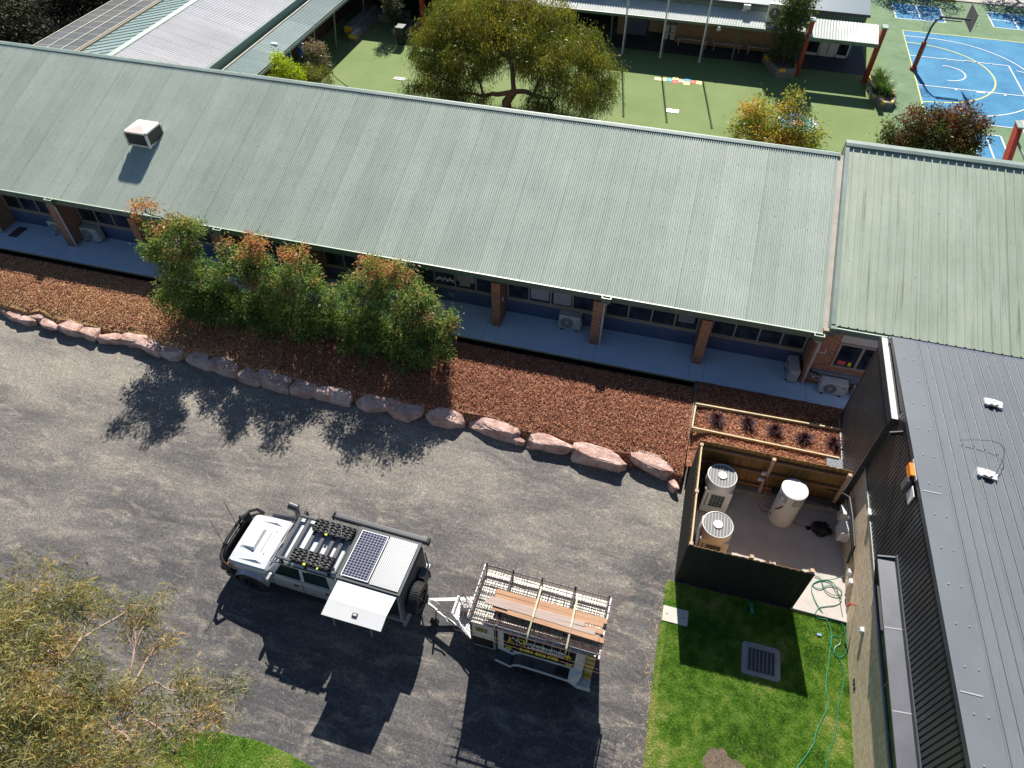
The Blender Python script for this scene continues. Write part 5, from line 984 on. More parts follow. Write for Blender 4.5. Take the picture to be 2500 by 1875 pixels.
t = thing('floor_waste', 'black floor waste with a thin pipe leading from the water heater', 'floor drain', (5.67, 12.58, .101)); part('grate', MB().disc((0, 0), .075, (0, .008), 16), MT['black'], t, False); part('drain_pipe', MB().tube([(-.55, .06, .02), (-.3, .03, .015), (-.05, 0, .015)], .009, 5), MT['copper'], t, False)
bm = bmesh.new(); bmesh.ops.create_icosphere(bm, subdivisions=4, radius=1)
for v in bm.verts:
    c = v.co.copy(); k = 1+.35*noise.noise(c*1.6+Vector((4, 1, 0)))+.22*noise.noise(c*4.5)+.1*noise.noise(c*11); v.co = Vector((c.x*.27*k, c.y*.22*k, max(-.0, c.z*.13*k+.06)))
solo('plastic_bag', MB().add([(v[0]+6.02, v[1]+12.62, v[2]+.1) for v in (lambda m: m.v)(MB().bm(bm.copy()))], MB().bm(bm).f), mat('bag_black', (.008, .008, .009), .35, bmp=.8, bs=12), 'crumpled black plastic bag on the pad beside the cabinets', 'bag', smooth=True)
# ================================================================== RAISED BED AND PLANTS
t = thing('raised_bed_frame', 'long pale pine frame set in the mulch round the purple plants', 'garden edging', (4.3, 15.7, .45))
mb = MB()
A_, B_, C_, D_ = at(zA(243, 815), .94), at(zA(1110, 970), .94), at(zA(220, 957), .94), at(zA(1095, 1140), .94)
def rail(p, q_, w_=.045, z0=.75, z1=.94):
    d = Vector((q_.x-p.x, q_.y-p.y)).normalized(); n_ = Vector((-d.y, d.x))*w_/2; return MB().prism([(p.x-n_.x, p.y-n_.y), (q_.x-n_.x, q_.y-n_.y), (q_.x+n_.x, q_.y+n_.y), (p.x+n_.x, p.y+n_.y)], z0, z1)
for p, q_ in ((A_, B_), (C_, D_), (A_-Vector((0, .03, 0)), C_+Vector((0, .03, 0)))): part('board', rail(p, q_), MT['pale_wood'], t)
for p in (A_, A_.lerp(B_, .55), A_.lerp(B_, .93), C_, C_.lerp(D_, .58)): part('peg', MB().box((p.x-.02, p.y-.06, .7), (p.x+.02, p.y-.025, .98)), MT['post'], t)
def strap_plant(name, lab, x, y, z, n, L, cols, group, wd=.012, droop=.6, spread=1.0):
    V = []; Fc = []; T = []
    for i in range(n):
        a = random.uniform(0, 6.283); l = L*random.uniform(.6, 1.1); tilt = random.uniform(.15, 1.15)*spread; d = Vector((math.cos(a), math.sin(a), 0)); s_ = Vector((-d.y, d.x, 0)); p = Vector((random.gauss(0, .02*L*3), random.gauss(0, .02*L*3), 0)); e_ = tilt; b0 = len(V); seg = 4
        for k in range(seg+1):
            w_ = wd*(1-k/seg*.9); V += [p-s_*w_, p+s_*w_]; p = p+(d*math.sin(e_)+Vector((0, 0, math.cos(e_))))*l/seg; e_ += droop*.45
            if k < seg: Fc.append((b0+2*k, b0+2*k+1, b0+2*k+3, b0+2*k+2)); T.append(min(1, max(0, random.gauss(.5, .25))))
    r = thing(name, lab, 'plant', (x, y, z), 0, group)
    o = raw('leaves', np.array([v[:] for v in V]), np.array(Fc), cols, r, np.array(T)); return r
PURP = M_leaf('purple_leaf', [(0, (.014, .004, .006)), (.5, (.045, .012, .018)), (1, (.12, .04, .05))], .55, .1)
for (x, y), lab in zip([at(zA(*q), .86)[:2] for q in ((365, 918), (550, 945), (710, 985), (885, 1035), (1062, 1060))], ('purple strappy plant nearest the left end of the pine frame', 'purple strappy plant, second from the left in the pine frame', 'purple strappy plant in the middle of the pine frame', 'purple strappy plant, fourth from the left in the pine frame', 'purple strappy plant against the dark metal wall')):
    strap_plant('purple_plant', lab, x, y, .84, 190, .38, PURP, 'purple plants in the pine frame', .016)
SEED = M_leaf('seedling_leaf', [(0, (.10, .14, .03)), (1, (.30, .36, .12))], .5, .3)
for (x, y), lab in zip([at(zA(*q), .86)[:2] for q in ((370, 760), (715, 822), (1067, 915))], ('tiny green seedling in the mulch above the first purple plant', 'tiny green seedling in the mulch above the middle purple plant', 'tiny green seedling in the mulch near the dark metal wall')):
    strap_plant('seedling', lab, x, y, .83, 26, .17, SEED, 'seedlings in the mulch', .014, .3)
LUSH = M_leaf('lomandra_leaf', [(0, (.03, .08, .012)), (.5, (.09, .18, .03)), (1, (.24, .30, .07))], .4, .35)
for (x, y), lab in zip(((9.75, 42.9), (9.9, 42.1), (9.7, 41.5), (10.05, 41.05)), ('strappy green plant at the far end of the long planter', 'strappy green plant, second from the far end of the long planter', 'strappy green plant, third from the far end of the long planter', 'strappy green plant nearest the bare soil of the long planter')):
    strap_plant('grass_plant', lab, x, y, .6, 260, .85, LUSH, 'strappy plants in the long planter', .02, .5, 1.15)
# ================================================================== LAWN FITTINGS
t = thing('drain_pit', 'square steel grate in a round-cornered concrete surround on the lawn', 'drain', (4.47, 8.29, .02))
sur = []; 
for cx_, cy_, a0 in ((.38, .33, 0), (-.38, .33, 90), (-.38, -.33, 180), (.38, -.33, 270)):
    for k in range(5): a = math.radians(a0+k*22.5); sur.append((cx_+.10*math.cos(a)+.02*noise.noise((cx_+a, cy_, 1)), cy_+.10*math.sin(a)))
part('surround', MB().prism(sur, -.02, .022), mat('pit_concrete', (.36, .35, .36), .8, var=.2, vs=3), t, False)
part('pit', MB().box((-.34, -.31, .0225), (.34, .31, .026)), MT['black'], t, False); mb = MB()
for k in range(8): x = -.335+.67*k/7; mb.box((x-.007, -.31, .027), (x+.007, .31, .05))
for k in range(18): y = -.30+.60*k/17; mb.box((-.335, y-.0028, .027), (.335, y+.0028, .036))
mb.box((-.35, .28, .027), (.35, .33, .051)); part('grate', mb, mat('grate_steel', (.30, .31, .33), .4, metal=.4), t, False)
t = thing('pit_lid', 'pale rectangular pit lid where the lawn meets the yard', 'pit lid', (2.23, 8.93, .02)); part('lid', MB().bbox((-.335, -.22, 0), (.335, .22, .03), .01), mat('pale_lid', (.52, .50, .44), .6, var=.06, bmp=.3, bs=30), t, False); part('lifting_hole', MB().box((-.24, -.02, .0305), (-.2, .01, .0315)).box((.2, -.02, .0305), (.25, .01, .0315)), MT['black'], t, False)
solo('plastic_scrap', MB().add([(4.12, 9.80, .05), (4.2, 9.82, .06), (4.27, 9.55, .04), (4.17, 9.54, .05), (4.13, 9.68, .09)], [(0, 4, 3), (0, 1, 2, 4), (4, 2, 3)]), MT['tealp'], 'scrap of green plastic on shaded grass by the dark fence', 'plastic scrap')
def hosepts(L): return [Vector((*P2(at(r4(x, y), z)), z)) for x, y, z in L]
def smooth_path(P, n=6):
    out = []
    for i in range(len(P)-1):
        p0, p1, p2, p3 = P[max(i-1, 0)], P[i], P[i+1], P[min(i+2, len(P)-1)]
        for k in range(n):
            t_ = k/n; out.append(.5*((2*p1)+(-p0+p2)*t_+(2*p0-5*p1+4*p2-p3)*t_**2+(-p0+3*p1-3*p2+p3)*t_**3))
    return out+[P[-1]]
h1 = hosepts([(1720, 85, .8), (1660, 105, .3), (1600, 118, .13), (1520, 122, .12), (1460, 150, .12), (1445, 200, .12), (1470, 280, .12), (1510, 350, .13), (1560, 430, .07), (1600, 520, .05), (1610, 600, .05), (1595, 700, .05), (1580, 820, .05), (1565, 950, .05), (1565, 1030, .05), (1580, 1110, .05), (1570, 1180, .05), (1530, 1260, .05), (1485, 1360, .05), (1465, 1450, .05), (1420, 1530, .05), (1370, 1600, .05), (1330, 1659, .05), (1290, 1800, .05)])
h2 = hosepts([(1470, 85, .13), (1520, 110, .13), (1545, 180, .14), (1590, 230, .14), (1660, 250, .14), (1695, 225, .13), (1660, 180, .13), (1580, 165, .13), (1520, 190, .13), (1470, 180, .12), (1460, 150, .12), (1530, 125, .12), (1600, 140, .13), (1640, 200, .14), (1690, 280, .13), (1640, 325, .12), (1560, 335, .12), (1500, 350, .12), (1478, 395, .12), (1500, 430, .08), (1560, 440, .06), (1650, 455, .05), (1700, 490, .05), (1722, 560, .05), (1730, 650, .05), (1715, 730, .05), (1670, 755, .05), (1630, 715, .05), (1640, 670, .05), (1680, 640, .05), (1670, 590, .05), (1620, 580, .05), (1595, 610, .05), (1610, 670, .05), (1660, 740, .05), (1700, 830, .05), (1712, 920, .05), (1690, 1050, .05), (1665, 1160, .05), (1655, 1290, .05), (1625, 1420, .05), (1590, 1530, .05), (1560, 1650, .05), (1530, 1800, .05)])
solo('garden_hose', MB().tube(smooth_path(h1), .011, 6), MT['hose'], 'green garden hose running from the red tap down the left of the pair', 'hose', smooth=True)
solo('garden_hose', MB().tube(smooth_path(h2), .011, 6), mat('hose_green', (.02, .20, .11), .4, var=.15), 'darker green hose looped on the slab and running beside the block wall', 'hose', smooth=True)
solo('hose_clip', MB().bbox((5.86, 9.35, .03), (5.98, 9.42, .07), .01), mat('pale_blue_clip', (.20, .36, .50), .5), 'pale blue hose fitting at the slab edge', 'hose fitting')
# ================================================================== UTE
VL = (-6.167, 7.549, 0); car = thing('dual_cab_ute', 'white four door utility with roof rack, solar panel and raised canopy door', 'ute', VL, math.radians(-1.8))
def vp(name, mb, m, parent=car, smooth=False, label=None): return part(name, mb, MT[m] if isinstance(m, str) else m, parent, False, smooth, label)
def loft(secs, cap=True):
    mb = MB(); n = len(secs[0])
    for s_ in secs: mb.v += [tuple(p) for p in s_]
    for i in range(len(secs)-1):
        for k in range(n-1): mb.f.append((i*n+k, (i+1)*n+k, (i+1)*n+k+1, i*n+k+1))
    if cap: mb.f.append(tuple(range(n))); mb.f.append(tuple(range((len(secs)-1)*n+n-1, (len(secs)-1)*n-1, -1)))
    return mb
def sec(x, half): # half: (y,z) from sill up to centre line
    L = [(x, -y, z) for y, z in half]; R = [(x, y, z) for y, z in half[::-1] if y > 1e-6]; return L+R
# nose and bonnet
S1 = []
for x, hw_, zt, dz in ((-3.40, .70, .90, .0), (-3.37, .76, .965, .0), (-3.28, .785, .985, .01), (-2.9, .80, 1.02, .01), (-2.4, .81, 1.06, .012), (-2.2, .81, 1.075, .012)):
    S1.append(sec(x, [(hw_, .50), (hw_+.015, .70), (hw_+.01, zt-.12), (hw_-.02, zt-.045), (hw_-.07, zt-.01), (hw_-.16, zt+.003), (.42, zt+.012), (.2, zt+.015), (0, zt+.015)]))
body = vp('body', loft(S1), 'silver', smooth=True)
S2 = []
for x, hw_, zt in ((-3.36, .68, .972), (-3.26, .715, .992), (-2.9, .73, 1.028), (-2.4, .74, 1.068), (-2.24, .74, 1.083)):
    S2.append(sec(x, [(hw_+.005, zt-.035), (hw_, zt), (.55, zt+.012), (.50, zt+.022), (.2, zt+.026), (0, zt+.027)]))
bn = vp('bonnet', loft(S2), 'car', smooth=True)
def slab(mb, pts, z0, z1): return mb.prism(pts, z0, z1)
# bonnet scoop and two pressed ridges
mb = MB(); mb.add([(-3.26, -.34, 1.01), (-3.26, .34, 1.01), (-2.78, .34, 1.06), (-2.78, -.34, 1.06), (-3.2, -.26, 1.052), (-3.2, .26, 1.052), (-2.82, .28, 1.15), (-2.82, -.28, 1.15)], [(4,7,6,5),(0,4,5,1),(1,5,6,2),(2,6,7,3),(3,7,4,0)]); vp('bonnet_scoop', mb, 'car', bn)
for s_ in (-1, 1): vp('bonnet_ridge', MB().add([(-3.2, s_*.55, 1.0), (-3.2, s_*.64, 1.0), (-2.35, s_*.64, 1.07), (-2.35, s_*.50, 1.08), (-2.6, s_*.58, 1.11)], [(0, 1, 4), (1, 2, 4), (2, 3, 4), (3, 0, 4)]), 'car', bn)
vp('bonnet_seam', MB().box((-2.62, -.28, 1.064), (-2.6, .28, 1.092)), 'acgrey', bn); vp('washer_jet', MB().box((-2.5, -.36, 1.07), (-2.48, -.34, 1.098)).box((-2.5, .34, 1.07), (-2.48, .36, 1.098)), 'black', bn)
vp('grille', MB().box((-3.42, -.5, .62), (-3.398, .5, .9)), 'black')
for s_ in (-1, 1): vp('headlight', MB().bbox((-3.43, s_*.60-.1, .68), (-3.38, s_*.60+.1, .88), .02), 'galv'); vp('indicator', MB().bbox((-3.40, s_*.76-.05, .78), (-3.28, s_*.76+.055, .88), .02), 'amber')
# cab lower body
S3 = []
for x, hw_ in ((-2.2, .81), (-2.0, .83), (-1.2, .84), (-.3, .84), (-.12, .83)):
    S3.append(sec(x, [(hw_-.04, .46), (hw_, .56), (hw_+.01, .8), (hw_, .98), (hw_-.03, 1.06), (hw_-.09, 1.09), (0, 1.09)]))
vp('cab', loft(S3), 'silver', smooth=True)
# greenhouse
def gh(x, hb, ht, zb, zt): return [(x, -hb, zb), (x, -ht-.015, zt-.08), (x, -ht+.06, zt-.01), (x, -ht+.2, zt+.012), (x, 0, zt+.02), (x, ht-.2, zt+.012), (x, ht-.06, zt-.01), (x, ht+.015, zt-.08), (x, hb, zb)]
cabm = MB(); A0 = gh(-2.18, .76, .74, 1.085, 1.10); A1 = gh(-1.74, .765, .665, 1.085, 1.70); A1b = [(x+.03*0, y, z) for x, y, z in A1]
A2 = gh(-.95, .765, .675, 1.085, 1.735); A3 = gh(-.20, .765, .665, 1.085, 1.72); A4 = gh(-.12, .76, .64, 1.085, 1.66)
cabm = loft([A0, A1, A2, A3, A4]); gr_ = vp('cab_roof', cabm, 'car', smooth=True)
vp('windscreen', MB().add([(-2.17, -.66, 1.125), (-2.17, .66, 1.125), (-1.80, .59, 1.66), (-1.80, -.59, 1.66)], [(0, 3, 2, 1)]), 'carglass', gr_)
mb = MB()
for y in (-.45, .15): mb.tube([(-2.22, y, 1.11), (-2.10, y+.28, 1.25), (-2.02, y+.42, 1.36)], .011, 5)
vp('wiper', mb, 'black', gr_)
for s_ in (-1, 1):
    def sp(x, t_): # point on side of greenhouse
        return (x, s_*(.765+(.685-.765)*t_+.008), 1.10+(1.62-1.10)*t_)
    for a, b in ((-1.92, -1.16), (-1.06, -.34)):
        xa0, xa1 = (a, a+.26) if a < -1.5 else (a, a)
        xb1 = b if a < -1.5 else b-.06
        wn = vp('side_window', MB().add([sp(xa0, .02), sp(b, .02), sp(xb1, .93), sp(xa1, .93)], [(0, 1, 2, 3) if s_ < 0 else (3, 2, 1, 0)]), 'carglass', gr_)
    vp('door_seam', MB().box((-1.115, s_*.846-.004, .55), (-1.10, s_*.846+.004, 1.05)).box((-2.0, s_*.838-.004, .6), (-1.985, s_*.838+.004, 1.05)), 'black')
    for x in (-1.25, -.36): vp('door_handle', MB().bbox((x-.1, s_*.858-.015, .93), (x+.03, s_*.858+.012, .96), .006), 'black')
    vp('gutter_trim', MB().tube([(-1.82, s_*.70, 1.60), (-1.74, s_*.695, 1.66), (-.2, s_*.695, 1.67), (-.13, s_*.70, 1.6)], .014, 5), 'black', gr_)
    m_ = vp('mirror', MB().bbox((-1.97, s_*.97-.11, 1.10), (-1.88, s_*.97+.11, 1.32), .03), 'galv' if s_ < 0 else 'black'); vp('mirror_arm', MB().tube([(-1.9, s_*.83, 1.12), (-1.92, s_*.92, 1.14)], .018, 5), 'black', m_)
    vp('side_step', MB().box((-2.0, s_*.86-.05, .38), (-.45, s_*.86+.05, .43)), 'black')
    # flares
    for cx_, r in ((-2.70, .50),):
        mb = MB(); n = 12; pts_o = [(cx_+r*math.cos(math.pi*i/n), .42+r*.86*math.sin(math.pi*i/n)) for i in range(n+1)]
        for (xa, za), (xb, zb) in zip(pts_o, pts_o[1:]):
            mb.add([(xa, s_*.80, za+.03), (xb, s_*.80, zb+.03), (xb, s_*.93, zb), (xa, s_*.93, za), (xa, s_*.93, za-.06), (xb, s_*.93, zb-.06)], [(0, 1, 2, 3), (3, 2, 5, 4)] if s_ > 0 else [(3, 2, 1, 0), (4, 5, 2, 3)])
        vp('wheel_flare', mb, 'silver' if s_ < 0 else 'rack')
def wheel(x, y, r=.405, wd=.27, spare=False, parent=car):
    s_ = 1 if y > 0 else -1; ax = Vector((0, 1, 0)) if not spare else Vector((1, 0, 0)); c = Vector((x, y, r)) if not spare else Vector((x, y, spare))
    o1 = ax.orthogonal().normalized(); o2 = ax.cross(o1); mb = MB(); prof = [(r*.62, -.5), (r*.93, -.5), (r, -.36), (r, .36), (r*.93, .5), (r*.62, .5)]; n = 40; V = []
    for i in range(n):
        a = 2*math.pi*i/n; d = o1*math.cos(a)+o2*math.sin(a)
        for rr, t_ in prof: V.append(c+d*rr+ax*t_*wd)
    k = len(prof); mb.add(V, [(i*k+j, i*k+(j+1) % k, ((i+1) % n)*k+(j+1) % k, ((i+1) % n)*k+j) for i in range(n) for j in range(k)])
    for i in range(n):   # tread lugs
        a = 2*math.pi*(i+.2)/n; d = o1*math.cos(a)+o2*math.sin(a); tt_ = (-o1*math.sin(a)+o2*math.cos(a))
        for j, off in enumerate((-.40, -.15, .12, .38)):
            p = c+d*(r-.002)+ax*wd*off+tt_*(.012*(j % 2)); e1 = ax*wd*.105; e2 = tt_*.019+ax*.010*(1 if j % 2 else -1); e3 = d*.014
            mb.add([p-e1-e2, p+e1-e2, p+e1+e2, p-e1+e2, p-e1-e2+e3, p+e1-e2+e3, p+e1+e2+e3, p-e1+e2+e3], [(4,5,6,7),(0,1,5,4),(1,2,6,5),(2,3,7,6),(3,0,4,7)])
    w_ = part('wheel' if not spare else 'spare_wheel', mb, MT['tyre'], parent, False)
    rm = MB(); sd2 = ax*(s_ if not spare else 1); rm.cyl(c+sd2*wd*.30, c+sd2*wd*.18, r*.62, r*.5, 20); rm.cyl(c+sd2*wd*.2, c+sd2*wd*.42, r*.17, r*.15, 12)
    for i in range(6): a = 2*math.pi*i/6; d = o1*math.cos(a)+o2*math.sin(a); rm.tube([c+sd2*wd*.30+d*r*.14, c+sd2*wd*.36+d*r*.58], .022, 5)
    part('rim', rm, MT['black'], w_, False); return w_
for x in (-2.70, .33):
    for y in (-.80, .80): wheel(x, y)
# bull bar
bb = MB(); 
for zz_, inset in ((1.06, .0), (.82, .03)): bb.tube([(-3.25, -.88, zz_-.22), (-3.42, -.86, zz_-.05), (-3.56, -.72, zz_), (-3.66, -.3, zz_+.02), (-3.66, .3, zz_+.02), (-3.56, .72, zz_), (-3.42, .86, zz_-.05), (-3.25, .88, zz_-.22)], .045, 8)
bb.bbox((-3.62, -.70, .60), (-3.54, .70, 1.02), .03)
for y in (-.34, .34): bb.tube([(-3.66, y, 1.08), (-3.66, y, .6)], .03, 7)
bb.bbox((-3.68, -.84, .42), (-3.42, .84, .64), .04)
bb.add([(-3.42, -.93, .42), (-3.12, -.95, .44), (-3.12, -.95, .60), (-3.42, -.93, .66), (-3.42, -.8, .42), (-3.12, -.8, .44), (-3.12, -.8, .6), (-3.42, -.8, .66)], [(0,1,2,3),(7,6,5,4),(0,4,5,1),(3,2,6,7),(0,3,7,4)])
bb_ = vp('bull_bar', bb, 'black', smooth=True)
for y in (-.42, .2): vp('antenna', MB().tube([(-3.62, y, 1.08), (-3.63, y, 1.18)], .03, 8).tube([(-3.63, y, 1.18), (-3.80, y+.12, 2.02)], .008, 5), 'black', bb_)
vp('spotlight', MB().cyl((-3.66, .45, 1.16), (-3.58, .45, 1.16), .075, n=14), 'rack', bb_)
# snorkel
vp('snorkel', MB().tube([(-2.9, .86, .94), (-2.45, .87, 1.02), (-2.16, .86, 1.12), (-2.0, .80, 1.45), (-1.96, .78, 1.74), (-2.02, .78, 1.84)], [.08, .08, .08, .07, .07, .075], 10).cyl((-1.90, .78, 1.88), (-2.14, .78, 1.92), .10, .115, 16), 'rack', smooth=True)
# roof rack
rk = MB(); zt = 1.83
rk.bbox((-1.76, -.665, zt-.03), (-.10, -.595, zt+.035), .012)
rack = vp('roof_rack', rk, 'rack'); vp('side_rail', MB().bbox((-1.76, .595, zt-.03), (-.10, .665, zt+.035), .012), 'rack', rack)
for i, x in enumerate((-1.70, -1.44, -1.14, -.86, -.58, -.34)): vp('slat', MB().bbox((x-.052, -.60, zt-.012), (x+.052, .60, zt+.018), .01), 'rack', rack)
mb = MB()
for s_ in (-1, 1):
    for x in (-1.6, -.95, -.3): mb.box((x-.03, s_*.66-.015, 1.66), (x+.03, s_*.66+.015, zt-.031))
mb.bbox((-.12, -.62, zt-.03), (-.05, .62, zt+.035), .01); vp('rack_leg', mb, 'black', rack)
# canopy
cp = MB(); cp.add([(-.03, -.80, .70), (1.66, -.80, .70), (1.66, -.74, 1.86), (-.03, -.74, 1.86), (-.03, .80, .70), (1.66, .80, .70), (1.66, .74, 1.86), (-.03, .74, 1.86)], [(0,4,5,1),(7,3,2,6),(4,7,6,5),(0,3,7,4),(1,5,6,2)])
can = vp('canopy', cp, 'silver')
part('canopy_inside', MB().add([(.05, -.789, .78), (1.58, -.789, .78), (1.58, -.742, 1.80), (.05, -.742, 1.80)], [(0, 1, 2, 3)]), MT['black'], can, False)
fr = MB()
for a, b in (((-.03, -.75, 1.861), (1.67, -.69, 1.92)), ((-.03, .69, 1.861), (1.67, .75, 1.92)), ((-.03, -.69, 1.861), (.03, .69, 1.92)), ((1.61, -.69, 1.861), (1.67, .69, 1.92))): fr.box(a, b)
vp('canopy_rack', fr, 'rack', can)
fr = MB().add([(-.03, -.83, .70), (.04, -.83, .70), (.04, -.765, 1.86), (-.03, -.765, 1.86)], [(0, 1, 2, 3)]).add([(1.59, -.83, .70), (1.66, -.83, .70), (1.66, -.765, 1.86), (1.59, -.765, 1.86)], [(0, 1, 2, 3)]).box((-.03, -.80, 1.80), (1.66, -.755, 1.861))
vp('door_frame', fr, 'galv', can)
vp('solar_panel', MB().box((.06, -.66, 1.925), (.80, .66, 1.955)), 'line', can)
sp_ = vp('solar_cells', MB().quad((.085, -.635, 1.9565), (.775, -.635, 1.9565), (.775, .635, 1.9565), (.085, .635, 1.9565)), 'solar', can)
vp('chequer_lid', MB().box((.83, -.68, 1.925), (1.60, .68, 1.945)), 'cheq', can)
# raised side door, folded a little along its length
ZD = 1.885
dm = MB(); P_ = [(.05, -.79, ZD), (1.60, -.79, ZD), (1.57, -1.29, ZD+.015), (.05, -1.29, ZD+.015), (1.57, -1.66, ZD-.065), (.03, -1.68, ZD-.065)]
dm.v = P_ + [(x, y, z-.02) for x, y, z in P_]; dm.f = [(0, 3, 2, 1), (3, 5, 4, 2), (6, 7, 8, 9), (9, 8, 10, 11), (0, 1, 7, 6), (1, 2, 8, 7), (2, 4, 10, 8), (4, 5, 11, 10), (5, 3, 9, 11), (3, 0, 6, 9)]
dr = vp('canopy_door', dm, 'white', can); vp('door_latch', MB().bbox((.76, -1.53, ZD-.035), (.90, -1.43, ZD-.005), .01), 'black', dr); vp('latch_cup', MB().box((.79, -1.505, ZD-.004), (.87, -1.455, ZD+.001)), 'acgrey', dr)
for x in (.30, 1.28): vp('gas_strut', MB().tube([(x, -1.60, ZD-.09), (x+.03, -1.70, ZD-.45)], .010, 6), 'galv', dr)
# awning bag on the far side
vp('awning', MB().bbox((-.85, .79, 1.76), (1.78, .95, 1.93), .04), 'rack', can); vp('awning_cap', MB().bbox((-.90, .78, 1.75), (-.86, .95, 1.95), .01).bbox((1.785, .78, 1.75), (1.82, .95, 1.95), .01), 'black', can); vp('awning_bracket', MB().box((.1, .75, 1.80), (.16, .80, 1.86)).box((1.4, .75, 1.80), (1.46, .80, 1.86)), 'galv', can)
# tray, rear end
vp('tray', MB().box((-.06, -.84, .60), (1.72, .84, .698)).box((1.66, -.88, .48), (1.74, .88, .60)), 'galv')
vp('mud_guard', MB().box((.75, -.86, .35), (.78, -.60, .66)).box((.75, .6, .35), (.78, .86, .66)), 'black')
rd = vp('rear_door', MB().add([(1.665, -.72, .74), (1.665, .74, .74), (1.665, .70, 1.82), (1.665, -.70, 1.82), (1.70, -.70, .78), (1.70, .72, .78), (1.70, .68, 1.78), (1.70, -.68, 1.78)], [(0,4,5,1),(4,7,6,5),(1,5,6,2),(2,6,7,3),(3,7,4,0)]), mat('rear_panel', (.10, .095, .09), .5, var=.1), can)
vp('jerry_can', MB().bbox((1.72, .1, .85), (1.92, .42, 1.35), .03), 'rack', rd); vp('jerry_holder', MB().box((1.71, .08, .82), (1.94, .1, 1.2)).box((1.71, .42, .82), (1.94, .44, 1.2)), 'black', rd); vp('ladder_bar', MB().tube([(1.72, .62, .8), (1.80, .64, 1.0), (1.78, .62, 1.7)], .02, 6), 'hood', rd)
wheel(1.90, -.33, .40, .26, spare=1.12, parent=car)
vp('wheel_carrier', MB().box((1.70, -.36, 1.0), (1.78, -.30, 1.2)), 'black')
vp('underbody', MB().box((-3.3, -.62, .38), (1.6, .62, .60)), 'black')
for x in (-2.7, .33): vp('wheel_well', MB().cyl((x, -.82, .42), (x, .82, .42), .45, n=24), 'black')
# recovery boards strapped on the rack
def boards(lab, cx_, cy_, rz):
    t = thing('recovery_board', lab, 'recovery boards', VL, math.radians(-1.8), 'recovery boards strapped on the roof rack'); mb = MB(); N = 44; L = 1.12; W_ = .34
    for lay in range(2):
        z0 = 1.865+lay*.055; rows = []
        for j in range(30):
            y = -W_/2+W_*j/29
            for i in range(N+1):
                x = -L/2+L*i/N; e_ = abs(x)/(L/2); wv_ = .5+.5*math.sin(y*74+1.5*math.sin(x*40))
                rows.append((x, y*(1-.12*max(0, e_-.85)*6), z0+.030*wv_+.035*max(0, e_-.88)*6))
        c, s_ = math.cos(rz), math.sin(rz); base = len(mb.v); mb.v += [(cx_+x*c-y*s_, cy_+x*s_+y*c, z) for x, y, z in rows]
        mb.f += [(base+j*(N+1)+i, base+j*(N+1)+i+1, base+(j+1)*(N+1)+i+1, base+(j+1)*(N+1)+i) for j in range(29) for i in range(N)]
    part('board', mb, MT['black'], t, False, True)
    part('edge', MB().box((cx_-L/2+.02, cy_-W_/2-.012, 1.878), (cx_+L/2-.02, cy_-W_/2+.012, 1.93), rz, (cx_, cy_)).box((cx_-L/2+.02, cy_+W_/2-.012, 1.878), (cx_+L/2-.02, cy_+W_/2+.012, 1.93), rz, (cx_, cy_)), MT['black'], t, False)
    for dx in (-.12, .22): part('strap', MB().box((cx_+dx-.012, cy_-W_/2-.02, 1.985), (cx_+dx+.012, cy_+W_/2+.02, 1.992), .35, (cx_+dx, cy_)), MT['rack'], t, False)
    part('buckle_tag', MB().bbox((cx_-.16, cy_-W_/2-.07, 1.93), (cx_-.09, cy_-W_/2-.015, 1.96), .006), MT['lime'], t, False)
    if cy_ < 0: part('buckle_tag', MB().bbox((cx_+.22, cy_-W_/2-.08, 1.92), (cx_+.26, cy_-W_/2-.02, 1.95), .006), MT['lime'], t, False)
boards('black recovery boards on the far side of the roof rack', -.66, .46, .0); boards('black recovery boards on the near side of the roof rack above the doors', -.80, -.46, .0)
# ================================================================== TRAILER
TL = (-1.15, 7.29, 0); tr = thing('tool_trailer', 'white tandem tool trailer with black and yellow builder sign and ladder rack', 'trailer', TL, math.radians(-1.2))
def tp(name, mb, m, parent=tr, smooth=False, label=None): return part(name, mb, MT[m] if isinstance(m, str) else m, parent, False, smooth, label)
bx = tp('body', MB().bbox((-1.53, -.665, .44), (1.30, .68, 1.84), .015), 'offwhite')
tp('rear_body', MB().box((1.302, -.60, .44), (1.52, .68, 1.84)), 'offwhite')
tp('lid', MB().box((-1.57, -.70, 1.842), (1.56, .70, 1.87)), 'cheqw', bx)
tp('edge_trim', MB().box((-1.55, -.69, .40), (-1.51, -.64, 1.74)).box((-.90, -.685, .44), (-.86, -.666, 1.74)).box((-.94, -.685, .44), (-.925, -.666, 1.74)), 'black', bx)
tp('lid_edge', MB().box((-1.57, -.712, 1.80), (1.3, -.701, 1.87)), 'galv', bx)
tp('side_vent', MB().box((-1.42, -.672, 1.33), (-1.12, -.6655, 1.56)), mat('olive_vent', (.22, .19, .03), .6), bx, label='olive yellow panel on the front locker'); tp('front_mesh', MB().box((-1.5, -.672, .5), (-.97, -.6655, .98)), 'black', bx)
sg = tp('sign_panel', MB().box((-.70, -.676, .80), (1.06, -.666, 1.66)), 'sign', bx)
tp('sign_bars', MB().box((-.73, -.681, .95), (-.715, -.671, 1.62)).box((1.075, -.681, .95), (1.09, -.671, 1.62)), 'signw', bx)
def letter(s_, hgt, x0, x1, z, m_, bold=.01, shear=0):
    tm = text_mesh(s_, .2, .0015, bold); X = [v[0] for v in tm.v]; Y = [v[1] for v in tm.v]; kx = (x1-x0)/(max(X)-min(X)); ky = hgt/(max(Y)-min(Y)); mx, my = (max(X)+min(X))/2, (max(Y)+min(Y))/2
    tm.v = [((x0+x1)/2+(x-mx)*kx+(y-my)*shear, -.6785-zz_, z+(y-my)*ky) for x, y, zz_ in tm.v]; return tp('lettering', tm, m_, sg)
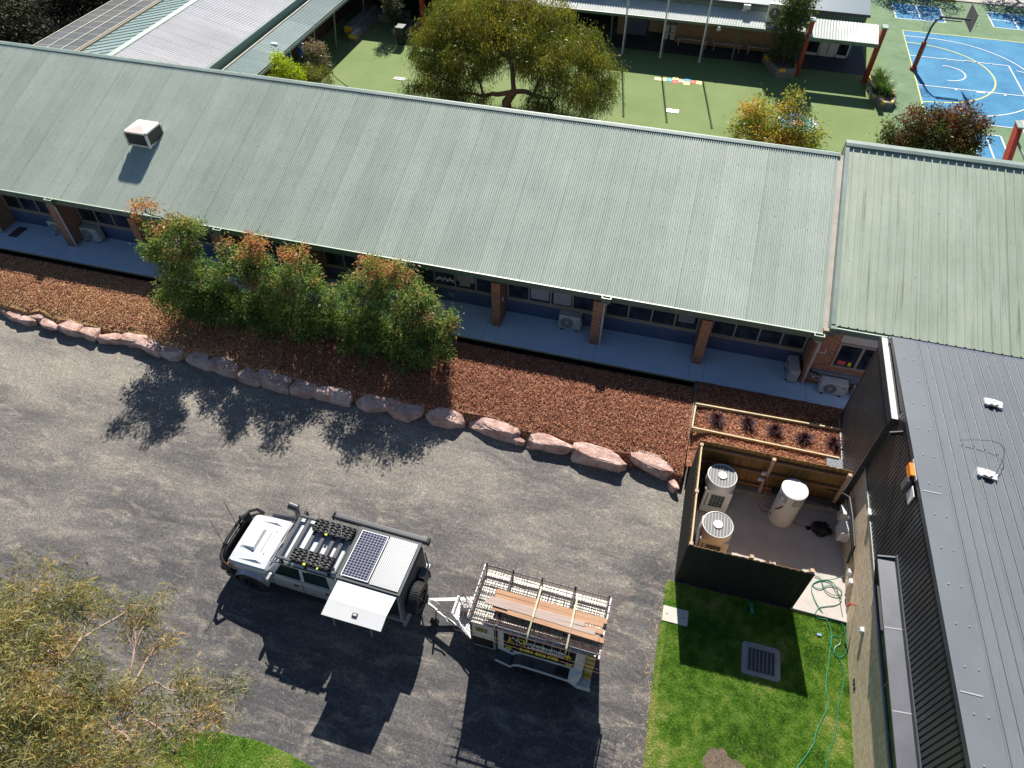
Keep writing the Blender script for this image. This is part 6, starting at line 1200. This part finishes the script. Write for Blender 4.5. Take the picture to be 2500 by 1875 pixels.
letter('CONSTRUCTION', .135, -.16, .82, 1.43, 'signw', .008); letter('&', .16, .80, .99, 1.34, 'signy', .004, .15); letter('LANDSCAPING', .125, -.10, .78, 1.26, 'signw', .008); letter('0401 500 778', .19, -.30, .66, .99, 'signy', .009)
for s_, x, z in (('A', -.47, 1.53), ('N', -.36, 1.44), ('K', -.26, 1.35)): letter(s_, .10, x-.05, x+.05, z, 'signw', .006)
for a_, b_ in (((-.56, -.680, 1.32), (-.525, -.6765, 1.48)), ((-.56, -.680, 1.285), (-.45, -.6765, 1.319)), ((-.38, -.680, 1.54), (-.19, -.6765, 1.575)), ((-.215, -.680, 1.30), (-.18, -.6765, 1.539))): tp('logo_bar', MB().box(a_, b_), 'signy', sg)
for x in (-.58, .93): tp('sign_lock', MB().bbox((x-.07, -.682, .86), (x+.07, -.677, .94), .01), 'signy', sg); tp('sign_slot', MB().box((x-.03, -.6835, .885), (x+.03, -.6825, .915)), 'sign', sg)
tp('lock', MB().box((-.55, -.671, .64), (-.46, -.6655, .74)), 'black', bx)
# fenders
fx = [(-.86, .69), (-.45, .60), (-.39, .64), (-.21, .72), (.38, .70), (.97, .66), (1.23, .46), (1.55, .60)]
fd = MB(); fpts = [(-.84, .60), (-.46, .42), (-.40, .56), (-.22, .665), (.38, .645), (.97, .60), (1.22, .36), (1.23, .30)]
for (xa, za), (xb, zb) in zip(fpts, fpts[1:]):
    fd.add([(xa, -.93, za), (xb, -.93, zb), (xb, -.666, zb+.02), (xa, -.666, za+.02), (xa, -.93, za-.035), (xb, -.93, zb-.035), (xa, -.945, za-.0), (xb, -.945, zb)], [(0, 1, 2, 3), (4, 5, 1, 0)])
tp('fender', fd, 'dktrim'); fl_ = MB()
for (xa, za), (xb, zb) in zip(fpts, fpts[1:]): fl_.add([(xa, -.955, za-.045), (xb, -.955, zb-.045), (xb, -.955, zb+.012), (xa, -.955, za+.012), (xb, -.925, zb+.012), (xa, -.925, za+.012)], [(0, 1, 2, 3), (3, 2, 4, 5)])
tp('fender_rim', fl_, 'white')
tp('fender_panel', MB().add([(.98, -.93, .61), (1.22, -.93, .38), (1.3, -.67, .60), (.98, -.67, .70)], [(0, 1, 2, 3)]).box((1.22, -.95, .30), (1.55, -.92, .46)).box((1.22, -.92, .36), (1.53, -.6, .38)), 'white')
tp('far_fender', MB().box((-.45, .70, .60), (1.25, .93, .64)), 'white')
for x in (.02, .78):
    for y in (-.79, .79): wheel(x, y, .33, .2, parent=tr)
tp('chassis', MB().box((-1.5, -.6, .34), (1.5, .6, .438)), 'black')
# ladder end
ld_ = MB()
for x in (1.31, 1.53): ld_.box((x-.012, -.70, .42), (x+.012, -.672, 1.98))
la = tp('ladder', ld_, 'steel')
for k in range(6): tp('rung', MB().box((1.322, -.715, .46+.26*k), (1.518, -.665, .50+.26*k)), 'yellow', la)
# rack
rk = MB(); ZT = 2.04
for x in (-1.55, -.87, -.13, .70, 1.53):
    rk.box((x-.02, -.72, ZT-.04), (x+.02, .72, ZT))
    for y in (-.71, .71): rk.box((x-.02, y-.02, 1.872), (x+.02, y+.02, ZT-.041))
    for s_ in (-1, 1): rk.box((x-.018, s_*.74-.018, ZT-.04), (x+.018, s_*.74+.018, ZT+.11))
for y in (-.715, .715): rk.box((-1.55, y-.02, ZT+.001), (1.55, y+.02, ZT+.035))
rkm = tp('rack', rk, mat('rack_steel', (.12, .12, .13), .5, metal=.3)); mb = MB()
for x in np.arange(-1.5, 1.52, .075): mb.box((x-.0035, -.70, ZT+.036), (x+.0035, .70, ZT+.043))
for y in np.arange(-.68, .70, .075): mb.box((-1.54, y-.0035, ZT+.0435), (1.54, y+.0035, ZT+.050))
tp('rack_mesh', mb, 'steel', rkm); tp('rear_bar', MB().box((1.56, -.82, ZT), (1.60, .72, ZT+.05)), 'galv'); tp('front_bar', MB().box((-1.60, -.72, ZT), (-1.572, .72, ZT+.04)), 'galv')
# drawbar
db_ = MB(); db_.add([(-1.5, .62, .44), (-3.1, .10, .44), (-3.1, .02, .44), (-1.5, .50, .44), (-1.5, .62, .52), (-3.1, .10, .52), (-3.1, .02, .52), (-1.5, .50, .52)], [(0,1,2,3),(7,6,5,4),(0,4,5,1),(3,2,6,7),(1,5,6,2)])
db_.add([(-1.5, -.50, .44), (-3.1, .02, .44), (-3.1, .10, .44), (-1.5, -.62, .44), (-1.5, -.50, .52), (-3.1, .02, .52), (-3.1, .10, .52), (-1.5, -.62, .52)], [(3,2,1,0),(4,5,6,7),(0,1,5,4),(2,3,7,6),(1,2,6,5)])
dw = tp('drawbar', db_, 'white'); tp('coupling', MB().bbox((-3.30, .0, .46), (-3.0, .12, .60), .02), 'black', dw); tp('handbrake', MB().tube([(-3.0, .06, .6), (-2.8, .03, .68), (-2.65, .0, .62)], .015, 6), 'galv', dw)
tp('front_plate', MB().prism([(-1.55, -.60), (-1.55, .60), (-2.22, .38), (-2.26, -.12)], .53, .545), 'cheq', dw)
tp('plate_edge', MB().box((-2.28, -.13, .54), (-2.22, .38, .62)).tube([(-2.25, -.12, .58), (-1.56, -.62, .58)], .02, 5), 'white', dw)
jk = tp('jockey_wheel', MB().cyl((-2.72, -.22, .12), (-2.72, -.32, .12), .12, n=18), 'tyre', dw); tp('jockey_leg', MB().cyl((-2.70, -.20, .15), (-2.66, -.18, .72), .028, n=8).tube([(-2.66, -.18, .6), (-2.40, -.26, .56), (-2.30, -.35, .54)], .022, 6), 'galv', jk)
t = thing('gas_bottle', 'squat grey gas bottle standing on the trailer drawbar plate', 'gas bottle', (-3.10, 7.45, .546)); part('bottle', MB().cyl((0, 0, 0), (0, 0, .22), .15, n=24).cyl((0, 0, .22), (0, 0, .28), .15, .10, 24), MT['galv'], t, False, True); part('base_band', MB().cyl((0, 0, .0), (0, 0, .12), .155, n=24), mat('brown_band', (.16, .085, .05), .7), t, False); part('collar', MB().tube([(.08*math.cos(a), .08*math.sin(a), .32) for a in np.linspace(.4, 5.6, 16)], .012, 5), MT['acgrey'], t, False); part('gas_hose', MB().tube([(0, 0, .3), (.02, .06, .42), (-.1, .12, .5), (-.2, .05, .42), (-.14, 0, .3)], .012, 6), MT['black'], t, False)
solo('tool_case', MB().bbox((-2.98, 7.35, .546), (-2.76, 7.70, .80), .03), MT['acgrey'], 'grey case beside the gas bottle in front of the trailer', 'case')
# reinforcing mesh sheets
def reo(lab, x0, x1, y0, y1, z, dx, dy, rz=0, fold=None):
    t = thing('reinforcing_mesh', lab, 'steel mesh', (0, 0, 0), 0, 'rusty mesh sheets on the trailer rack'); mb = MB(); r = .0042
    def tf(x, y): return (TL[0]+x*math.cos(rz)-y*math.sin(rz), TL[1]+x*math.sin(rz)+y*math.cos(rz))
    xs_ = np.arange(x0+dx, x1, .2); ys_ = np.arange(y0+dy, y1, .2)
    zz_ = lambda x, y: z+.012*math.sin(x*2.1+y)-(.05*max(0, abs(y)-.75))-.03*max(0, x-1.55)
    for x in xs_:
        P = [(*tf(x, y), zz_(x, y)) for y in np.linspace(y0, y1, 6)]
        if fold: P = [(*tf(x, y0-.02), z-fold)]+P
        mb.tube(P, r, 4)
    for y in ys_: mb.tube([(*tf(x, y), zz_(x, y)+.009) for x in np.linspace(x0, x1, 9)], r, 4)
    if fold: mb.tube([(*tf(x, y0-.02), z-fold*.95) for x in (x0, x1)], r, 4)
    part('rods', mb, MT['rust'], t); return t
reo('bottom rusty mesh sheet on the trailer rack, reaching farthest back', -1.72, 2.00, -.74, .98, ZT+.062, .05, .06, -.03); reo('top rusty mesh sheet on the trailer rack with folded near edge', -1.80, 1.72, -1.04, .72, ZT+.08, .12, .0, -.035, .16); reo('middle rusty mesh sheet on the trailer rack, shifted towards the ute', -1.95, 1.85, -.70, .80, ZT+.098, .02, .1, -.015)
# planks
PL = [((780, 415), (1780, 690), .13, 'plkA', 0, 'orange plank on the far side of the load'), ((770, 450), (1745, 725), .12, 'plkA', .0, 'orange plank second from the far side of the load'), ((720, 478), (1580, 715), .12, 'plkB', .032, 'weathered grey plank on top of the load, the shorter'), ((680, 500), (1670, 795), .13, 'plkB', .03, 'weathered grey plank on top of the load, the longer'), ((880, 560), (1745, 785), .13, 'plkA', -.0, 'orange plank poking out beneath the grey planks'), ((745, 562), (1290, 715), .11, 'plkA', -.0, 'shorter orange plank on the near side of the load'), ((880, 600), (1705, 850), .13, 'plkA', .03, 'long orange plank on the near edge of the load'), ((1400, 770), (1750, 865), .12, 'plkA', 0, 'short orange offcut at the rear near corner of the load')]
for (a, b, wd, m_, dz, lab) in PL:
    z = ZT+.125+dz; pa, pb = at(gv(*a), z+.03), at(gv(*b), z+.03); c = (pa+pb)/2; L = (pb-pa).xy.length; t = bpy.data.objects.new('timber_plank', mkmesh('timber_plank', MB().bbox((-L/2, -wd/2, 0), (L/2, wd/2, .03), .004, 1), MT[m_])); link(t); t.location = (c.x, c.y, z); t.rotation_euler = (0, 0, math.atan2(pb.y-pa.y, pb.x-pa.x)); tag(t, lab, 'plank', 'planks strapped on the trailer rack')
for (a, b, lab) in (((1190, 372), (1055, 835), 'pale ratchet strap over the planks nearer the front of the trailer'), ((1515, 450), (1410, 935), 'pale ratchet strap over the planks nearer the rear of the trailer')):
    a, b = Vector(gv(*a)), Vector(gv(*b)); pa, mid, pb = at(a, 2.262), at(a.lerp(b, .60), 2.262), at(b, 2.10); d = Vector((1, 0, 0))*.02; mb = MB(); P = [pa+Vector((0, .03, -.16)), pa, mid, pb, pb+Vector((0, -.02, -.22))]
    for p, q_ in zip(P, P[1:]): mb.add([p-d, p+d, q_+d, q_-d, p-d-Vector((0, 0, .004)), p+d-Vector((0, 0, .004)), q_+d-Vector((0, 0, .004)), q_-d-Vector((0, 0, .004))], [(0, 1, 2, 3), (7, 6, 5, 4), (0, 3, 7, 4), (1, 5, 6, 2)])
    solo('ratchet_strap', mb, MT['strapy'], lab, 'strap', 'straps over the trailer load')
# ================================================================== TREES
def leaf_mesh(centres, dirs, lens, wids, tints, droop, curve=.0):
    """long narrow leaves: two quads each, folded at the middle; arrays of n"""
    n = len(centres); up = np.array([0, 0, 1.0]); D = dirs/np.linalg.norm(dirs, axis=1, keepdims=True)
    rnd = RNG.normal(size=(n, 3)); Sd = np.cross(D, rnd); Sd /= np.linalg.norm(Sd, axis=1, keepdims=True)
    L = lens[:, None]; Wd = wids[:, None]; mid = centres+D*L*.5; tip = centres+D*L+np.array([0, 0, -1])*L*droop+Sd*L*curve
    V = np.stack([centres, mid-Sd*Wd*.5, tip, mid+Sd*Wd*.5], 1).reshape(-1, 3)
    return V, np.arange(4*n).reshape(n, 4), tints
def make_tree(name, lab, base, blobs, nclump, nleaf, L, Wd, leafmat, barkmat, trunk_r=.12, fork=None, droop=.3, tintf=None, spread=.22, cat='tree', group=None, nlimb=24, hang=0, upbias=.2, shell=.55, curve=.0, twigs=None, twr=.008, cut=None):
    t = thing(name, lab, cat, base, 0, group); B = Vector(base)
    bl = [(Vector(c), r if isinstance(r, tuple) else (r, r, r*.8)) for c, r in blobs]; vol = [r[0]*r[1] for _, r in bl]; tot = sum(vol)
    C = []; O = []
    for (c, r), v in zip(bl, vol):
        m = int(nclump*v/tot)
        for _ in range(m):
            d = Vector((random.gauss(0, 1), random.gauss(0, 1), random.gauss(0, 1))).normalized(); rr = random.uniform(shell, 1)**.7
            rr *= 1+.25*noise.noise((c.x+d.x*2.2, c.y+d.y*2.2, d.z*2.2))
            p = Vector((c.x+d.x*r[0]*rr, c.y+d.y*r[1]*rr, c.z+d.z*r[2]*rr))
            if p.z < B.z+.15 or (cut and cut(p)): continue
            if noise.noise(p*.9+Vector((5, 5, 5))) < -.36: continue
            C.append(p); O.append(d)
    n = len(C); CC = np.array([p[:] for p in C]); OO = np.array([p[:] for p in O]); m = nleaf
    cen = np.repeat(CC, m, 0)+RNG.normal(0, spread, (n*m, 3))*np.array([1, 1, .8]); dirs = np.repeat(OO, m, 0)*.8+RNG.normal(0, .75, (n*m, 3))+np.array([0, 0, upbias-hang])
    if hang: cen[:, 2] -= np.abs(RNG.normal(0, spread*hang, n*m))
    zmin, zmax = CC[:, 2].min(), CC[:, 2].max()
    base_t = np.array([tintf(Vector(p), (p[2]-zmin)/(zmax-zmin+1e-6)) if tintf else .5+.3*noise.noise(Vector(p)*1.3) for p in CC]); tt = np.clip(np.repeat(base_t, m)+RNG.normal(0, .11, n*m), 0, 1)
    V, Fc, tt = leaf_mesh(cen, dirs, RNG.uniform(.4, 1.35, n*m)*L, RNG.uniform(.5, 1.3, n*m)*Wd, tt, droop, curve)
    V = V-np.array(base)[None]; raw('crown', V, Fc, leafmat, t, tt)
    # trunk and limbs, out to a sample of clumps
    fk = Vector(fork) if fork else B+(sum((Vector(c) for c, _ in bl), Vector())/len(bl)-B)*.45
    mb = MB(); j = lambda s_: Vector((random.gauss(0, s_), random.gauss(0, s_), random.gauss(0, s_)))
    mb.tube([B-Vector((0, 0, .1)), B.lerp(fk, .5)+j(trunk_r*.5), fk], [trunk_r*1.25, trunk_r, trunk_r*.8], 9)
    done = [(fk, 0, trunk_r*.72)]
    for c, r in sorted(bl, key=lambda q: (q[0]-fk).length):
        e_ = Vector((c.x, c.y, c.z-r[2]*.2)); p0, dep, rad = min([q for q in done if (q[0]-fk).length < (e_-fk).length*.8], key=lambda q: (q[0]-e_).length)
        k1 = p0.lerp(e_, .4)+j(.06)+Vector((0, 0, .08)); k2 = p0.lerp(e_, .75)+j(.05); rr = max(twr*2.2, rad*.80)
        re_ = max(twr*1.8, rad*.52); mb.tube(smooth_path([p0, k1, k2, e_], 3), [rr+(re_-rr)*i/9 for i in range(10)], 6)
        done += [(e_, dep+1, re_), (k2, dep+1, re_*1.15)]
        near = [p for p in C if (p-e_).length < max(r)*1.25]; random.shuffle(near)
        for p in near[:max(4, nlimb//len(bl)*2)]:
            q_ = k2 if random.random() < .4 else e_; m_ = q_.lerp(p, .5)+j(.07); mb.tube([q_, m_, p], [twr*1.6, twr*1.1, twr*.5], 4)
    mb.v = [(x-B.x, y-B.y, z-B.z) for x, y, z in mb.v]; part('trunk', mb, barkmat, t, False, True); return t
# big weeping eucalypt in the courtyard
EUC = M_leaf('eucalypt_leaf', [(0, (.05, .075, .02)), (.35, (.14, .16, .028)), (.6, (.30, .27, .04)), (.8, (.44, .32, .06)), (1, (.38, .18, .07))], .4, .35)
bA = at((1240, 292), ZC); bl = []
for px, py, Y, r in ((1180, 45, 36, 1.7), (1290, 60, 36.5, 1.7), (1100, 62, 36, 1.5), (1240, 105, 34.8, 1.6), (1400, 118, 36, 1.65), (1062, 112, 35, 1.35), (1335, 140, 34.6, 1.5), (1150, 135, 34.2, 1.4), (1462, 168, 35, 1.15), (1072, 178, 33.6, 1.1), (1455, 225, 33.6, .9), (1400, 205, 33.4, .9), (1320, 232, 32.8, .7), (1120, 222, 33.2, .7), (1352, 262, 32.5, .5), (1010, 214, 33.2, .5), (1180, 232, 33.2, .45), (1080, 225, 33, .6), (1440, 262, 32.8, .55), (1240, -10, 37.5, 1.6), (1120, 8, 37.4, 1.2), (1345, 30, 37.3, 1.1)): bl.append((atY((px, py), Y)[:], (r, r, r*.72)))
make_tree('courtyard_tree', 'big spreading olive gold gum tree in the courtyard behind the long roof', bA[:], bl, 2700, 48, .20, .03, EUC, MT['bark'], .24, (bA.x+.3, bA.y, bA.z+1.5), .35, lambda p, h: .22+.30*h+.46*noise.noise(p*1.5), .21, hang=1.1, upbias=.0, nlimb=120, shell=.45, twr=.014, cut=lambda p: abs(p.x-bA.x) < .9 and p.z < 2.6)
# lilly pilly shrubs in the mulch bed
PIL = M_leaf('shrub_leaf', [(0, (.04, .075, .022)), (.28, (.11, .185, .05)), (.52, (.24, .33, .095)), (.68, (.35, .30, .12)), (.82, (.46, .19, .09)), (1, (.62, .29, .15))], .42, .4)
def shrub(lab, base, L, nc):
    bl = [(atY((px, py), Y)[:], (r, r*.85, r*.85)) for px, py, Y, r in L]; top = max(b[0][2]+b[1][2] for b in bl)
    def tf(p, h):
        k = .30+.10*h+.42*noise.noise(p*2.4)
        if p.z > top-.95: k += .50*min(1, (p.z-top+.95)/.5)*(.55+.9*noise.noise(p*2.7)+.35)
        elif noise.noise(p*2.4+Vector((9, 0, 0))) > .30 and h > .45: k += .32
        return k
    bl.append(((base[0], base[1], base[2]+.7), (.9, .7, .6)))
    for _ in range(11):
        c, r = random.choice(bl[:-1]); d = Vector((random.gauss(0, 1), random.gauss(0, .6)-.3, abs(random.gauss(0, .8)))).normalized()
        q_ = random.uniform(.16, .28); bl.append(((c[0]+d.x*r[0]*1.25, c[1]+d.y*r[1]*1.2, c[2]+d.z*r[2]*.85), (q_, q_, q_*1.3)))
    return make_tree('lilly_pilly_shrub', lab, base, [(c, (r[0]*(1.32 if c[2] < 3.0 else 1.0), r[1]*1.08, r[2]*(1.05 if c[2] < 3.0 else .85))) for c, r in bl], int(nc*1.45), 34, .145, .042, PIL, MT['bark'], .05, None, .25, tf, .115, 'shrub', 'shrubs in the mulch bed', 40, upbias=.25, shell=.35, twr=.009)
shrub('leftmost tall shrub with orange tips leaning against the eave', (-15.3, 15.7, .45), [(352, 510, 16.2, .42), (400, 545, 16.1, .62), (460, 560, 16.1, .52), (372, 610, 15.9, .42), (425, 625, 15.8, .75), (450, 690, 15.6, .75), (420, 730, 15.5, .55), (500, 740, 15.4, .65), (480, 800, 15.3, .5)], 480)
shrub('second shrub from the left, bushy green with rusty tips', (-13.2, 15.75, .45), [(560, 620, 16.2, .55), (620, 600, 16.3, .42), (580, 680, 15.9, .75), (640, 665, 16.0, .6), (570, 750, 15.7, .75), (620, 780, 15.5, .7), (540, 810, 15.4, .5), (640, 835, 15.3, .55), (520, 680, 15.9, .5), (600, 640, 16, .45)], 470)
shrub('third shrub from the left, narrow with an orange crown', (-11.3, 15.85, .45), [(725, 620, 16.2, .45), (735, 680, 16.0, .6), (690, 700, 16.0, .55), (780, 720, 16.0, .5), (720, 760, 15.7, .75), (700, 830, 15.5, .7), (770, 830, 15.5, .65), (720, 880, 15.3, .5), (650, 740, 15.8, .55), (800, 780, 15.7, .5)], 430)
shrub('rightmost and widest shrub, dense dark green with an orange top', (-8.9, 15.9, .45), [(905, 655, 16.3, .5), (970, 668, 16.4, .55), (890, 715, 16.1, .7), (985, 730, 16.1, .8), (1045, 775, 15.9, .7), (870, 790, 15.9, .85), (960, 810, 15.8, .95), (1050, 845, 15.6, .65), (900, 870, 15.5, .8), (1000, 880, 15.4, .7), (940, 905, 15.3, .5), (1085, 800, 15.8, .35)], 800)
# gum at lower left, close to the lens
GUM = M_leaf('gum_leaf', [(0, (.06, .08, .035)), (.3, (.18, .20, .08)), (.5, (.33, .31, .12)), (.7, (.48, .32, .09)), (.86, (.38, .20, .12)), (1, (.62, .56, .40))], .4, .3)
gb = []
for px, py, z, r in ((60, 1450, 5.2, .7), (150, 1470, 5.0, .6), (30, 1560, 5.2, .8), (130, 1570, 5.0, .6), (230, 1490, 4.6, .40), (190, 1440, 4.7, .35), (310, 1490, 4.4, .33), (375, 1480, 4.4, .36), (390, 1570, 4.2, .32), (330, 1540, 4.3, .30), (180, 1640, 4.9, .55), (60, 1680, 5.2, .85), (150, 1740, 5.0, .7), (250, 1700, 4.6, .5), (330, 1690, 4.3, .5), (430, 1660, 4.1, .38), (500, 1680, 4.0, .38), (560, 1680, 3.9, .3), (480, 1750, 4.0, .4), (540, 1740, 3.9, .3), (380, 1770, 4.2, .5), (290, 1800, 4.5, .6), (60, 1800, 5.0, .9), (180, 1850, 4.8, .7), (330, 1860, 4.4, .5), (430, 1830, 4.1, .35), (20, 1900, 5, .9), (-60, 1600, 5.3, 1.0), (-60, 1800, 5.3, 1.1), (250, 1940, 4.6, .7)): gb.append((at((px, py), z)[:], (r, r, r*.55)))
gB = at((60, 2050), 0.0); make_tree('gum_tree', 'sparse gum tree with orange brown sickle leaves at the lower left', gB[:], gb, 1050, 32, .175, .021, GUM, MT['barkp'], .14, (at((170, 1800), 3.2))[:], .35, lambda p, h: .46+.50*noise.noise(p*2.2), .13, nlimb=150, shell=.15, hang=.5, curve=.25, twr=.006)
# courtyard small trees
ORG = M_leaf('orange_leaf', [(0, (.06, .11, .02)), (.4, (.16, .23, .04)), (.62, (.42, .36, .06)), (.84, (.62, .32, .07)), (1, (.62, .17, .05))], .4, .4)
b0 = at((1895, 345), ZC); make_tree('autumn_tree', 'small thin tree turning orange beside the round mural', (6.0, 33.6, ZC), [(atY((px, py), Y)[:], (r, r, r)) for px, py, Y, r in ((1850, 275, 34, .75), (1935, 262, 34.2, .6), (1830, 320, 33.5, .9), (1900, 330, 33.3, .8), (1960, 330, 33.3, .85), (1880, 350, 32.8, .8), (1965, 360, 32.8, .7))], 560, 22, .20, .055, ORG, MT['bark'], .07, None, .25, lambda p, h: .22+.22*h+.55*noise.noise(p*1.6)+.22*max(0, min(1, (6.0-p.x)*.6)), .2, upbias=.5, nlimb=60, shell=.3)
RED = M_leaf('red_bush_leaf', [(0, (.02, .05, .012)), (.35, (.05, .10, .025)), (.6, (.14, .085, .04)), (.8, (.24, .075, .05)), (1, (.34, .13, .09))], .4, .3)
make_tree('red_bush_tree', 'round bush with dark red and green leaves beside the blue court', (12.4, 34.2, ZC), [(atY((px, py), Y)[:], (r, r, r*.9)) for px, py, Y, r in ((2250, 300, 34.4, .85), (2340, 295, 34.4, .8), (2200, 330, 34, .7), (2290, 335, 33.8, 1.1), (2360, 330, 34, .8), (2230, 365, 33.6, .9), (2330, 370, 33.5, 1.0), (2180, 350, 33.8, .5), (2385, 300, 34.2, .4))], 700, 30, .17, .06, RED, MT['bark'], .08, None, .2, lambda p, h: .22+.50*h+.45*noise.noise(p*1.8), .17, upbias=.5, nlimb=40, shell=.45)
TAL = M_leaf('slim_tree_leaf', [(0, (.02, .045, .012)), (.5, (.07, .11, .03)), (.8, (.18, .21, .07)), (1, (.36, .38, .20))], .35, .3)
make_tree('slim_tree', 'slim glossy green tree rising from the angular planter', (4.55, 43.1, .8), [(atY((px, py), Y)[:], r) for px, py, Y, r in ((1915, 130, 43, (.7, .6, .6)), (1925, 95, 43, (.8, .7, .7)), (1930, 60, 43, (.85, .7, .7)), (1945, 25, 43, (.85, .7, .7)), (1955, -5, 43, (.8, .7, .7)))], 420, 26, .16, .06, TAL, MT['bark'], .06, None, .2, lambda p, h: .35+.3*h+.4*noise.noise(p*2), .17, upbias=.6, nlimb=30, shell=.4)
CRP = M_leaf('crepe_leaf', [(0, (.03, .05, .02)), (.5, (.09, .11, .05)), (.8, (.24, .18, .12)), (1, (.42, .30, .24))], .35, .25)
make_tree('planter_tree', 'slender speckled tree in the left planter by the red post', (-17.95, 42.2, .8), [(atY((px, py), Y)[:], (r*.9, r*.8, r)) for px, py, Y, r in ((972, 60, 42.2, .45), (965, 35, 42.2, .55), (958, 8, 42.2, .6), (950, -20, 42.2, .6))], 190, 24, .13, .05, CRP, MT['bark'], .045, None, .2, lambda p, h: .3+.5*h+.4*noise.noise(p*2), .13, upbias=.6, nlimb=20, shell=.4)
LIM = M_leaf('lime_leaf', [(0, (.14, .20, .01)), (.5, (.32, .40, .02)), (1, (.52, .58, .05))], .45, .4)
make_tree('lime_shrub', 'bright lime green shrub rising behind the ridge of the long roof', (-17.2, 30.2, ZC), [(atY((px, py), Y)[:], (r, r, r)) for px, py, Y, r in ((680, 145, 30.4, .32), (700, 165, 30.2, .5), (715, 190, 30, .55), (685, 195, 30, .45), (670, 135, 30.5, .15))], 170, 22, .14, .06, LIM, MT['bark'], .04, None, .2, lambda p, h: .35+.4*h+.2*noise.noise(p*3), .12, 'shrub', upbias=.6, nlimb=20, shell=.3)
make_tree('crepe_myrtle', 'pinkish brown young tree beside the lime shrub', (-16.3, 32.6, ZC), [(atY((px, py), Y)[:], (r, r, r)) for px, py, Y, r in ((770, 120, 33, .35), (775, 140, 32.8, .5), (790, 155, 32.6, .45), (752, 120, 33, .25), (765, 170, 32.3, .4))], 150, 24, .13, .05, CRP, MT['bark'], .04, None, .2, lambda p, h: .35+.65*h+.2*noise.noise(p*2), .12, upbias=.6, nlimb=24, shell=.4)
make_tree('olive_shrub', 'dense olive shrub in front of the pinkish tree at the roof ridge', (-15.3, 30.6, ZC), [(atY((px, py), Y)[:], (r, r, r)) for px, py, Y, r in ((760, 185, 31, .5), (785, 190, 31, .5), (745, 195, 30.8, .4))], 150, 30, .10, .03, EUC, MT['bark'], .04, None, .2, lambda p, h: .12+.35*h+.25*noise.noise(p*2), .11, 'shrub', upbias=.4, nlimb=14, shell=.4)
# woodland beyond the west wing, its backlit shade put into dark leaf colours
WOD = M_leaf('backlit_woodland_leaf', [(0, (.010, .016, .007)), (.5, (.028, .032, .016)), (1, (.085, .075, .035))], .6, .2)
for i, (x, y, hh, r, lab) in enumerate(((-36.5, 38, 4.5, 2.6, 'dark leafy tree nearest the skylight roof'), (-41, 44, 6.5, 3.4, 'dark tall tree behind the west wing, middle of the wood'), (-38, 49.5, 6, 2.8, 'dark tree at the top edge beside the skylight roof'), (-44.5, 38, 6.0, 3.3, 'dark tree at the far left edge of the frame'), (-37.5, 32, 4.0, 2.4, 'dark low tree at the left end of the long roof'), (-43, 30, 5.0, 3.0, 'dark broad tree beyond the left end of the ridge'))):
    make_tree('woodland_tree', lab, (x, y, .1), [((x, y, hh-1), (r, r, r*.7)), ((x+r*.6, y-r*.4, hh-2), (r*.7, r*.7, r*.6)), ((x-r*.6, y+r*.3, hh-1.8), (r*.7, r*.7, r*.6)), ((x, y-r*.5, 1.6), (r*.8, r*.6, 1.3))], 420, 26, .28, .10, WOD, MT['bark'], .2, None, .2, lambda p, h: .15+.55*h+.5*noise.noise(p*.8), .35, 'tree', 'woodland trees behind the west wing', 20, shell=.4)
# shade trees past the top edge, their shadows fall on the far courts
for x, y, lab in ((12.3, 60.6, 'leafy tree past the top edge shading the handball court'), (19.8, 60.3, 'leafy tree past the top edge shading the right court')):
    make_tree('shade_tree', lab, (x, y, ZC), [((x, y, 4.2), 1.8), ((x-1.4, y, 3.6), 1.3), ((x+1.5, y+.2, 3.8), 1.4)], 300, 20, .22, .10, TAL, MT['bark'], .14, None, .2, None, .3, 'tree', 'shade trees past the top edge', 16)
# litter on the yard
V = []; rr_ = random.Random(3); n = 1100; P = []
while len(P) < n:
    k_ = rr_.random()
    if k_ < .3: x, y = rr_.uniform(-12, 1.85), rr_.uniform(4, 13)
    elif k_ < .55: y = rr_.uniform(4.5, 9.9); x = 1.88-abs(rr_.gauss(0, .18))
    elif k_ < .9: x = rr_.uniform(-26, 1.5); y = rock_y(x)-.24-abs(rr_.gauss(0, .16))
    else: x, y = rr_.uniform(-13, -6), rr_.uniform(2.6, 6)
    P.append((x, y, .004))
P = np.array(P); th = RNG.uniform(0, 6.28, n); l = RNG.uniform(.012, .05, n)*(1+(P[:, 0] > 0)*.5); wd = RNG.uniform(.004, .009, n)
d = np.stack([np.cos(th)*l, np.sin(th)*l, 0*l+.006], 1); s_ = np.stack([-np.sin(th)*wd, np.cos(th)*wd, 0*wd+.003], 1)
o = raw('leaf_litter', np.stack([P-d, P-s_+[0, 0, .006], P+d, P+s_], 1).reshape(-1, 3), np.arange(4*n).reshape(n, 4), M_leaf('dry_leaf', [(0, (.16, .08, .05)), (.6, (.42, .31, .20)), (1, (.55, .46, .32))], .7, 0), tint=RNG.uniform(0, 1, n)); tag(o, 'dry leaves and twigs scattered on the gravel yard', 'leaf litter', None, 'stuff')
